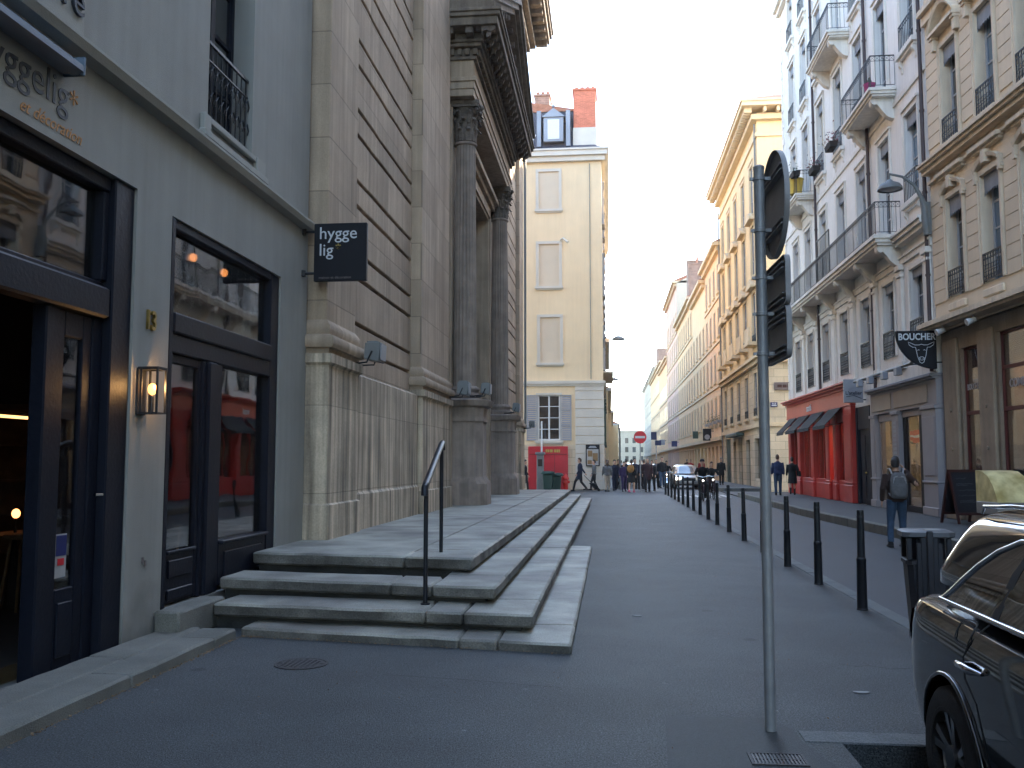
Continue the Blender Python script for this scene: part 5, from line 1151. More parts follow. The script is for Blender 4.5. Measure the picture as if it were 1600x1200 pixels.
for a, b_ in op:
    f = RX(MB().cbox(a + 0.002, a + 0.07, 0.02, 0.1, 0.9, 3.05, 0.008).cbox(b_ - 0.07, b_ - 0.002, 0.02, 0.1, 0.9, 3.05, 0.008).cbox((a + b_) / 2 - 0.03, (a + b_) / 2 + 0.03, 0.02, 0.1, 0.9, 3.05, 0.008)).build('window', 'red_paint', rs)
    RX(MB().box(a, b_, 0.06, 0.066, 0.9, 3.05)).build('pane', 'glass_shop', f)
def awning(y0, y1, z0, z1, out):
    mb = MB(); n = 8; rg = []
    for i in range(n + 1):
        y = y0 + (y1 - y0) * i / n; s = 0.015 * math.sin(i * PI)
        rg.append([(y, -0.18, z0), (y, -0.18 - out * 0.5, (z0 + z1) / 2 - 0.02), (y, -0.18 - out, z1), (y, -0.18 - out - 0.01, z1 - 0.13), (y, -0.18 - out + 0.004, z1 - 0.13), (y, -0.17 - out + 0.012, z1 - 0.01), (y, -0.17 - out * 0.5, (z0 + z1) / 2 - 0.04), (y, -0.175, z0 - 0.02)])
    mb.loft(rg, True, True); a = RX(mb).build('awning', 'cloth_black', rs)
    RX(MB().tube([(y0 + 0.05, -0.18, z1 + 0.02), (y0 + 0.05, -0.18 - out, z1)], 0.012, 5).tube([(y1 - 0.05, -0.18, z1 + 0.02), (y1 - 0.05, -0.18 - out, z1)], 0.012, 5)).build('awning_arm', 'black_iron', a)
for a, b_ in [(43.55, 45.2), (40.9, 43.0), (38.1, 40.25), (35.3, 37.3)]: awning(a, b_, 3.62, 2.95, 0.62)
shop_room(wb, 0.5, 10.9, 3.5, 2.6, 'interior_tan')
for y in (42.0, 39.0, 36.0): room_lamp(9.6, y, 3.3, 1.2, 'warm ceiling strip lamp inside the red shop, %s' % {42.0: 'far end', 39.0: 'in the middle', 36.0: 'near end'}[y], 30, 'strip lamps inside the red shop')
rnd = random.Random(3)
for k, (y, w_, h_, m, lab) in enumerate([(42.2, 0.35, 0.6, 'paper', 'white figure-like display on the far window ledge of the red shop'), (39.6, 0.25, 0.5, 'wood', 'brown display box on the middle window ledge of the red shop'), (38.7, 0.3, 0.35, 'paper', 'small white display box on the middle window ledge of the red shop'), (35.8, 0.3, 0.9, 'wood', 'tall brown display box behind the near pane of the red shop')]):
    mb = MB().loft([[(9.25 + r * math.cos(a), y + w_ / 0.35 * r * math.sin(a), z) for a in [2 * PI * q / 12 for q in range(12)]] for r, z in ((0.1, 0.92), (0.14, 0.92 + h_ * 0.4), (0.07, 0.92 + h_ * 0.7), (0.09, 0.92 + h_))], True, True)
    single('display_vase', mb, m, lab.replace('display box', 'display vase').replace('figure-like display', 'tall display vase'), 'vase', (9.25, y, 0.92), 'vases in the red shop windows', smooth=50)
MB().box(0.5, 10.9, 0.3, 0.8, 0.11, 0.90).build('window_ledge', 'wood', wb)
# navy doorway with hanging sign
f = MB().cbox(12.06, 12.25, -0.03, 0.2, 0.12, 3.49, 0.01).cbox(13.68, 13.86, -0.03, 0.2, 0.12, 3.49, 0.01).cbox(12.251, 13.679, 0.0, 0.2, 2.7, 3.49, 0.01).cbox(12.251, 13.679, 0.08, 0.16, 0.12, 2.699, 0.01).cbox(12.4, 12.9, 0.05, 0.079, 0.3, 1.1, 0.01).cbox(13.0, 13.5, 0.05, 0.079, 0.3, 1.1, 0.01).cbox(12.4, 12.9, 0.05, 0.079, 1.3, 2.5, 0.01).cbox(13.0, 13.5, 0.05, 0.079, 1.3, 2.5, 0.01).build('entrance_door', 'navy_paint', wb)
MB().ball((12.98, 0.04, 1.2), 0.04, 8, 6).build('handle', 'brass', f)
t = thing('hanging_sign', 'pale grey square hanging sign lettered L\'atelier beside the red shop', 'sign', (8.33, 32.6, 4.0))
MB().cbox(-0.32, 0.32, -0.06, 0.06, -0.40, 0.40, 0.01).build('board', 'sign_grey', t)
for zz in (0.3, -0.3): MB().tube([(0.3, 0, zz), (0.42, 0, zz)], 0.02, 6).build('bracket', 'black_iron', t)
text('lettering', "L'atelier", 0.17, 'letter_grey', t, (0, -0.065, -0.13), FR, 0.003, 'CENTER', 0.003); MB().tube([(-0.25, -0.063, -0.2), (0.0, -0.063, -0.16), (0.26, -0.063, -0.26)], 0.012, 5).build('flourish', 'letter_grey', t)
# grey-taupe shopfront
gs = thing('grey_shopfront', 'grey and taupe panelled shopfront with a glazed door between the red shop and the butcher', 'shopfront', (8.75, 46.0, 0.115), -PI / 2)
mb = MB(); fr = []
for a, b_ in [(31.3, 31.85), (28.85, 29.5), (25.62, 26.75)]:
    mb.cbox(a, b_, -0.10, 0.2, 0.12, 3.0, 0.012).cbox(a - 0.03, b_ + 0.03, -0.14, 0.2, 0.121, 0.35, 0.012).cbox(a - 0.02, b_ + 0.02, -0.13, 0.2, 1.0, 1.06, 0.01).cbox(a + 0.1, b_ - 0.1, -0.115, -0.101, 1.2, 2.8, 0.006).cbox(a - 0.02, b_ + 0.02, -0.14, 0.2, 3.001, 3.1, 0.01)
mb.cbox(25.62, 31.85, -0.06, 0.2, 3.101, 3.80, 0.01).cbox(25.62, 31.9, -0.15, 0.2, 3.801, 3.86, 0.01).cbox(25.62, 31.95, -0.22, 0.2, 3.861, 3.95, 0.015).cbox(29.501, 31.299, 0.0, 0.2, 0.12, 0.34, 0.01).cbox(26.751, 28.849, 0.02, 0.2, 2.90, 3.1, 0.01).cbox(29.501, 31.299, 0.02, 0.2, 2.86, 3.1, 0.01)
RX(mb).build('frame', 'grey_shop_paint', gs)
RX(MB().cbox(29.6, 31.7, -0.085, -0.061, 3.2, 3.7, 0.01).cbox(26.3, 29.3, -0.085, -0.061, 3.2, 3.7, 0.01)).build('panels', 'taupe_panel', gs)
f = RX(MB().cbox(29.501, 29.56, 0.05, 0.1, 0.34, 2.86, 0.005).cbox(31.24, 31.299, 0.05, 0.1, 0.34, 2.86, 0.005)).build('window', 'grey_shop_paint', gs); RX(MB().box(29.55, 31.25, 0.07, 0.076, 0.34, 2.86)).build('pane', 'glass_shop', f)
f = RX(MB().cbox(28.55, 28.849, 0.04, 0.12, 0.12, 2.9, 0.005).cbox(27.15, 27.4, 0.04, 0.12, 0.12, 2.9, 0.005).cbox(27.401, 28.549, 0.04, 0.12, 0.12, 0.3, 0.005)).build('glass_door', 'sign_black', gs); RX(MB().box(27.4, 28.55, 0.07, 0.076, 0.3, 2.9).box(26.75, 27.15, 0.07, 0.076, 0.12, 2.9)).build('pane', 'glass_shop', f)
mb = MB(); rnd = random.Random(12)
for k in range(13): mb.box(29.0 + rnd.uniform(0, 0.05), 29.33 - rnd.uniform(0, 0.05), -0.118, -0.116, 2.72 - k * 0.13, 2.80 - k * 0.13)
RX(mb).build('pillar_lettering', 'sign_grey', gs)
mb = MB().tube([(25.95, -0.55, 4.25), (31.9, -0.55, 4.25)], 0.05, 8)
for y in (26.6, 28.4, 30.2, 31.6): mb.tube([(y, 0, 4.3), (y, -0.55, 4.25)], 0.02, 5)
lb_ = RX(mb).build('lamp_rail', 'lamp_grey', gs)
for y in (26.9, 28.2, 29.7, 30.9):
    RX(MB().box(y - 0.14, y + 0.14, -0.72, -0.56, 4.0, 4.22)).build('spotlight', 'sign_grey', gs, bevel=0.01)
shop_room(wb, 14.3, 19.9, 3.4, 2.8, 'interior_cream'); room_lamp(9.8, 30.4, 3.3, 1.4, 'ceiling strip lamp behind the window of the grey shop', 40); room_lamp(9.8, 27.9, 3.3, 1.4, 'ceiling strip lamp behind the glazed door of the grey shop', 40)
single('window_spot', MB().ball((9.3, 30.35, 1.45), 0.05, 10, 6), 'bulb_warm', 'small bright spot lamp glowing in the grey shop window', 'lamp', (9.3, 30.35, 1.4))

# ------------------------------------------------------------------ beige building with the butcher's (local x from far corner towards the camera)
ANG = math.atan(0.0566)
bb = thing('beige_building', 'beige stone house with sculpted window heads above the butcher at the right edge', 'building', (8.752, 25.6, 0), -PI / 2 + ANG)
xs = [1.45, 3.40, 5.35, 7.30, 9.25, 11.2, 13.15, 15.1]
holes = [(x - 0.46, x + 0.46, 9.78, 12.45) for x in xs] + [(x - 0.46, x + 0.46, 5.78, 8.38) for x in xs] + [(x - 0.46, x + 0.46, 14.3, 16.7) for x in xs] + [(x - 0.46, x + 0.46, 18.2, 20.2) for x in xs]
wall(0.001, 70, 5.0, 22.5, holes, 0.30, 11.0).build('wall', 'beige_stone', bb)
# coursed stone skin with grooves beside and between the windows
def bands(xa, xb, za, zb, hh=0.335):
    z = za; mb = MB()
    while z + hh < zb + 0.01: mb.box(xa, xb, -0.028, -0.001, z + 0.008, z + hh - 0.008); z += hh
    mb.build('coursed_stone', 'beige_stone', bb, bevel=0.006)
for z0, z1 in ((5.75, 9.0), (10.0, 13.3)):
    bands(0.03, 0.78, z0, z1)
    for a, b_ in zip(xs[:-1], xs[1:]): bands(a + 0.67, b_ - 0.67, z0, z1)
for z, h in ((9.78, 2.67), (5.78, 2.6), (14.3, 2.4), (18.2, 2.0)):
    for i, x in enumerate(xs):
        f = window(bb, x, z, 0.92, h, 0.22, 4, True, 'window_frame', ['glass_dark', 'glass_curtain', 'glass_sky', 'glass_dark'][(i + int(z)) % 4], ('beige_trim', 0.13, 0.05, z > 6, False), (0.74 if z > 6 else 0.70, 1, 0.05), (0.5, 8, 0.10))
        mb = MB(); hw = 0.62
        if 5 < z < 6:     # segmental eared head
            pts = []
            for k in range(13):
                u = -1 + 2 * k / 12; pts.append((u * hw, h + 0.10 + 0.22 * (1 - u * u)))
            for (a, za), (b_, zb) in zip(pts[:-1], pts[1:]):
                mb.loft([[(a, -0.13, za), (a, 0, za), (a, 0, za + 0.1), (a, -0.16, za + 0.1)], [(b_, -0.13, zb), (b_, 0, zb), (b_, 0, zb + 0.1), (b_, -0.16, zb + 0.1)]], True, True)
            for s in (-1, 1): mb.box(s * hw - 0.06, s * hw + 0.06, -0.12, 0, h - 0.16, h + 0.19).box(s * hw - 0.09, s * hw + 0.09, -0.09, 0, h - 0.10, h - 0.02)
            mb.box(-0.09, 0.09, -0.18, 0, h + 0.20, h + 0.5)
            mb.box(-0.75, 0.75, -0.20, 0, h + 0.62, h + 0.72).box(-0.7, 0.7, -0.12, 0, h + 0.55, h + 0.619)
        else:
            for s in (-1, 1): mb.box(s * 0.66 - 0.08, s * 0.66 + 0.08, -0.16, 0, h + 0.0, h + 0.30).box(s * 0.66 - 0.1, s * 0.66 + 0.1, -0.2, 0, h + 0.301, h + 0.38)
            mb.box(-0.78, 0.78, -0.24, 0, h + 0.381, h + 0.47)
            if i % 2 == 0:
                pts = [(-0.78 + 1.56 * k / 14, h + 0.471 + 0.52 * math.sin(PI * k / 14)) for k in range(15)]
                for (a, za), (b_, zb) in zip(pts[:-1], pts[1:]): mb.loft([[(a, -0.22, za), (a, 0, za), (a, 0, za + 0.09), (a, -0.26, za + 0.09)], [(b_, -0.22, zb), (b_, 0, zb), (b_, 0, zb + 0.09), (b_, -0.26, zb + 0.09)]], True, True)
        o = mb.build('window_head', 'beige_trim', f, loc=(0, -0.22, 0))
MB().box(-0.01, 17, -0.32, -0.001, 9.42, 9.50).box(-0.01, 17, -0.24, -0.001, 9.30, 9.42).box(-0.01, 17, -0.38, -0.001, 9.50, 9.56).build('string_course', 'beige_trim', bb)
each(bb, 'string_course', 'beige_trim', (0, 17, -0.10, -0.001, 9.05, 9.12), (0, 17, -0.10, -0.001, 13.5, 13.75), (0, 17, -0.22, -0.001, 13.751, 13.9), (-0.1, 70, -0.5, -0.001, 22.0, 22.49))
MB().prism([(-0.5, 22.5), (11, 22.5), (5, 25.5)], 'x', 0, 70).build('roof', 'terracotta', bb)
for x in xs: MB().cbox(x - 0.5, x + 0.5, -0.08, -0.001, 5.44, 5.62, 0.02).build('window_apron', 'beige_trim', bb)
# dripping ledge over the shop
MB().box(-0.25, 17, -0.42, -0.001, 5.13, 5.24).box(-0.2, 17, -0.34, -0.001, 5.06, 5.129).box(-0.2, 17, -0.30, -0.001, 5.241, 5.30).build('shop_ledge', 'beige_trim', bb)
sp = [(1.14, 2.14, 0.85, 4.45), (3.10, 4.75, 0.85, 4.60), (5.6, 7.3, 0.85, 4.6), (8.2, 9.9, 0.85, 4.6), (10.8, 12.5, 0.85, 4.6)]
wall(0.002, 70, -0.2, 4.999, sp, 0.35, 11.0, y=0.12).build('shop_wall', 'shop_granite', bb)
mb = MB()
for a, b_ in [(0.25, 1.05), (2.24, 3.0), (4.85, 5.5), (7.4, 8.1), (10.0, 10.7)]:
    mb.cbox(a, b_, 0.03, 0.119, 0.75, 4.75, 0.02).cbox(a - 0.04, b_ + 0.04, -0.02, 0.119, 0.11, 0.749, 0.02)
    for z in (1.9, 2.9): mb.disc(((a + b_) / 2, 0.02, z), 0.05, (0, 1, 0), 0.05, 10)
mb.build('shop_pilasters', 'shop_granite', bb)
for i, (a, b_, z0, z1) in enumerate(sp):
    tz = 2.75
    f = MB().cbox(a, a + 0.05, 0.20, 0.28, z0, z1, 0.004).cbox(b_ - 0.05, b_, 0.20, 0.28, z0, z1, 0.004).cbox(a + 0.05, b_ - 0.05, 0.20, 0.28, z1 - 0.06, z1, 0.004).cbox(a + 0.05, b_ - 0.05, 0.19, 0.28, tz, tz + 0.09, 0.004).cbox(a + 0.05, b_ - 0.05, 0.18, 0.28, z0, z0 + 0.10, 0.004)
    if i: f.cbox(a + 0.05, b_ - 0.05, 0.19, 0.28, 3.72, 3.80, 0.004)
    f = f.build('shop_window', 'dark_red_frame', bb)
    MB().box(a + 0.05, b_ - 0.05, 0.235, 0.241, z0 + 0.1, z1 - 0.06).build('pane', 'glass_shop', f)
    if i:
        bl_ = MB(); z = 3.82
        while z < z1 - 0.08: bl_.add([(a + 0.06, 0.30, z), (b_ - 0.06, 0.30, z), (b_ - 0.06, 0.33, z + 0.035), (a + 0.06, 0.33, z + 0.035)], [(0, 1, 2, 3)]); z += 0.045
        bl_.build('blind', 'blind_cream', f)
text('window_lettering', 'BOUCHERIE', 0.21, 'sign_grey', bb, (1.64, 0.222, 3.38), FR, 0.003, 'CENTER', 0.004, sx=0.75)
text('window_lettering', 'COMBIER', 0.27, 'sign_grey', bb, (3.93, 0.222, 3.28), FR, 0.003, 'CENTER', 0.006, sx=0.95)
shop_room(bb, 1.0, 7.4, 4.7, 3.2, 'interior_brick')
for i, x in enumerate((1.7, 4.0, 6.4)):
    p = Matrix.Rotation(-PI / 2 + ANG, 4, 'Z') @ Vector((x, 1.9, 0)); room_lamp(8.752 + p.x, 25.6 + p.y, 4.4, 1.0, ['ceiling strip lamp behind the narrow butcher window', 'ceiling strip lamp behind the blinds of the wide butcher window', 'ceiling strip lamp at the near end of the butcher shop'][i], 22)
MB().box(1.1, 7.2, 0.55, 1.1, 0.12, 1.30).build('counter', 'interior_cream', bb); MB().box(2.0, 2.9, 1.9, 2.6, 0.12, 2.3).box(3.5, 4.6, 2.2, 2.8, 0.12, 2.0).build('shelving', 'orange_red', bb)
for x, lab in ((1.0, 'white spotlight under the stone ledge above the butcher sign'), (2.75, 'white spotlight under the stone ledge between the two butcher windows')):
    p = Matrix.Rotation(-PI / 2 + ANG, 4, 'Z') @ Vector((x, -0.25, 5.0)); t = thing('spotlight', lab, 'spotlight', (8.752 + p.x, 25.6 + p.y, 5.0), -PI / 2 + ANG, 'spotlights under the butcher ledge')
    MB().tube([(0, 0, 0.07), (0, 0, -0.03)], 0.02, 6).tube([(0, 0.05, -0.04), (0, -0.16, -0.12)], [0.06, 0.09], 12).build('housing', 'white_paint', t, smooth=40)
# bull's head sign
t = thing('butcher_sign', 'black quarter-round hanging sign with BOUCHER lettering and a white line drawing of a bull head', 'sign', (8.12, 25.35, 4.0))
pts = [(0.52, 1.04), (-0.52, 1.04)] + [(0.52 - 1.04 * math.cos(a), 1.04 - 1.02 * math.sin(a)) for a in [PI / 2 * k / 14 for k in range(1, 15)]]
MB().prism(pts, 'y', -0.05, 0.05).build('board', 'sign_black', t, bevel=0.01)
text('lettering', 'BOUCHER', 0.245, 'letter_white', t, (0.02, -0.056, 0.80), FR, 0.003, 'CENTER', 0.006, sx=0.84)
def cur(mb, pp, r=0.008): mb.tube([(x, -0.056, z) for x, z in pp], r, 5)
mb = MB(); hx = 0.13
for s in (-1, 1):
    cur(mb, [(hx + s * 0.06, 0.66), (hx + s * 0.16, 0.66), (hx + s * 0.24, 0.70), (hx + s * 0.33, 0.74), (hx + s * 0.31, 0.66), (hx + s * 0.22, 0.60), (hx + s * 0.15, 0.60), (hx + s * 0.13, 0.50), (hx + s * 0.11, 0.38), (hx + s * 0.08, 0.28), (hx + s * 0.05, 0.20), (hx, 0.17)])
    cur(mb, [(hx + s * 0.05, 0.52), (hx + s * 0.08, 0.535), (hx + s * 0.10, 0.51)]); cur(mb, [(hx + s * 0.02, 0.30), (hx + s * 0.05, 0.31)])
cur(mb, [(hx - 0.06, 0.66), (hx, 0.68), (hx + 0.06, 0.66)]); cur(mb, [(hx + 0.07 * math.cos(a), 0.30 + 0.045 * math.sin(a)) for a in [2 * PI * k / 10 for k in range(11)]])
mb.build('bull_drawing', 'letter_white', t)
for zz in (0.95, 0.2): MB().tube([(0.52, 0, zz), (0.66, 0, zz)], 0.02, 6).build('bracket', 'black_iron', t)
# street lamp between the houses
t = thing('street_lamp', 'grey swan-neck street lamp bracketed between the white and beige houses', 'street lamp', (8.62, 25.62, 7.7))
mb = MB().tube([(0, 0, 0.0), (-0.03, 0, 0.35), (-0.05, 0, 0.75), (-0.12, 0, 1.05), (-0.30, 0, 1.40), (-0.60, 0, 1.63), (-0.95, 0, 1.72)], [0.09, 0.10, 0.09, 0.06, 0.045, 0.035, 0.03], 10)
mb.box(-0.03, 0.1, -0.06, 0.06, 0.0, 0.9); mb.build('arm', 'lamp_grey', t, smooth=50)
MB().tube([(-0.93, 0, 1.71), (-0.93, 0, 1.55)], 0.02, 8).lathe([(0, 1.57), (0.05, 1.56), (0.10, 1.50), (0.26, 1.42), (0.32, 1.33), (0.33, 1.27), (0.31, 1.265), (0.29, 1.31), (0, 1.32)], (-0.93, 0), 28).build('lamp_head', 'lamp_grey', t, smooth=40)
MB().lathe([(0, 1.26), (0.18, 1.265), (0.27, 1.30), (0, 1.318)], (-0.93, 0), 24).build('lens', 'sign_grey', t, smooth=40)
# chalkboard
t = thing('chalkboard', 'black folding chalkboard with a dark red frame standing before the butcher window', 'chalkboard', (8.40, 23.2, 0.118), R(20))
def leaf(mb, s, inset, th):
    pass
for s, nm in ((-1, 'front_panel'), (1, 'rear_panel')):
    mb = MB(); H = 1.27; a = 0.30
    def pt(x, z, d): return (x, s * (a * (1 - z / H)) + d, z)
    def bar(x0, x1, z0, z1, d0, d1): mb.add([pt(x0, z0, d0), pt(x1, z0, d0), pt(x1, z0, d1), pt(x0, z0, d1), pt(x0, z1, d0), pt(x1, z1, d0), pt(x1, z1, d1), pt(x0, z1, d1)], [(0, 3, 2, 1), (4, 5, 6, 7), (0, 1, 5, 4), (1, 2, 6, 5), (2, 3, 7, 6), (3, 0, 4, 7)])
    bar(-0.42, -0.36, 0, H, -0.02, 0.02); bar(0.36, 0.42, 0, H, -0.02, 0.02); bar(-0.359, 0.359, H - 0.06, H, -0.019, 0.019); bar(-0.359, 0.359, 0.20, 0.26, -0.019, 0.019)
    fr_ = mb.build(nm, 'board_wood', t); mb = MB(); bar(-0.359, 0.359, 0.261, H - 0.061, -0.008, 0.008); mb.build('slate', 'chalkboard', fr_)
    if s == -1:
        mb = MB(); rnd = random.Random(4)
        for k, z in enumerate((1.06, 0.93, 0.90, 0.78, 0.66, 0.54, 0.50)):
            x = -0.26; xe = (0.05, 0.22, 0.05, 0.24, 0.27, 0.15, 0.22)[k]
            pp = []
            while x < xe: pp.append(pt(x, z + rnd.uniform(-0.016, 0.016), -0.012)); x += 0.018
            mb.tube(pp, 0.0035, 3)
        mb.build('chalk_writing', 'chalk', fr_)
# display case with yellow top
t = thing('display_case', 'grey display case with a curved yellow printed top and black end standing before the butcher', 'display case', (7.85, 19.4, 0.115), R(8))
prof = [(-0.42, 0.42), (-0.42, 0.66), (-0.20, 0.98), (0.02, 1.22), (0.30, 1.30), (0.42, 1.30), (0.42, 0.42)]
MB().box(-0.41, 0.41, -0.38, 0.40, 0.42, 0.66).build('body', 'menu_metal', t, bevel=0.01)
mb = MB(); pr = [(-0.38, 0.662), (-0.24, 0.96), (-0.05, 1.17), (0.15, 1.26), (0.40, 1.28), (0.40, 0.662)]
mb.prism(pr, 'x', -0.40, 0.34); mb.build('curved_top', 'menu_paper', t, smooth=40)
MB().prism([(-0.40, 0.40), (-0.40, 0.66), (-0.26, 0.99), (-0.06, 1.20), (0.15, 1.29), (0.42, 1.31), (0.42, 0.40)], 'x', 0.4101, 0.47).build('end_panel', 'sign_black', t)
MB().box(-0.3, 0.3, -0.25, 0.3, 0, 0.419).build('stand', 'shop_granite', t)

# ------------------------------------------------------------------ yellow corner building beyond the side street
yb_ = thing('yellow_building', 'large yellow corner house with pedimented windows and heavy eaves beyond the side street', 'building', (8.75, 72.4, 0), -PI / 2)
L_ = 18.6
cxs = [1.9, 5.4, 9.0, 12.6, 16.2]
hs = []
for z, h in ((16.4, 3.1), (12.7, 3.1), (8.7, 3.0), (4.3, 2.6)): hs += [(x - 0.62, x + 0.62, z, z + h) for x in cxs]
hs += [(1.2, 4.2, -0.1, 3.3), (5.6, 7.0, -0.1, 3.0), (8.2, 10.0, -0.1, 3.2), (11.6, 13.4, -0.1, 3.0), (15.2, 17.0, 0.6, 3.0)]
wall(0, L_, 7.70, 22.0, [h for h in hs if h[2] > 7.7], 0.3, 14).build('wall', 'yellow_plaster', yb_)
wall(0, L_, -0.2, 7.699, [h for h in hs if h[2] < 7.6], 0.3, 14).build('base_wall', 'ashlar_cream', yb_)
for i, x in enumerate(cxs):
    for z, h in ((16.4, 3.1), (12.7, 3.1), (8.7, 3.0), (4.3, 2.6)):
        f = window(yb_, x, z, 1.24, h, 0.07, 3, True, 'shutter_grey', 'glass_curtain' if (i + int(z)) % 3 else 'glass_dark', ('yellow_trim', 0.22, 0.03, True, True), (0.5, 0, 0.06) if z < 12 else None)
        if 12 < z < 13 or z < 9 and z > 8:
            mb = MB().box(-1.0, 1.0, -0.35, 0, h + 0.25, h + 0.38)
            if i % 2: mb.prism([(-1.0, h + 0.381), (1.0, h + 0.381), (0, h + 0.85)], 'y', -0.33, 0)
            else:
                mb.prism([(-1.0 + 2.0 * k / 12, h + 0.381 + 0.42 * math.sin(PI * k / 12)) for k in range(13)], 'y', -0.33, 0)
            mb.build('pediment', 'yellow_trim', f, loc=(0, -0.07, 0))
        if 8 < z < 9: inst(cached(('bb',), lambda: MB().box(-0.9, 0.9, -0.55, 0, -0.2, 0).box(-0.85, 0.85, -0.5, -0.42, 0.0, 0.85).mesh('window_balcony')), 'window_balcony', 'yellow_trim', f, (0, -0.07, 0))
mb = MB()
for x0, x1, o in ((-0.1, L_ + 0.1, 0),):
    for z0, z1, o in ((7.30, 7.55, 0.25), (7.551, 7.72, 0.42), (3.62, 3.85, 0.14), (11.95, 12.2, 0.12), (20.55, 20.8, 0.10), (21.5, 21.8, 0.35)):
        MB().box(-0.02, L_ + o, -o, 0.0, z0, z1).box(L_ + 0.001, L_ + o, 0.0, 14, z0, z1).build('string_course', 'yellow_trim', yb_)
x = 0.1; mo = MB().box(0, 0.16, -0.78, -0.352, 0, 0.29).mesh('modillion'); mo2 = MB().box(0.352, 0.78, 0, 0.16, 0, 0.29).mesh('modillion')
while x < L_ + 0.8: inst(mo, 'modillion', 'yellow_trim', yb_, (x, 0, 21.81)); x += 0.42
x = 0.3
while x < 14: inst(mo2, 'modillion', 'yellow_trim', yb_, (L_, x, 21.81)); x += 0.75
MB().box(-0.02, L_ + 0.95, -0.95, 14.5, 22.101, 22.35).box(-0.02, L_ + 1.02, -1.02, 14.5, 22.351, 22.47).build('cornice', 'yellow_trim', yb_)
MB().loft([[(-0.02, -1.0, 22.471), (L_ + 1.0, -1.0, 22.471), (L_ + 1.0, 14.5, 22.471), (-0.02, 14.5, 22.471)], [(-0.02, 5.5, 25), (L_ - 4, 5.5, 25), (L_ - 4, 8, 25), (-0.02, 8, 25)]], True, True).build('roof', 'terracotta', yb_)
MB().cbox(1.21, 4.19, 0.1, 0.2, -0.1, 3.29, 0.01).box(2.66, 2.70, 0.08, 0.099, 0.0, 3.2).box(1.5, 2.5, 0.08, 0.099, 0.3, 1.3).box(2.9, 3.9, 0.08, 0.099, 0.3, 1.3).build('garage_door', 'green_paint', yb_)
for h_ in hs[-4:]: MB().box(h_[0], h_[1], 0.2, 0.24, h_[2], h_[3]).build('shop_window', 'glass_dark', yb_)
MB().cbox(5.4, 11.0, -0.5, -0.001, 3.3, 3.5, 0.02).build('canopy', 'green_paint', yb_)
for x in (0.15, L_ - 0.25): MB().tube([(x, -0.1, 0.1), (x, -0.1, 21.4)], 0.06, 6).build('downpipe', 'lamp_grey', yb_)
# name plates on its side wall (local x faces +x = towards the camera)
t = thing('street_name_plate', 'small dark blue street name plate on the stone side wall of the yellow house', 'sign', (9.35, 53.72, 4.85))
MB().cbox(-0.19, 0.19, -0.02, 0.07, -0.13, 0.13, 0.005).build('plate', 'sign_blue', t); text('lettering', 'RUE', 0.13, 'letter_white', t, (0, -0.024, 0.0), FR, 0.002, 'CENTER', 0.003)
MB().box(-0.14, 0.14, -0.026, -0.021, -0.08, -0.03).build('lettering_line', 'letter_white', t)
t = thing('wall_plaque', 'long grey-brown plaque high on the stone side wall of the yellow house', 'plaque', (9.95, 53.72, 5.9))
MB().cbox(-0.55, 0.55, -0.03, 0.07, -0.22, 0.22, 0.01).build('plate', 'plaque_brown', t); MB().box(-0.4, -0.15, -0.036, -0.031, -0.08, 0.08).box(-0.1, 0.12, -0.036, -0.031, -0.08, 0.08).box(0.17, 0.4, -0.036, -0.031, -0.08, 0.08).build('lettering', 'board_wood', t)

# ------------------------------------------------------------------ houses farther along the right side
def rowhouse(lab, Y0, Y1, x, h, m, nb, tm='yellow_trim', fl0=4.6, fh=3.5, shopm='interior_dark', extra=None, det=True, wm='glass_curtain'):
    t = thing('street_house', lab, 'building', (x, Y1, 0), -PI / 2 if extra is None else -PI / 2 - extra)
    L = Y1 - Y0 - 0.05; stp = L / nb; zs = []; z = fl0
    while z + 2.4 < h - 0.6: zs.append(z); z += fh
    hs = [(stp * (i + .5) - .5, stp * (i + .5) + .5, z, z + 2.25) for i in range(nb) for z in zs] + [(stp * (i + .5) - min(1.0, stp * .36), stp * (i + .5) + min(1.0, stp * .36), -0.1, 2.9) for i in range(nb)]
    wall(0, L, -0.3, h, hs, 0.3, 12).build('wall', m, t)
    for h_ in hs:
        w_, hh = h_[1] - h_[0], h_[3] - h_[2]
        if h_[2] > 0:
            if det:
                f = window(t, (h_[0] + h_[1]) / 2, h_[2], 1.0, 2.25, 0.035, 2, True, 'shutter_grey', 'glass_dark' if (int(h_[0]) % 3) else wm, (tm, 0.14, 0.015, True, False))
            else: inst(pane_mesh(1.0, 2.25), 'window', 'glass_dark', t, ((h_[0] + h_[1]) / 2, -0.01, h_[2]))
        else: inst(pane_mesh(w_, hh), 'shop_window', shopm, t, ((h_[0] + h_[1]) / 2, 0.2, h_[2]))
    mb = MB().box(-0.02, L + 0.02, -0.30, -0.001, 3.3, 3.6)
    for z in zs[1:]: mb.box(0, L, -0.10, -0.001, z - 0.55, z - 0.35)
    mb.box(-0.02, L + 0.3, -0.6, 12, h + 0.001, h + 0.28).box(0, L, -0.3, -0.001, h - 0.35, h); mb.build('cornices', tm, t)
    MB().prism([(-0.6, h + 0.281), (12, h + 0.281), (5.5, h + 2.8)], 'x', 0, L + 0.25).build('roof', 'terracotta', t)
    return t
h2 = rowhouse('pale peach house with flower boxes, next beyond the yellow corner house', 72.45, 84.2, 8.75, 18.5, 'peach_plaster', 4, shopm='sign_grey')
h3 = rowhouse('narrow ochre house with a dark shop sign, third along the right side', 84.25, 97.0, 8.75, 17.8, 'yellow_plaster', 4)
h4 = rowhouse('long beige house with regular rows of windows and a maroon shopfront', 97.05, 118.0, 8.75, 18.6, 'orange_plaster', 7, shopm='dark_red_frame')
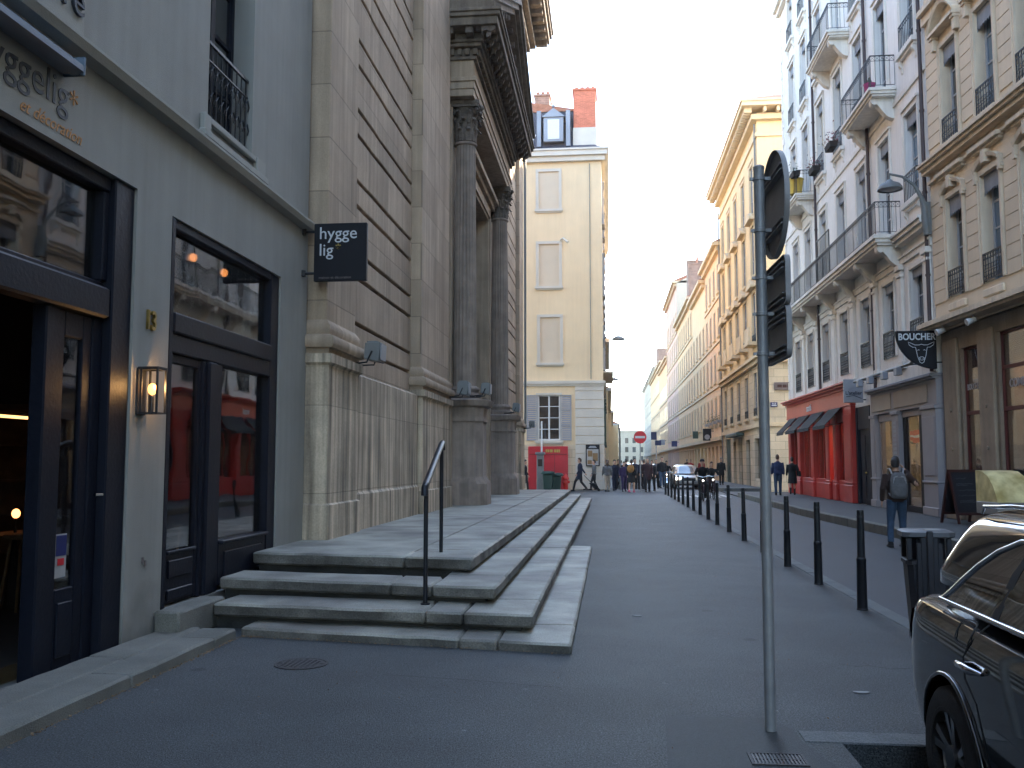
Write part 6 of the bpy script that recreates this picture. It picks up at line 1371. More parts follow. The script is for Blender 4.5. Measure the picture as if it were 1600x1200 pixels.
h5 = rowhouse('taller pink house with a bare gable greyed for shade, rising above its neighbour', 118.05, 140.0, 8.75, 24.4, 'pink_plaster', 6)
MB().quad((22.2, -0.01, 0), (22.2, 12, 0), (22.2, 12, 24.4), (22.2, -0.01, 24.4)).prism([(-0.01, 24.41), (12, 24.41), (5.5, 27.2)], 'x', 22.05, 22.2).build('gable', 'grey_plaster', h5)  # shade on the side facing the camera, put in as a separate grey
h6 = rowhouse('bright orange house standing beyond the pink house', 140.05, 166, 9.0, 17.3, 'orange_plaster', 7, det=False)
h7 = rowhouse('orange and peach house farther down the right side', 166.05, 214, 9.6, 19.5, 'orange_plaster', 12, det=False)
h8 = rowhouse('tall grey house near the far end of the right side', 214.05, 290, 10.8, 23.5, 'grey_plaster', 18, det=False, tm='cream_trim')
h9 = rowhouse('last pale house at the far right end of the street', 290.05, 330, 13.0, 22, 'grey_plaster', 8, det=False, tm='cream_trim')
idf = lambda m: m
chimney(h4, idf, 8.0, 9.2, 0.6, 3.0, 18.9, 25.2, 'old_brick', 3); chimney(h4, idf, 9.25, 10.3, 0.6, 2.6, 18.9, 24.6, 'old_brick', 3)
chimney(h5, idf, 2.5, 4.0, 1.5, 3.5, 24.6, 28.0, 'old_brick', 3)
chimney(h7, idf, 20, 22, 0.5, 3, 19.5, 25, 'old_brick', 4); chimney(h8, idf, 30, 34, 1, 3.5, 23.5, 27.5, 'old_brick', 4); chimney(h8, idf, 60, 63, 1, 3.5, 23.5, 29, 'old_brick', 4)
for k in range(4): plant(8.55, 82.4 - k * 2.9, 8.2 - 3.5 + 0.0, 'leaf_green', ['leafy window box on the peach house, farthest from the yellow house', 'leafy window box on the peach house, second from the far end', 'leafy window box on the peach house, third from the far end', 'leafy window box on the peach house, nearest the yellow house'][k], 60, 0.45, 'sign_grey', 'window boxes on the peach house', 20 + k, 0.55)
def projsign(x, y, z, w_, h_, m, lab):
    t = thing('hanging_sign', lab, 'sign', (x, y, z), 0, 'hanging signs along the far right pavement'); MB().cbox(-w_ / 2, w_ / 2, -0.06, 0.06, -h_ / 2, h_ / 2, 0.02).build('board', m, t); MB().tube([(w_ / 2, 0, h_ * 0.3), (w_ / 2 + 0.2, 0, h_ * 0.3)], 0.03, 5).build('bracket', 'black_iron', t); return t
t = projsign(8.2, 79, 3.9, 0.7, 1.0, 'sign_black', 'dark hanging sign with a pale round emblem on the peach house'); MB().disc((0, -0.07, -0.2), 0.22, (0, 1, 0), 0.01, 16).build('emblem', 'sign_grey', t)
projsign(8.25, 90, 4.2, 0.5, 0.7, 'green_paint', 'small dark green hanging sign on the ochre house'); projsign(8.1, 117, 3.9, 0.7, 0.7, 'sign_blue', 'dark blue hanging sign where the beige house meets the pink house')
projsign(7.9, 140, 4.6, 0.8, 0.8, 'sign_grey', 'small pale hanging sign near the orange house')
# ------------------------------------------------------------------ pole with round sign (seen from behind), bollards, bin
t = thing('sign_pole', 'tall grey metal pole showing the backs of three road signs in the asphalt patch', 'pole', (0.915, 5.62, 0), R(2.2))
mb = MB().tube([(0, 0, 0), (0.004, 0, 1.5), (0.006, 0, 3.33)], 0.0315, 20); mb.build('post', 'galvanised', t, smooth=40)
MB().lathe([(0, 3.33), (0.034, 3.33), (0.034, 3.345), (0.02, 3.355), (0, 3.356)], (0.006, 0), 16).build('cap', 'sign_back', t, smooth=30)
for z in (3.27, 2.95, 2.66, 2.44, 2.20): MB().lathe([(0.032, z - 0.012), (0.038, z - 0.010), (0.038, z + 0.010), (0.032, z + 0.012)], (0.005, 0), 16).box(0.03, 0.075, -0.012, 0.012, z - 0.01, z + 0.01).box(-0.05, -0.03, -0.008, 0.008, z - 0.008, z + 0.008).build('clamp', 'galvanised', t)
def plate(t, zc, ry, rz, rnd_, name, face):
    """sign plate standing in the plane x = const, facing +x, folded rim"""
    x0 = 0.085
    if rnd_: out = [(ry * math.cos(a), zc + rz * math.sin(a)) for a in [2 * PI * k / 48 for k in range(48)]]
    else:
        c = 0.05; out = []
        for cx, cz, a0 in ((ry - c, rz - c, 0), (-ry + c, rz - c, PI / 2), (-ry + c, -rz + c, PI), (ry - c, -rz + c, 1.5 * PI)):
            for k in range(6): a = a0 + k * PI / 10; out.append((cx + c * math.cos(a), zc + cz + c * math.sin(a)))
    sc_ = lambda f: [(y * f[0], zc + (z - zc) * f[1]) for y, z in out]
    fi = (1 - 0.006 / ry, 1 - 0.006 / rz)
    rings = [[(x0 + 0.022, y, z) for y, z in sc_((0.0, 0.0))], [(x0 + 0.022, y, z) for y, z in sc_(fi)], [(x0 - 0.004, y, z) for y, z in sc_(fi)], [(x0 - 0.004, y, z) for y, z in out], [(x0 + 0.026, y, z) for y, z in out], [(x0 + 0.026, y, z) for y, z in sc_((0, 0))]]
    p = MB().loft(rings).build(name, 'sign_back', t, smooth=30)
    MB().loft([[(x0 + 0.0265, y, z) for y, z in sc_((0.97, 0.97))], [(x0 + 0.0285, y, z) for y, z in sc_((0.97, 0.97))]], True, True).build('face', face, p)
    MB().loft([[(x0 - 0.0045, y, z) for y, z in out], [(x0 - 0.0045, y, z) for y, z in sc_(fi)], [(x0 + 0.004, y, z) for y, z in sc_(fi)], [(x0 + 0.004, y, z) for y, z in sc_((1.004, 1.004))]]).build('rim', 'galvanised', p)
    for dz in ((-0.16, 0.16) if rnd_ else (-rz * 0.62, rz * 0.62)):
        w_ = ry * 0.8; r = MB(); r.box(x0 - 0.012, x0 + 0.0215, -w_, w_, zc + dz - 0.02, zc + dz - 0.012).box(x0 - 0.012, x0 + 0.0215, -w_, w_, zc + dz + 0.012, zc + dz + 0.02).box(x0 + 0.012, x0 + 0.0215, -w_, w_, zc + dz - 0.012, zc + dz + 0.012); r.build('bracket_rail', 'sign_back', p)
plate(t, 3.105, 0.335, 0.325, True, 'round_sign', 'sign_blue'); plate(t, 2.60, 0.30, 0.145, False, 'rectangular_sign', 'sign_grey'); plate(t, 2.30, 0.30, 0.15, False, 'rectangular_sign', 'sign_grey')

bol = thing('bollard', 'x', 'bollard', (2.65, 10.27, 0), 0, 'slim black bollards along the left kerb')
MB().lathe([(0, 0), (0.060, 0), (0.060, 0.010), (0.053, 0.018), (0.048, 0.50), (0.051, 0.505), (0.051, 0.535), (0.040, 0.55), (0.036, 1.02), (0.037, 1.03), (0.032, 1.048), (0.0, 1.054)], n=24).build('post', 'bollard_paint', bol, smooth=35)
MB().lathe([(0.0375, 0.965), (0.0395, 0.967), (0.0395, 0.985), (0.0375, 0.987)], n=24).build('ring', 'bin_grey', bol)
by = [10.27, 12.33, 14.4, 16.6, 18.95, 21.35, 23.75, 25.95, 28.3, 30.6, 32.9, 35.2, 37.5, 39.8, 42.1, 44.4, 46.7]
words = ['nearest the camera, largest in the row', 'second of the row from the camera', 'third of the row from the camera', 'fourth of the row, hidden behind the grey pole', 'just left of the grey pole, fifth from the camera', 'sixth of the row from the camera', 'seventh of the row from the camera', 'eighth of the row from the camera', 'ninth of the row, before the cyclists', 'tenth of the row, before the cyclists']
for i, y in enumerate(by):
    b_ = bol if i == 0 else copy_tree(bol); b_.location = (2.65 if y < 17 else 2.65 + (y - 17) * 0.004, y, 0 if y < 44 else -0.03); b_.rotation_euler = (R(random.Random(i).uniform(-.5, .5)), R(random.Random(i + 9).uniform(-.6, .6)), 0)
    if i == 0: b_.rotation_euler = (0, R(0.4), 0)
    b_['label'] = 'slim black bollard on the kerb, ' + (words[i] if i < len(words) else '%s from the far end of the row' % ['seventh', 'sixth', 'fifth', 'fourth', 'third', 'second', 'first'][i - 10])
for (x, y, lab) in ((1.75, 55.6, 'dark bollard at the far side of the crossing, beneath the no entry sign'), (2.56, 54.0, 'dark bollard at the far side of the crossing, right of the no entry sign')):
    b_ = copy_tree(bol); b_.location = (x, y, -0.03); b_['label'] = lab; b_['group'] = 'bollards across the side street'; b_.rotation_euler = (0, 0, 0)
# litter bin
t = thing('litter_bin', 'dark grey litter bin with a pale flat lid between bollards and black car', 'bin', (2.60, 8.05, 0), R(-8))
def rr(hx, hy, z, c=0.04):
    return [(-hx + c, -hy, z), (hx - c, -hy, z), (hx, -hy + c, z), (hx, hy - c, z), (hx - c, hy, z), (-hx + c, hy, z), (-hx, hy - c, z), (-hx, -hy + c, z)]
MB().loft([rr(0.125, 0.12, 0.03), rr(0.165, 0.15, 0.72), rr(0.178, 0.16, 0.725), rr(0.178, 0.16, 0.755), rr(0.16, 0.145, 0.76)], True, True).loft([rr(0.10, 0.10, 0.0), rr(0.10, 0.10, 0.029)], True, True).build('body', 'bin_grey', t, smooth=35)
mb = MB()
for sx in (-1, 1):
    for sy in (-1, 1): mb.cbox(sx * 0.15 - 0.02, sx * 0.15 + 0.02, sy * 0.135 - 0.02, sy * 0.135 + 0.02, 0.76, 0.94, 0.006)
mb.cbox(-0.07, 0.07, -0.175, -0.14, 0.05, 0.985, 0.01).cbox(-0.025, 0.025, -0.20, -0.176, 0.10, 1.0, 0.008).cbox(-0.10, 0.10, -0.19, -0.16, 0.38, 0.42, 0.006).cbox(0.06, 0.10, -0.172, -0.15, 0.45, 0.9, 0.006).cbox(-0.10, -0.06, -0.172, -0.15, 0.45, 0.9, 0.006)
mb.build('frame', 'bin_grey', t)
MB().loft([rr(0.135, 0.12, 0.765), rr(0.13, 0.115, 0.935)], True, True).build('liner', 'sign_black', t)
MB().loft([rr(0.185, 0.17, 0.94, 0.05), rr(0.20, 0.185, 0.95, 0.05), rr(0.20, 0.185, 0.985, 0.05), rr(0.17, 0.155, 1.0, 0.05)], True, True).build('lid', 'bin_lid', t, smooth=30)
MB().cbox(-0.02, 0.10, -0.12, -0.02, 1.001, 1.006, 0.001).build('paper_scrap', 'paper', t)

# road signs at the crossing
t = thing('no_entry_sign', 'round red no entry sign with a white bar on a grey pole at the crossing', 'road sign', (1.66, 50.2, -0.03))
MB().tube([(0, 0.06, 0), (0, 0.06, 3.1)], 0.03, 10).build('pole', 'galvanised', t)
MB().disc((0, 0, 2.95), 0.34, (0, 1, 0), 0.03, 32).build('disc', 'no_entry_red', t); MB().cbox(-0.26, 0.26, -0.024, -0.016, 2.89, 3.01, 0.002).build('bar', 'letter_white', t)
t = thing('lamp_post', 'thin pale grey post standing among the crowd left of the no entry sign', 'post', (0.63, 55.5, -0.03)); MB().tube([(0, 0, 0), (0, 0, 3.6)], [0.07, 0.05], 10).lathe([(0, 0), (0.12, 0), (0.12, 0.25), (0.07, 0.3), (0, 0.3)], n=12).build('post', 'lamp_grey', t, smooth=40); MB().ball((0, 0, 3.62), 0.06, 8, 6).build('cap', 'lamp_grey', t)
t = thing('direction_sign', 'dark blue direction signs on a pale post beyond the crowd', 'road sign', (4.2, 84, 0)); MB().tube([(0, 0, 0), (0, 0, 4.4)], 0.05, 8).build('post', 'white_paint', t)
MB().box(-0.45, 0.05, -0.05, 0.0, 3.6, 4.3).box(-0.1, 0.45, -0.055, -0.005, 3.1, 3.55).build('panel', 'sign_blue', t)

# ------------------------------------------------------------------ people
def remesh(name, mb, m, vox, parent, sm=3):
    me = mb.mesh(name); o = bpy.data.objects.new(name, me); COL.objects.link(o)
    r = o.modifiers.new('r', 'REMESH'); r.mode = 'VOXEL'; r.voxel_size = vox; r.use_smooth_shade = True
    s = o.modifiers.new('s', 'SMOOTH'); s.factor = 0.6; s.iterations = sm
    bpy.context.view_layer.update()
    m2 = bpy.data.meshes.new_from_object(o.evaluated_get(bpy.context.evaluated_depsgraph_get())); bpy.data.objects.remove(o); bpy.data.meshes.remove(me)
    m2.name = name; m2.materials.clear(); m2.materials.append(M[m])
    for p in m2.polygons: p.use_smooth = True
    q = bpy.data.objects.new(name, m2); COL.objects.link(q); q.parent = parent; return q
V = Vector
def person(x, y, z, yaw, label, top='navy', bottom='denim', hair='hair_dark', h=1.75, pose=None, stride=0.28, coat=False, skirt=None, long_hair=False, vox=0.018, group=None, hat=None, lean=0.0, shoes='black', turn=0.0, legs_skin=False, bulk=1.0, root_parent=None):
    s = h / 1.75
    t = thing('person', label, 'person', (x, y, z), yaw, group)
    J = dict(pel=V((0, 0, .97)), waist=V((0, .005, 1.10)), chest=V((0, -.005, 1.30)), neck=V((0, -.005, 1.47)), head=V((0, .02, 1.60)),
             sr=V((.185, -.01, 1.42)), sl=V((-.185, -.01, 1.42)), er=V((.24, -.03, 1.13)), el=V((-.24, -.03, 1.13)), wr=V((.25, .05, .89)), wl=V((-.25, .05, .89)),
             hr=V((.09, 0, .93)), hl=V((-.09, 0, .93)))
    a = stride
    J.update(kr=V((.095, a * 0.62 + .04, .50)), ar=V((.095, a, .085 + 0.01)), kl=V((-.095, -a * 0.25 + .03, .50)), al=V((-.095, -a, .085 + abs(a) * 0.22)))
    J.update(er=V((.24, -.03 - a * .25, 1.13)), wr=V((.25, .04 - a * .45, .90)), el=V((-.24, -.03 + a * .25, 1.13)), wl=V((-.25, .06 + a * .45, .91)))
    if pose: J.update({k: V(v) for k, v in pose.items()})
    if lean:
        for k in ('waist', 'chest', 'neck', 'head', 'sr', 'sl') + (() if pose and 'wr' in pose else ('er', 'el', 'wr', 'wl')): J[k] = J[k] + V((0, lean * (J[k].z - .95), 0))
    for k in J: J[k] = J[k] * s
    def T(mb, ks, rs, n=12): mb.tube([J[k] if isinstance(k, str) else k for k in ks], [r * s for r in rs], n); return mb
    def torso(mb, g=0.0, z0=None):
        P = [(J['pel'] - V((0, 0, .08 * s)), .145, .105), (J['pel'] + V((0, 0, .03 * s)), .165, .115), (J['waist'], .145 * bulk, .10 * bulk), (J['chest'], .18 * bulk, .12 * bulk), (J['chest'].lerp(J['neck'], .55), .175, .10), (J['chest'].lerp(J['neck'], .82), .12, .075), (J['neck'] + V((0, 0, -.01)), .06, .06)]
        mb.loft([[(p.x + (rx + g) * s * math.cos(q), p.y + (ry + g) * s * math.sin(q), p.z) for q in [2 * PI * k / 20 for k in range(20)]] for p, rx, ry in P], True, True); return mb
    body = torso(MB())
    for c in 'rl':
        sg = 1 if c == 'r' else -1
        T(body, ['s' + c, J['s' + c].lerp(J['e' + c], .5), 'e' + c, J['e' + c].lerp(J['w' + c], .4), 'w' + c], [.055, .048, .04, .038, .027])
        T(body, ['h' + c, J['h' + c].lerp(J['k' + c], .5), 'k' + c, J['k' + c].lerp(J['a' + c], .35), 'a' + c], [.09, .078, .055, .052, .036])
        f = J['a' + c]; T(body, [f + V((0, -.05 * s, -.05 * s)), f + V((0, .06 * s, -.05 * s)), f + V((0, .17 * s, -.065 * s))], [.036, .036, .026])
        # hand: palm, four fingers of different length, thumb from the side
        w_ = J['w' + c]; d = (w_ - J['e' + c]).normalized(); side = d.cross(V((sg, 0, 0.2))).normalized(); nrm = d.cross(side).normalized()
        pc = w_ + d * .05 * s
        body.loft([[tuple(w_ + d * k * s + side * q * wd * s + nrm * p * .013 * s) for q, p in ((-1, -1), (1, -1), (1, 1), (-1, 1))] for k, wd in ((-.005, .024), (.045, .036), (.085, .038))], True, True)
        for i, (o_, L) in enumerate(((-.028, .062), (-.009, .075), (.010, .07), (.029, .055))):
            b0 = w_ + d * .08 * s + side * o_ * s; b1 = b0 + (d * .5 + nrm * -sg * .12 * 0) * L * s; b2 = b1 + (d * .38 + nrm * (.35 if sg > 0 else .35)) * L * s
            body.tube([b0, b1, b2], [.0095 * s, .009 * s, .0075 * s], 6)
        b0 = w_ + d * .03 * s - side * .03 * s; body.tube([b0, b0 + (d * .6 - side * .7).normalized() * .03 * s, b0 + (d * .9 - side * .45).normalized() * .058 * s], [.012 * s, .010 * s, .008 * s], 6)
    # neck and head with face
    hd = J['head']; ct, st_ = math.cos(turn), math.sin(turn)
    def H(px, py, pz): return V((hd.x + (px * ct - py * st_) * s, hd.y + (px * st_ + py * ct) * s, hd.z + pz * s))
    T(body, ['neck', J['neck'].lerp(hd, .6), hd], [.062, .055, .055])
    body.loft([[tuple(H(rx * math.cos(q), oy + ry * math.sin(q), pz)) for q in [2 * PI * k / 18 for k in range(18)]] for pz, rx, ry, oy in ((-.075, .03, .03, .045), (-.06, .048, .055, .03), (-.02, .066, .083, .012), (.03, .075, .095, .0), (.08, .077, .098, -.002), (.12, .066, .085, -.005), (.15, .04, .05, -.005), (.158, .01, .01, -.005))], True, True)
    body.tube([H(0, .088, .055), H(0, .112, .015), H(0, .095, .003)], [.008 * s, .016 * s, .012 * s], 8)
    for e in (-1, 1): body.ball(H(e * .078, -.005, .03), .03 * s, 8, 6, sx=.35, sy=.7, sz=1.1)
    remesh('body', body, 'skin', min(vox, 0.014), t, 2)
    ey = MB()
    for e in (-1, 1): ey.ball(H(e * .031, .086, .045), .0105 * s, 8, 6)
    ey.build('eyes', 'eye_dark', t); MB().tube([H(-.024, .083, -.028), H(0, .091, -.026), H(.024, .083, -.028)], .005 * s, 6).build('mouth', 'lips', t)
    # hair
    hm = MB(); hm.loft([[tuple(H(rx * math.cos(q), oy + ry * math.sin(q) * (1 if math.sin(q) < 0 else fr), pz + (0.028 if math.sin(q) > 0.3 else 0))) for q in [2 * PI * k / 18 for k in range(18)]] for pz, rx, ry, oy, fr in ((-.035 if not long_hair else -.10, .066, .09, -.022, .15), (.02, .082, .104, -.012, .35), (.07, .086, .110, -.006, .80), (.11, .080, .104, -.006, 1.0), (.145, .058, .075, -.006, 1), (.172, .02, .03, -.006, 1))], True, True)
    if long_hair: hm.tube([H(0, -.07, .05), H(0, -.095, -.05), H(0, -.085, -.15), H(0, -.07, -.22)], [.07 * s, .075 * s, .06 * s, .03 * s], 10)
    remesh('hair', hm, hair, vox, t, 2)
    if hat: MB().lathe([(0, 1.70 * s), (.105 * s, 1.69 * s), (.10 * s, 1.76 * s), (.06 * s, 1.80 * s), (0, 1.81 * s)], (hd.x, hd.y), 14).build('hat', hat, t, smooth=50)
    # clothes
    jk = torso(MB(), .022)
    if coat:
        P = [(.62, .20, .15), (.8, .19, .14), (.97, .185, .135), (1.1, .165, .12)]
        jk.loft([[(J['pel'].x + rx * s * math.cos(q), J['pel'].y + ry * s * math.sin(q) + (0 if zz > .9 else (J['kr'].y + J['kl'].y) * .25), zz * s) for q in [2 * PI * k / 20 for k in range(20)]] for zz, rx, ry in P], True, True)
    for c in 'rl': T(jk, ['s' + c, J['s' + c].lerp(J['e' + c], .5), 'e' + c, J['e' + c].lerp(J['w' + c], .5), J['e' + c].lerp(J['w' + c], .96)], [.074, .066, .058, .052, .043])
    T(jk, [J['neck'] + V((0, -.005, -.03 * s)), J['neck'] + V((0, 0, .025 * s))], [.085, .07])
    remesh('coat' if coat else 'jacket', jk, 'cloth_' + top, vox, t, 2)
    if skirt:
        P = [(1.08, .145, .105), (.95, .18, .135), (.75, .20, .16), (.55, .215, .185)]
        MB().loft([[(J['pel'].x + rx * s * math.cos(q) * (1 + .03 * math.cos(5 * q)), J['pel'].y + ry * s * math.sin(q) * (1 + .03 * math.cos(5 * q)), zz * s) for q in [2 * PI * k / 30 for k in range(30)]] for zz, rx, ry in P], True, True).build('skirt', 'cloth_' + skirt, t, smooth=60)
    if not legs_skin:
        tr = MB(); tr.loft([[(J['pel'].x + rx * s * math.cos(q), J['pel'].y + ry * s * math.sin(q), J['pel'].z + zz * s) for q in [2 * PI * k / 18 for k in range(18)]] for zz, rx, ry in ((-.09, .15, .115), (.02, .172, .125), (.12, .155, .115))], True, True)
        for c in 'rl':
            dn = (J['a' + c] - J['k' + c]).normalized()
            T(tr, ['h' + c, J['h' + c].lerp(J['k' + c], .5), 'k' + c, J['k' + c].lerp(J['a' + c], .5), J['a' + c] - dn * .0], [.105, .092, .072, .064, .062] if not skirt else [.08, .07, .052, .05, .04])
        remesh('trousers' if not skirt else 'tights', tr, 'cloth_' + bottom, vox, t, 2)
    for c in 'rl':
        f = J['a' + c]; sh_ = MB(); T(sh_, [f + V((0, -.055 * s, -.035 * s)), f + V((0, .03 * s, -.04 * s)), f + V((0, .12 * s, -.052 * s)), f + V((0, .185 * s, -.06 * s))], [.046, .046, .038, .026], 10); T(sh_, [f + V((0, -.01, .02 * s)), f + V((0, .0, -.04 * s))], [.044, .046], 10)
        sh_.cbox(f.x - .042 * s, f.x + .042 * s, f.y - .09 * s, f.y + .205 * s, f.z - .095 * s, f.z - .065 * s, .006); sh_.build('shoe', 'cloth_' + shoes, t, smooth=50)
    return t, J
# man with backpack walking in the road, seen from behind
t, J = person(5.62, 19.0, -0.10, R(-4), 'man in a brown jacket and blue jeans walking in the road, hand to his ear', 'brown', 'denim', 'hair_dark', 1.74, dict(er=(.40, .03, 1.22), wr=(.19, .13, 1.53), el=(-.27, -.08, 1.14), wl=(-.27, .03, .90), kr=(.11, .06, .50), ar=(.115, .04, .095), kl=(-.12, .03, .50), al=(-.15, -.06, .10)), 0.1, vox=0.012, bulk=1.12, turn=R(-14))
bp_ = thing('backpack', 'light grey backpack with black straps worn by the man in the road', 'backpack', (5.62, 19.0, 0.85), R(-4))
mb = MB(); mb.loft([[(rx * math.cos(q) if abs(math.cos(q)) < .95 else rx * math.cos(q), oy + ry * (abs(math.sin(q)) ** .6) * (1 if math.sin(q) > 0 else -1), z) for q in [2 * PI * k / 24 for k in range(24)]] for z, rx, ry, oy in ((.0, .10, .06, -.20), (.03, .15, .095, -.205), (.18, .165, .11, -.215), (.35, .155, .10, -.21), (.46, .125, .075, -.195), (.51, .07, .045, -.18))], True, True)
remesh('bag', mb, 'cloth_grey', 0.012, bp_, 4)
mb = MB(); mb.loft([[(rx * math.cos(q), -.285 + ry * math.sin(q), z) for q in [2 * PI * k / 18 for k in range(18)]] for z, rx, ry in ((.03, .08, .03), (.08, .12, .05), (.2, .12, .05), (.27, .09, .035))], True, True); remesh('pocket', mb, 'cloth_grey', 0.012, bp_, 3)
mb = MB()
for s in (-1, 1): mb.tube([(s * .10, -.14, .48), (s * .13, -.06, .585), (s * .13, .06, .575), (s * .125, .145, .45), (s * .13, .13, .28), (s * .15, -.02, .12), (s * .14, -.14, .06)], .017, 8); mb.tube([(s * .12, -.31, .30), (s * .10, -.30, .42), (s * .03, -.29, .44)], .006, 6)
mb.tube([(-.12, -.30, .30), (-.08, -.295, .42), (.08, -.295, .42), (.12, -.30, .30)], .005, 5); mb.build('straps', 'cloth_lightgrey', bp_, smooth=50)
# couple on the right pavement
person(7.40, 42.0, .118, R(-8), 'man in a blue jacket walking away beside the woman in black past the red shop', 'blue', 'denim', 'hair_brown', 1.76, None, .08, vox=.018)
t, J = person(8.08, 42.3, .118, R(-10), 'woman in a black jacket and skirt walking away beside the man in blue', 'black', 'black', 'hair_dark', 1.66, None, .30, skirt='black', vox=.018)
t = thing('shoulder_bag', 'dark shoulder bag carried by the woman in black by the red shop', 'bag', (8.36, 42.15, .95)); MB().loft([[(-.06, -.16, 0), (.06, -.16, 0), (.06, .16, 0), (-.06, .16, 0)], [(-.04, -.13, .24), (.04, -.13, .24), (.04, .13, .24), (-.04, .13, .24)]], True, True).build('bag', 'cloth_black', t, bevel=.02); MB().tube([(-.02, -.1, .24), (-.06, -.05, .42), (-.06, .05, .42), (-.02, .1, .24)], .012, 6).build('strap', 'cloth_black', t)
person(7.25, 61.5, .118, PI, 'pedestrian in a long dark coat on the far right pavement beyond the cyclists', 'black', 'black', 'hair_grey', 1.74, None, .12, coat=True)
# left edge of the side street
person(-4.6, 50.5, -.03, R(-95), 'person in a dark coat at the left, half hidden by the last church pier', 'black', 'black', 'hair_dark', 1.72, None, .2, coat=True)
t, J = person(-1.62, 51.5, -.03, R(100), 'man in a long navy coat striding left before the cream building, pulling a wheeled case', 'navy', 'black', 'hair_brown', 1.82, dict(er=(.26, -.16, 1.16), wr=(.25, -.32, .95)), .34, coat=True, turn=R(-10))
c = thing('wheeled_case', 'black wheeled case trailing behind the man in the navy coat', 'suitcase', (-0.85, 51.65, -.03), R(10)); MB().loft([[(x + z * .9 * -1 + .2, y, .09 + z) for x, y in ((-.13, -.2), (.13, -.2), (.13, .2), (-.13, .2))] for z in (0, .38)], True, True).build('case', 'cloth_black', c, bevel=.03)
MB().tube([(-.15, -.08, .47), (-.55, -.08, .88), (-.55, .08, .88), (-.15, .08, .47)], .012, 6).build('handle', 'black_iron', c)
for s in (-1, 1): MB().disc((.26, s * .16, .05), .05, (0, 1, 0), .03, 10).build('wheel', 'rubber', c)
G = 'people crossing in the distance'
person(-0.12, 50.9, -.03, R(10), 'person in a grey jacket and light trousers walking away at the crossing', 'grey', 'beige', 'hair_brown', 1.70, None, .12, group=G, long_hair=True)
person(0.28, 53.5, -.03, R(190), 'person in navy behind the one in light trousers', 'navy', 'navy', 'hair_dark', 1.72, None, .2, group=G)
person(0.55, 57.0, -.03, R(170), 'person in black left of the thin pale post', 'black', 'black', 'hair_dark', 1.76, None, .15, group=G, coat=True)
t, J = person(1.17, 50.0, -.03, R(-15), 'woman in a black coat with a tan backpack and bare legs, back to the camera', 'black', 'black', 'hair_dark', 1.72, None, .16, group=G, coat=True, legs_skin=True, skirt='black', shoes='pink')
b = thing('backpack', 'round tan backpack worn by the woman in the black coat', 'backpack', (1.13, 49.78, 1.05), R(-15)); mb = MB(); mb.ball((0, 0, .18), .2, 14, 10, sy=.55, sz=1.1); remesh('bag', mb, 'cloth_tan', .02, b); MB().tube([(-.1, .08, .33), (-.11, .2, .42), (-.12, .34, .3)], .018, 6).tube([(.1, .08, .33), (.11, .2, .42), (.12, .34, .3)], .018, 6).build('straps', 'cloth_brown', b)
person(0.80, 51.6, -.03, R(185), 'person in purple just left of the woman with the tan backpack', 'purple', 'purple', 'hair_dark', 1.62, None, .1, group=G)
person(2.05, 50.8, -.03, R(182), 'person in a dark coat facing the camera right below the no entry sign', 'maroon', 'black', 'hair_grey', 1.84, None, .16, group=G, coat=True)
person(2.35, 52.0, -.03, R(160), 'person in black directly behind the one under the no entry sign', 'black', 'black', 'hair_dark', 1.70, None, .2, group=G)
for i, (x, y, c, c2, hh, yw, lab) in enumerate([(-0.85, 52.6, 'grey', 'black', 1.70, 90, 'walker in grey between the wheeled case and the light trousers'), (3.0, 53.8, 'black', 'denim', 1.74, 182, 'walker in black and jeans near the first bollards of the kerb row'), (1.9, 57.5, 'brown', 'black', 1.74, 175, 'walker in brown far behind the no entry sign'), (-0.15, 56.0, 'navy', 'black', 1.7, 0, 'walker in navy close to the cream building corner'), (-0.45, 54.5, 'black', 'black', 1.74, 5, 'walker in black beside the notice board of the cream building'), (0.35, 55.2, 'brown', 'navy', 1.68, 178, 'walker in brown just left of the thin pale post'), (1.45, 53.6, 'navy', 'black', 1.78, 188, 'walker in navy between the tan backpack and the no entry sign'),
        (2.0, 54.6, 'black', 'black', 1.72, 10, 'walker in black close behind the no entry sign'), (2.75, 55.4, 'grey', 'black', 1.75, 175, 'walker in grey right of the no entry sign'), (0.95, 53.2, 'black', 'black', 1.75, 0, 'walker in black hidden between purple jacket and tan backpack'), (-0.1, 60, 'black', 'black', 1.7, 0, 'far walker in black close to the cream building wall'), (1.6, 66, 'black', 'navy', 1.75, 170, 'far walker in black behind the tan backpack'), (2.9, 70, 'grey', 'black', 1.72, 185, 'far walker in grey near the pale scooter'), (0.9, 72, 'brown', 'black', 1.72, 10, 'far walker in brown up the left pavement'),
        (7.3, 75, 'red', 'black', 1.72, 175, 'far walker in red on the right pavement, behind the white car'), (6.9, 80, 'red', 'black', 1.68, 185, 'second far walker in red on the right pavement'), (2.3, 62, 'black', 'black', 1.75, 0, 'far walker in black right of the pale blue car'), (7.4, 90, 'black', 'black', 1.75, 0, 'farthest walker, in black on the right pavement')]):
    person(x, y, -.0 if x < 3 else .118, R(yw), lab, c, c2, ['hair_dark', 'hair_brown', 'hair_grey'][i % 3], hh, None, .2, vox=.03, group='far walkers up the street')

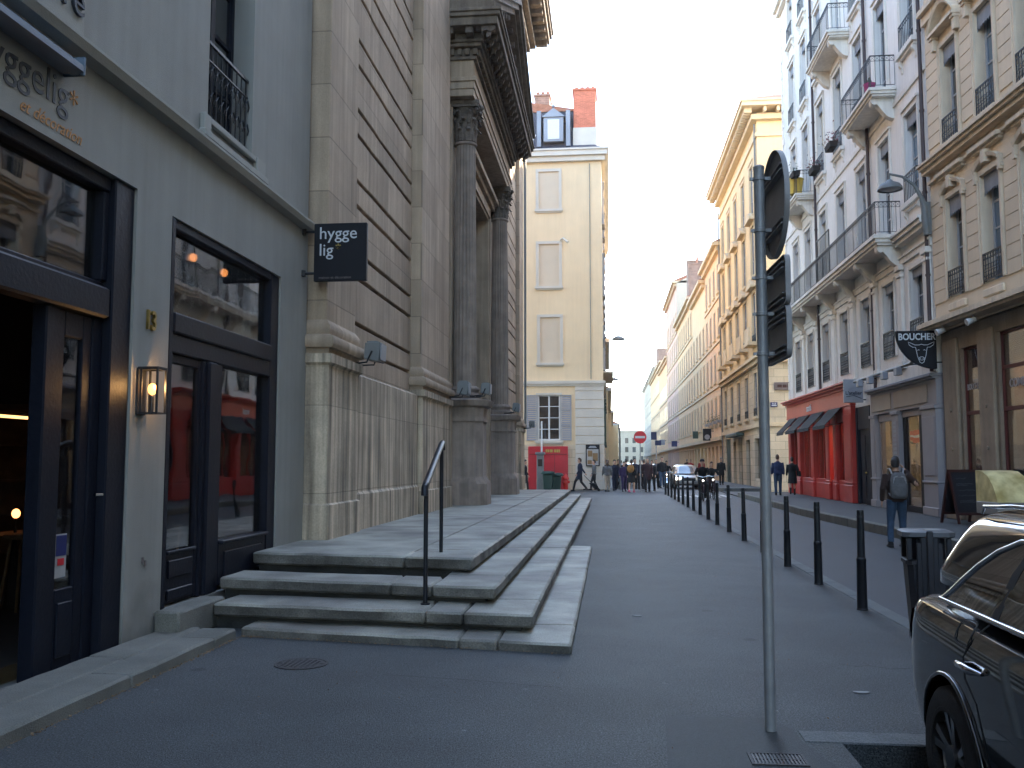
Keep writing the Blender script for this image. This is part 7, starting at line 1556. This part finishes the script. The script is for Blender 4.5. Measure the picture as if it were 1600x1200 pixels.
# bicycles and riders (facing the camera)
def bicycle(x, y, z, yaw, lab, colr='cloth_maroon', grp='bicycles ridden towards the camera'):
    t = thing('bicycle', lab, 'bicycle', (x, y, z), yaw, grp)
    for yy in (-.52, .52):
        w_ = MB(); ring = [(0, yy + .33 * math.cos(q), .35 + .33 * math.sin(q)) for q in [2 * PI * k / 28 for k in range(29)]]; w_.tube(ring, .02, 6, False); wh = w_.build('wheel', 'rubber', t, smooth=60)
        sp = MB()
        for k in range(14): q = 2 * PI * k / 14; sp.tube([(0, yy, .35), (0, yy + .315 * math.cos(q), .35 + .315 * math.sin(q))], .0025, 3)
        sp.tube([(-.03, yy, .35), (.03, yy, .35)], .02, 8); sp.build('spokes', 'galvanised', wh)
    f = MB().tube([(0, -.52, .35), (0, -.08, .30), (0, -.18, .85)], .016, 8).tube([(0, -.52, .35), (0, -.17, .78)], .012, 8).tube([(0, -.08, .30), (0, .36, .78)], .02, 8).tube([(0, -.17, .78), (0, .36, .88)], .017, 8).tube([(0, .33, 1.0), (0, .40, .70), (-.0, .52, .36)], .018, 8)
    f.build('frame', colr, t, smooth=50)
    MB().tube([(-.28, .18, 1.06), (-.25, .32, 1.08), (0, .34, 1.03), (.25, .32, 1.08), (.28, .18, 1.06)], .013, 8).build('handlebar', 'chrome', t)
    MB().ball((0, -.20, .90), .12, 12, 6, sx=.7, sy=1.1, sz=.3).build('saddle', 'rubber', t)
    MB().tube([(0, .40, .88), (0, .46, .88)], [.03, .045], 12).build('lamp_housing', 'chrome', t); MB().ball((0, .465, .88), .04, 10, 6, sy=.4).build('headlight', 'head_lamp', t)
    mb = MB()
    for yy in (-.52, .52): mb.loft([[(xx, yy + .375 * math.cos(q), .35 + .375 * math.sin(q)) for q in [PI * (.0 + k / 12) for k in range(13)]] for xx in (-.03, .03)], closed=False)
    mb.build('mudguards', 'chrome' if 'maroon' not in colr else colr, t); MB().tube([(-.11, -.10, .20), (-.04, -.08, .30), (.04, -.08, .30), (.11, -.06, .40)], .012, 6).build('pedals', 'black_iron', t)
    return t
ride = dict(pel=(0, -.18, .96), waist=(0, -.13, 1.10), chest=(0, -.03, 1.30), neck=(0, .03, 1.46), head=(0, .07, 1.59), sr=(.185, .02, 1.41), sl=(-.185, .02, 1.41), er=(.30, .10, 1.20), el=(-.30, .10, 1.20), wr=(.27, .17, 1.12), wl=(-.27, .17, 1.12), hr=(.09, -.16, .93), hl=(-.09, -.16, .93), kr=(.12, .16, .72), ar=(.12, -.04, .42), kl=(-.12, .10, .55), al=(-.12, -.10, .22))
def rider(x, y, yaw, lab, blab, top, bottom, hair, **k):
    bicycle(x, y, -.1, yaw, blab, k.pop('frame', 'cloth_maroon')); person(x, y, -.1, yaw, lab, top, bottom, hair, k.pop('h', 1.76), ride, 0, group='cyclists in the street', **k)
rider(4.02, 41.0, R(178), 'man in a black jacket and cap riding a bicycle towards the camera', 'bicycle with a bright headlight ridden by the man in black', 'black', 'black', 'hair_dark', hat='cloth_black')
rider(4.62, 43.0, R(183), 'bare-necked woman in a dark top cycling just behind the man in black', 'second bicycle with a headlight, ridden by the woman behind the man', 'black', 'maroon', 'hair_brown', h=1.68, long_hair=True)
rider(3.75, 62.0, R(178), 'cyclist in black on a red bicycle, left of the silver car', 'small red bicycle ridden left of the silver car', 'black', 'black', 'hair_dark', frame='no_entry_red')
# ------------------------------------------------------------------ cars
LV = [(-2.24, 2.24, .80, .21, .21, .24), (-2.31, 2.33, .895, .36, .34, .36), (-2.345, 2.36, .915, .58, .56, .54), (-2.34, 2.33, .915, .80, .76, .66),
      (-2.31, 2.22, .900, .955, .905, .76), (-2.27, 2.10, .872, 1.005, .960, .81), (-2.22, 2.02, .842, 1.035, .990, .835)]
GV = [(-2.20, 1.02, .830, 1.034, .985, .96), (-2.10, .72, .785, 1.17, 1.13, 1.10), (-1.99, .43, .725, 1.31, 1.29, 1.27), (-1.90, .22, .670, 1.42, 1.42, 1.39), (-1.86, .14, .60, 1.475, 1.485, 1.43), (-1.84, .10, .42, 1.505, 1.520, 1.455), (-1.83, .08, 0.0, 1.515, 1.530, 1.46)]
def lerp3(a, b, c, u):
    return a + (b - a) * min(1, u * 2) if u < .5 else b + (c - b) * (u * 2 - 1)
def sm(a): return a * a * (3 - 2 * a)
def lv(Lr, u):
    yr, yf, hw, zr, zm, zf = Lr
    y = yr + (yf - yr) * u; e = .085
    k = 1.0
    if u < e: k = 1 - .30 * (1 - u / e) ** 2.4
    if u > 1 - e * 1.3: k = 1 - .34 * ((u - 1 + e * 1.3) / (e * 1.3)) ** 2.2
    k *= 1 - .035 * (abs(u - .5) * 2) ** 2.5
    return (hw * k, y, zr + (zm - zr) * sm(min(1, u * 2)) if u < .5 else zm + (zf - zm) * sm(u * 2 - 1))
def surf(levels, z, y, off=0.0):
    """x of the body side at (y, z)"""
    pts = []
    for Lr in levels:
        u = min(1, max(0, (y - Lr[0]) / (Lr[1] - Lr[0]))); pts.append(lv(Lr, u))
    for a, b in zip(pts, pts[1:]):
        if a[2] <= z <= b[2]: return a[0] + (b[0] - a[0]) * (z - a[2]) / (b[2] - a[2]) + off
    return (pts[0][0] if z < pts[0][2] else pts[-1][0]) + off
US = [0, .006, .014, .024, .036, .05, .065, .085] + [.085 + .79 * k / 26 for k in range(1, 27)] + [.89, .905, .92, .935, .95, .965, .978, .99, 1.0]
def solid(levels, us, ncross=10, bulge=.05):
    """closed shell: sides from the levels, roof/floor across, bulged ends"""
    mb = MB(); nl = len(levels); P = [[lv(L, u) for L in levels] for u in us]
    rings = []
    for row in P: rings.append([(x, y, z) for x, y, z in row] + [(-x, y, z) for x, y, z in reversed(row)])
    n = len(rings[0])
    # ends: shrink towards the middle with a bulge
    def endcap(ring, sgn):
        out = []
        for q in (.85, .6, .3, .0):
            out.append([(x * q, y + sgn * bulge * (1 - q * q), z) for x, y, z in ring])
        return out
    e0 = endcap(rings[0], -1)[::-1]; e1 = endcap(rings[-1], 1)
    allr = e0 + rings + e1
    # roof and floor crown are inside each ring polygon: loft makes them straight across
    mb.loft(allr, False, False)
    return mb
def smooth_mesh(mb, name, cuts, m, parent, sub=1, ang=32):
    me = mb.mesh(name); bm = bmesh.new(); bm.from_mesh(me); bmesh.ops.remove_doubles(bm, verts=bm.verts, dist=1e-5); bmesh.ops.dissolve_degenerate(bm, edges=bm.edges, dist=1e-5); bmesh.ops.recalc_face_normals(bm, faces=bm.faces); bm.to_mesh(me); bm.free()
    o = bpy.data.objects.new(name, me); COL.objects.link(o)
    if sub: s = o.modifiers.new('s', 'SUBSURF'); s.levels = sub; s.render_levels = sub
    tmp = []
    for c in cuts:
        cm = c.mesh('cut'); co = bpy.data.objects.new('cut', cm); COL.objects.link(co); tmp.append(co)
        b = o.modifiers.new('b', 'BOOLEAN'); b.operation = 'DIFFERENCE'; b.object = co; b.solver = 'EXACT'
    bpy.context.view_layer.update(); m2 = bpy.data.meshes.new_from_object(o.evaluated_get(bpy.context.evaluated_depsgraph_get())); m2.name = name
    for q in tmp + [o]: bpy.data.objects.remove(q)
    m2.materials.clear(); m2.materials.append(M[m]); return link(name, m2, m, parent, smooth=ang)
def car(x, y, z, yaw, lab, paint, glassm='glass_car', lit=False, group=None, rails=True, near=False):
    t = thing('car', lab, 'car', (x, y, z), yaw, group); AX = (-1.43, 1.38)
    low = solid(LV, US)
    cuts = []
    for ay in AX:
        for s in (-1, 1): cuts.append(MB().tube([(s * .60, ay, .335), (s * 1.1, ay, .335)], .385, 36))
    smooth_mesh(low, 'body', cuts if near else [], paint, t, 1 if near else 0)
    smooth_mesh(solid(GV, US, bulge=.06), 'roof', [], paint, t, 1 if near else 0)
    def gpane(name, pl, m, off=.004, lvl=GV):
        """pane following the side surface: outline given as rows of (y0, y1, z)"""
        for s in (1, -1):
            mb = MB(); rows = []
            for y0, y1, zz in pl:
                rows.append([(s * surf(lvl, zz, y0 + (y1 - y0) * k / 8, off), y0 + (y1 - y0) * k / 8, zz) for k in range(9)])
            mb.loft(rows, False, False, closed=False); mb.build(name, m, t, smooth=60)
    gpane('quarter_window', [(-1.70, -1.09, 1.045), (-1.62, -1.06, 1.10), (-1.52, -1.02, 1.17), (-1.40, -.98, 1.25), (-1.24, -.95, 1.33), (-1.05, -.93, 1.385)], glassm)
    gpane('side_window', [(-1.04, -.12, 1.035), (-1.01, -.12, 1.15), (-.96, -.12, 1.27), (-.91, -.12, 1.385)], glassm)
    gpane('side_window', [(-.05, .82, 1.03), (-.05, .62, 1.13), (-.05, .36, 1.26), (-.05, .12, 1.375)], glassm)
    gpane('pillar_trim', [(-1.10, -1.03, 1.04), (-1.03, -.96, 1.25), (-.94, -.90, 1.385)], 'car_trim', .006); gpane('pillar_trim', [(-.13, -.04, 1.03), (-.13, -.04, 1.385)], 'car_trim', .006)
    for s in (1, -1):
        P = [(-1.72, 1.04), (-1.62, 1.095), (-1.52, 1.165), (-1.40, 1.245), (-1.24, 1.328), (-1.05, 1.388), (-.8, 1.402), (-.4, 1.405), (0.0, 1.395), (.14, 1.37), (.38, 1.262), (.64, 1.13), (.86, 1.03)]
        Q = [(.86, 1.028), (.4, 1.026), (-.2, 1.028), (-.8, 1.034), (-1.3, 1.040), (-1.72, 1.044)]
        c = MB().tube([(s * surf(GV, z_, y_, .008), y_, z_) for y_, z_ in P], .011, 8).tube([(s * surf(GV, z_, y_, .012), y_, z_) for y_, z_ in Q], .014, 8); c.build('window_trim', 'chrome', t, smooth=60)
        seam = [(-1.07, 1.02), (-1.10, .99), (-1.16, .92), (-1.22, .85), (-1.19, .76), (-1.06, .68), (-1.00, .55), (-.97, .36)]
        for sl_ in (seam, [(-.09, 1.02), (-.09, .8), (-.09, .5), (-.09, .3)], [(.98, .98), (1.0, .8), (.96, .5), (.9, .3)]): MB().tube([(s * surf(LV, z_, y_, -.001), y_, z_) for y_, z_ in sl_], .0035, 5).build('door_seam', 'car_trim', t)
        if s == 1:
            fl = [(-1.335 + .085 + .085 * math.copysign(abs(math.cos(q)) ** .5, math.cos(q)), .955 + .055 * math.copysign(abs(math.sin(q)) ** .5, math.sin(q))) for q in [2 * PI * k / 24 for k in range(25)]]
            MB().tube([(s * surf(LV, z_, y_, -.0005), y_, z_) for y_, z_ in fl], .003, 5).build('fuel_flap', 'car_trim', t)
        for hy in (-1.20, -.14):
            hz = .822; MB().tube([(s * (surf(LV, hz, hy - .02, .0)), hy - .02, hz), (s * (surf(LV, hz, hy, .035)), hy + .02, hz + .008), (s * (surf(LV, hz, hy, .038)), hy + .15, hz + .006), (s * surf(LV, hz, hy + .2, 0), hy + .2, hz - .002)], [.008, .017, .017, .008], 10).build('door_handle', 'chrome' if near else paint, t, smooth=60)
        if rails: MB().tube([(s * .60, -1.72, 1.475), (s * .61, -1.66, 1.515), (s * .62, -1.3, 1.53), (s * .62, -.5, 1.535), (s * .61, .0, 1.51), (s * .60, .06, 1.47)], [.006, .011, .011, .011, .011, .006], 8).build('roof_rail', 'chrome', t, smooth=60)
        # mirrors
        MB().ball((s * .99, .72, 1.02), .11, 12, 8, sx=.9, sy=.55, sz=.65).tube([(s * .84, .74, .99), (s * .95, .73, 1.0)], .02, 6).build('mirror', paint, t, smooth=60)
        # lamps
        rows = []
        for zz in (.78, .83, .89, .94):
            rows.append([(s * surf(LV, zz, yy, .004), yy, zz) for yy in (-2.325, -2.30, -2.26, -2.20, -2.12, -2.05)])
        MB().loft(rows, False, False, closed=False).build('tail_light', 'tail_red', t, smooth=60)
        MB().loft([[(s * (.84 - .40 * q), 2.18 + .16 * math.sin(q * PI * .62) + .02, zz - .02 * q) for q in (0, .25, .5, .75, 1)] for zz in (.58, .64, .70, .75)], False, False, closed=False).build('headlight', 'head_lamp' if lit and s == 1 else 'chrome', t, smooth=60)
    # rear and front glass, bumper, plate, grille
    def cross(name, levels, us_y, m, side, off, zr):
        rows = []
        for Lr in levels:
            hw, yy, zz = lv(Lr, 0 if side < 0 else 1); rows.append([(hw * .96 * q, yy + side * (.06 * (1 - q * q) + off), zz) for q in (-1, -.7, -.35, 0, .35, .7, 1)])
        MB().loft(rows, False, False, closed=False).build(name, m, t, smooth=60)
    cross('rear_window', GV[0:4], None, glassm, -1, .012, None); cross('windscreen', GV[0:5], None, 'glass_sky' if lit else glassm, 1, .012, None)
    MB().box(-.26, .26, -2.43, -2.40, .62, .73).build('number_plate', 'plate_white', t); MB().box(-.26, .26, 2.405, 2.43, .40, .51).build('number_plate', 'plate_white', t)
    MB().cbox(-.42, .42, 2.37, 2.418, .50, .70, .02).build('grille', 'car_trim', t); MB().cbox(-.78, .78, 2.20, 2.40, .22, .32, .02).build('front_lip', 'car_trim', t)
    MB().cbox(-.60, .60, -2.375, -2.20, .24, .34, .03).build('rear_valance', 'car_trim', t)
    # wheels
    for ay in AX:
        for s in (1, -1):
            cx = s * .80; W_ = MB(); prof = [(.205, -.10), (.215, -.115), (.30, -.118), (.328, -.10), (.336, -.06), (.336, .06), (.328, .10), (.30, .118), (.215, .115), (.205, .10)]
            rg = [[(cx + px, ay + r_ * math.cos(q), .336 + r_ * math.sin(q)) for r_, px in prof] for q in [2 * PI * k / 40 for k in range(41)]]
            W_.loft(rg, False, False); wh = W_.build('wheel', 'rubber', t, smooth=50)
            rim = MB(); rg = [[(cx + s * px, ay + r_ * math.cos(q), .336 + r_ * math.sin(q)) for r_, px in ((.235, .116), (.225, .10), (.205, .07), (.20, -.05))] for q in [2 * PI * k / 40 for k in range(41)]]
            rim.loft(rg, False, False, closed=False)
            for k in range(5):
                q = 2 * PI * k / 5 + .3
                for dq in (-.16, .16):
                    a0, a1 = q + dq * .6, q + dq * 1.25; c0 = V((cx + s * .085, ay + .05 * math.cos(a0), .336 + .05 * math.sin(a0))); c1 = V((cx + s * .105, ay + .215 * math.cos(a1), .336 + .215 * math.sin(a1))); tn = V((0, -math.sin(q), math.cos(q))) * .019; dp = V((s * .035, 0, 0))
                    rim.add([c0 - tn * .8, c0 + tn * .8, c1 + tn * 1.1, c1 - tn * 1.1, c0 - tn * .8 - dp, c0 + tn * .8 - dp, c1 + tn * 1.1 - dp, c1 - tn * 1.1 - dp], [(0, 1, 2, 3), (4, 7, 6, 5), (0, 4, 5, 1), (1, 5, 6, 2), (2, 6, 7, 3), (3, 7, 4, 0)])
            rim.disc((cx + s * .085, ay, .336), .06, (1, 0, 0), .04, 20); rim.build('rim', 'alloy', wh, smooth=35)
            MB().disc((cx + s * .0, ay, .336), .20, (1, 0, 0), .02, 30).build('brake_disc', 'car_trim', wh)
            if near: MB().loft([[(xx, ay + .385 * math.cos(q), .335 + .385 * math.sin(q)) for q in [2 * PI * k / 36 for k in range(36)]] for xx in (s * .60, s * .62)], True, True).build('wheel_well', 'car_trim', t)
    if near:
        for s in (1, -1):
            mb = MB(); n = 20; pts = []
            for k in range(n + 1):
                q = PI * (-.05 + 1.1 * k / n); yy, zz = AX[0] + .39 * math.cos(q), .335 + .39 * math.sin(q); pts.append((s * surf(LV, zz, yy, .003), yy, zz))
            mb.tube(pts, .012, 8); mb.build('arch_lip', 'car_black', t, smooth=60)
    return t
car(2.50, 3.28, -.185, PI, 'glossy black estate car with chrome window trim parked at the right edge of the photo', 'car_black', near=True)
car(4.95, 61.5, -.10, PI, 'silver car with a glowing headlight driving towards the camera behind the cyclists', 'car_silver', 'glass_sky', lit=True, rails=False)
car(1.35, 64.0, 0.0, PI, 'pale blue car standing behind the crossing crowd', 'car_blue', 'glass_sky', rails=False)
car(4.6, 92.0, -.10, PI, 'dark red car farther up the street behind the silver car', 'car_maroon', 'glass_sky', rails=False)
# pale scooter beyond the crossing
t = thing('scooter', 'pale scooter parked beyond the crossing right of the no entry sign', 'scooter', (3.35, 63.0, -.10), R(175))
for yy in (-.6, .6):
    MB().loft([[(px, yy + r_ * math.cos(q), .24 + r_ * math.sin(q)) for r_, px in ((.13, -.05), (.22, -.05), (.24, 0), (.22, .05), (.13, .05))] for q in [2 * PI * k / 20 for k in range(21)]], False, False).build('wheel', 'rubber', t, smooth=50)
MB().loft([[(w_ * a, y_, z_) for a, z_ in ((-1, z0), (1, z0), (1, z1), (-1, z1))] for y_, w_, z0, z1 in ((-.75, .10, .45, .75), (-.45, .17, .35, .80), (0, .14, .28, .70), (.1, .16, .22, .34), (.42, .16, .22, .34), (.5, .17, .25, .95), (.62, .08, .3, 1.0))], True, True).build('body', 'car_silver', t, bevel=.03)
MB().cbox(-.14, .14, -.65, .05, .78, .88, .03).build('seat', 'rubber', t); MB().tube([(-.3, .42, 1.06), (0, .5, 1.05), (.3, .42, 1.06)], .02, 6).build('handlebar', 'black_iron', t)
MB().loft([[(-.2, .55, 1.0), (.2, .55, 1.0)], [(-.22, .48, 1.4), (.22, .48, 1.4)]], closed=False).build('windshield', 'glass_sky', t); MB().ball((0, .64, .85), .07, 10, 6, sy=.5).build('headlight', 'sign_grey', t)

# ------------------------------------------------------------------ haze over the whole street
hz = MB().box(-42, 60, -22, 420, -1.3, 33).build('haze', None, None)
hm_ = bpy.data.materials.new('haze'); hm_.use_nodes = True; tt = hm_.node_tree; tt.nodes.clear()
pv_ = tt.nodes.new('ShaderNodeVolumePrincipled'); pv_.inputs['Color'].default_value = (0.95, 0.92, 0.88, 1); pv_.inputs['Density'].default_value = 0.00045; pv_.inputs['Anisotropy'].default_value = 0.35
oo = tt.nodes.new('ShaderNodeOutputMaterial'); tt.links.new(pv_.outputs[0], oo.inputs['Volume']); hz.data.materials.append(hm_)
tag(hz, 'thin warm haze hanging in the street', 'haze', kind='stuff')
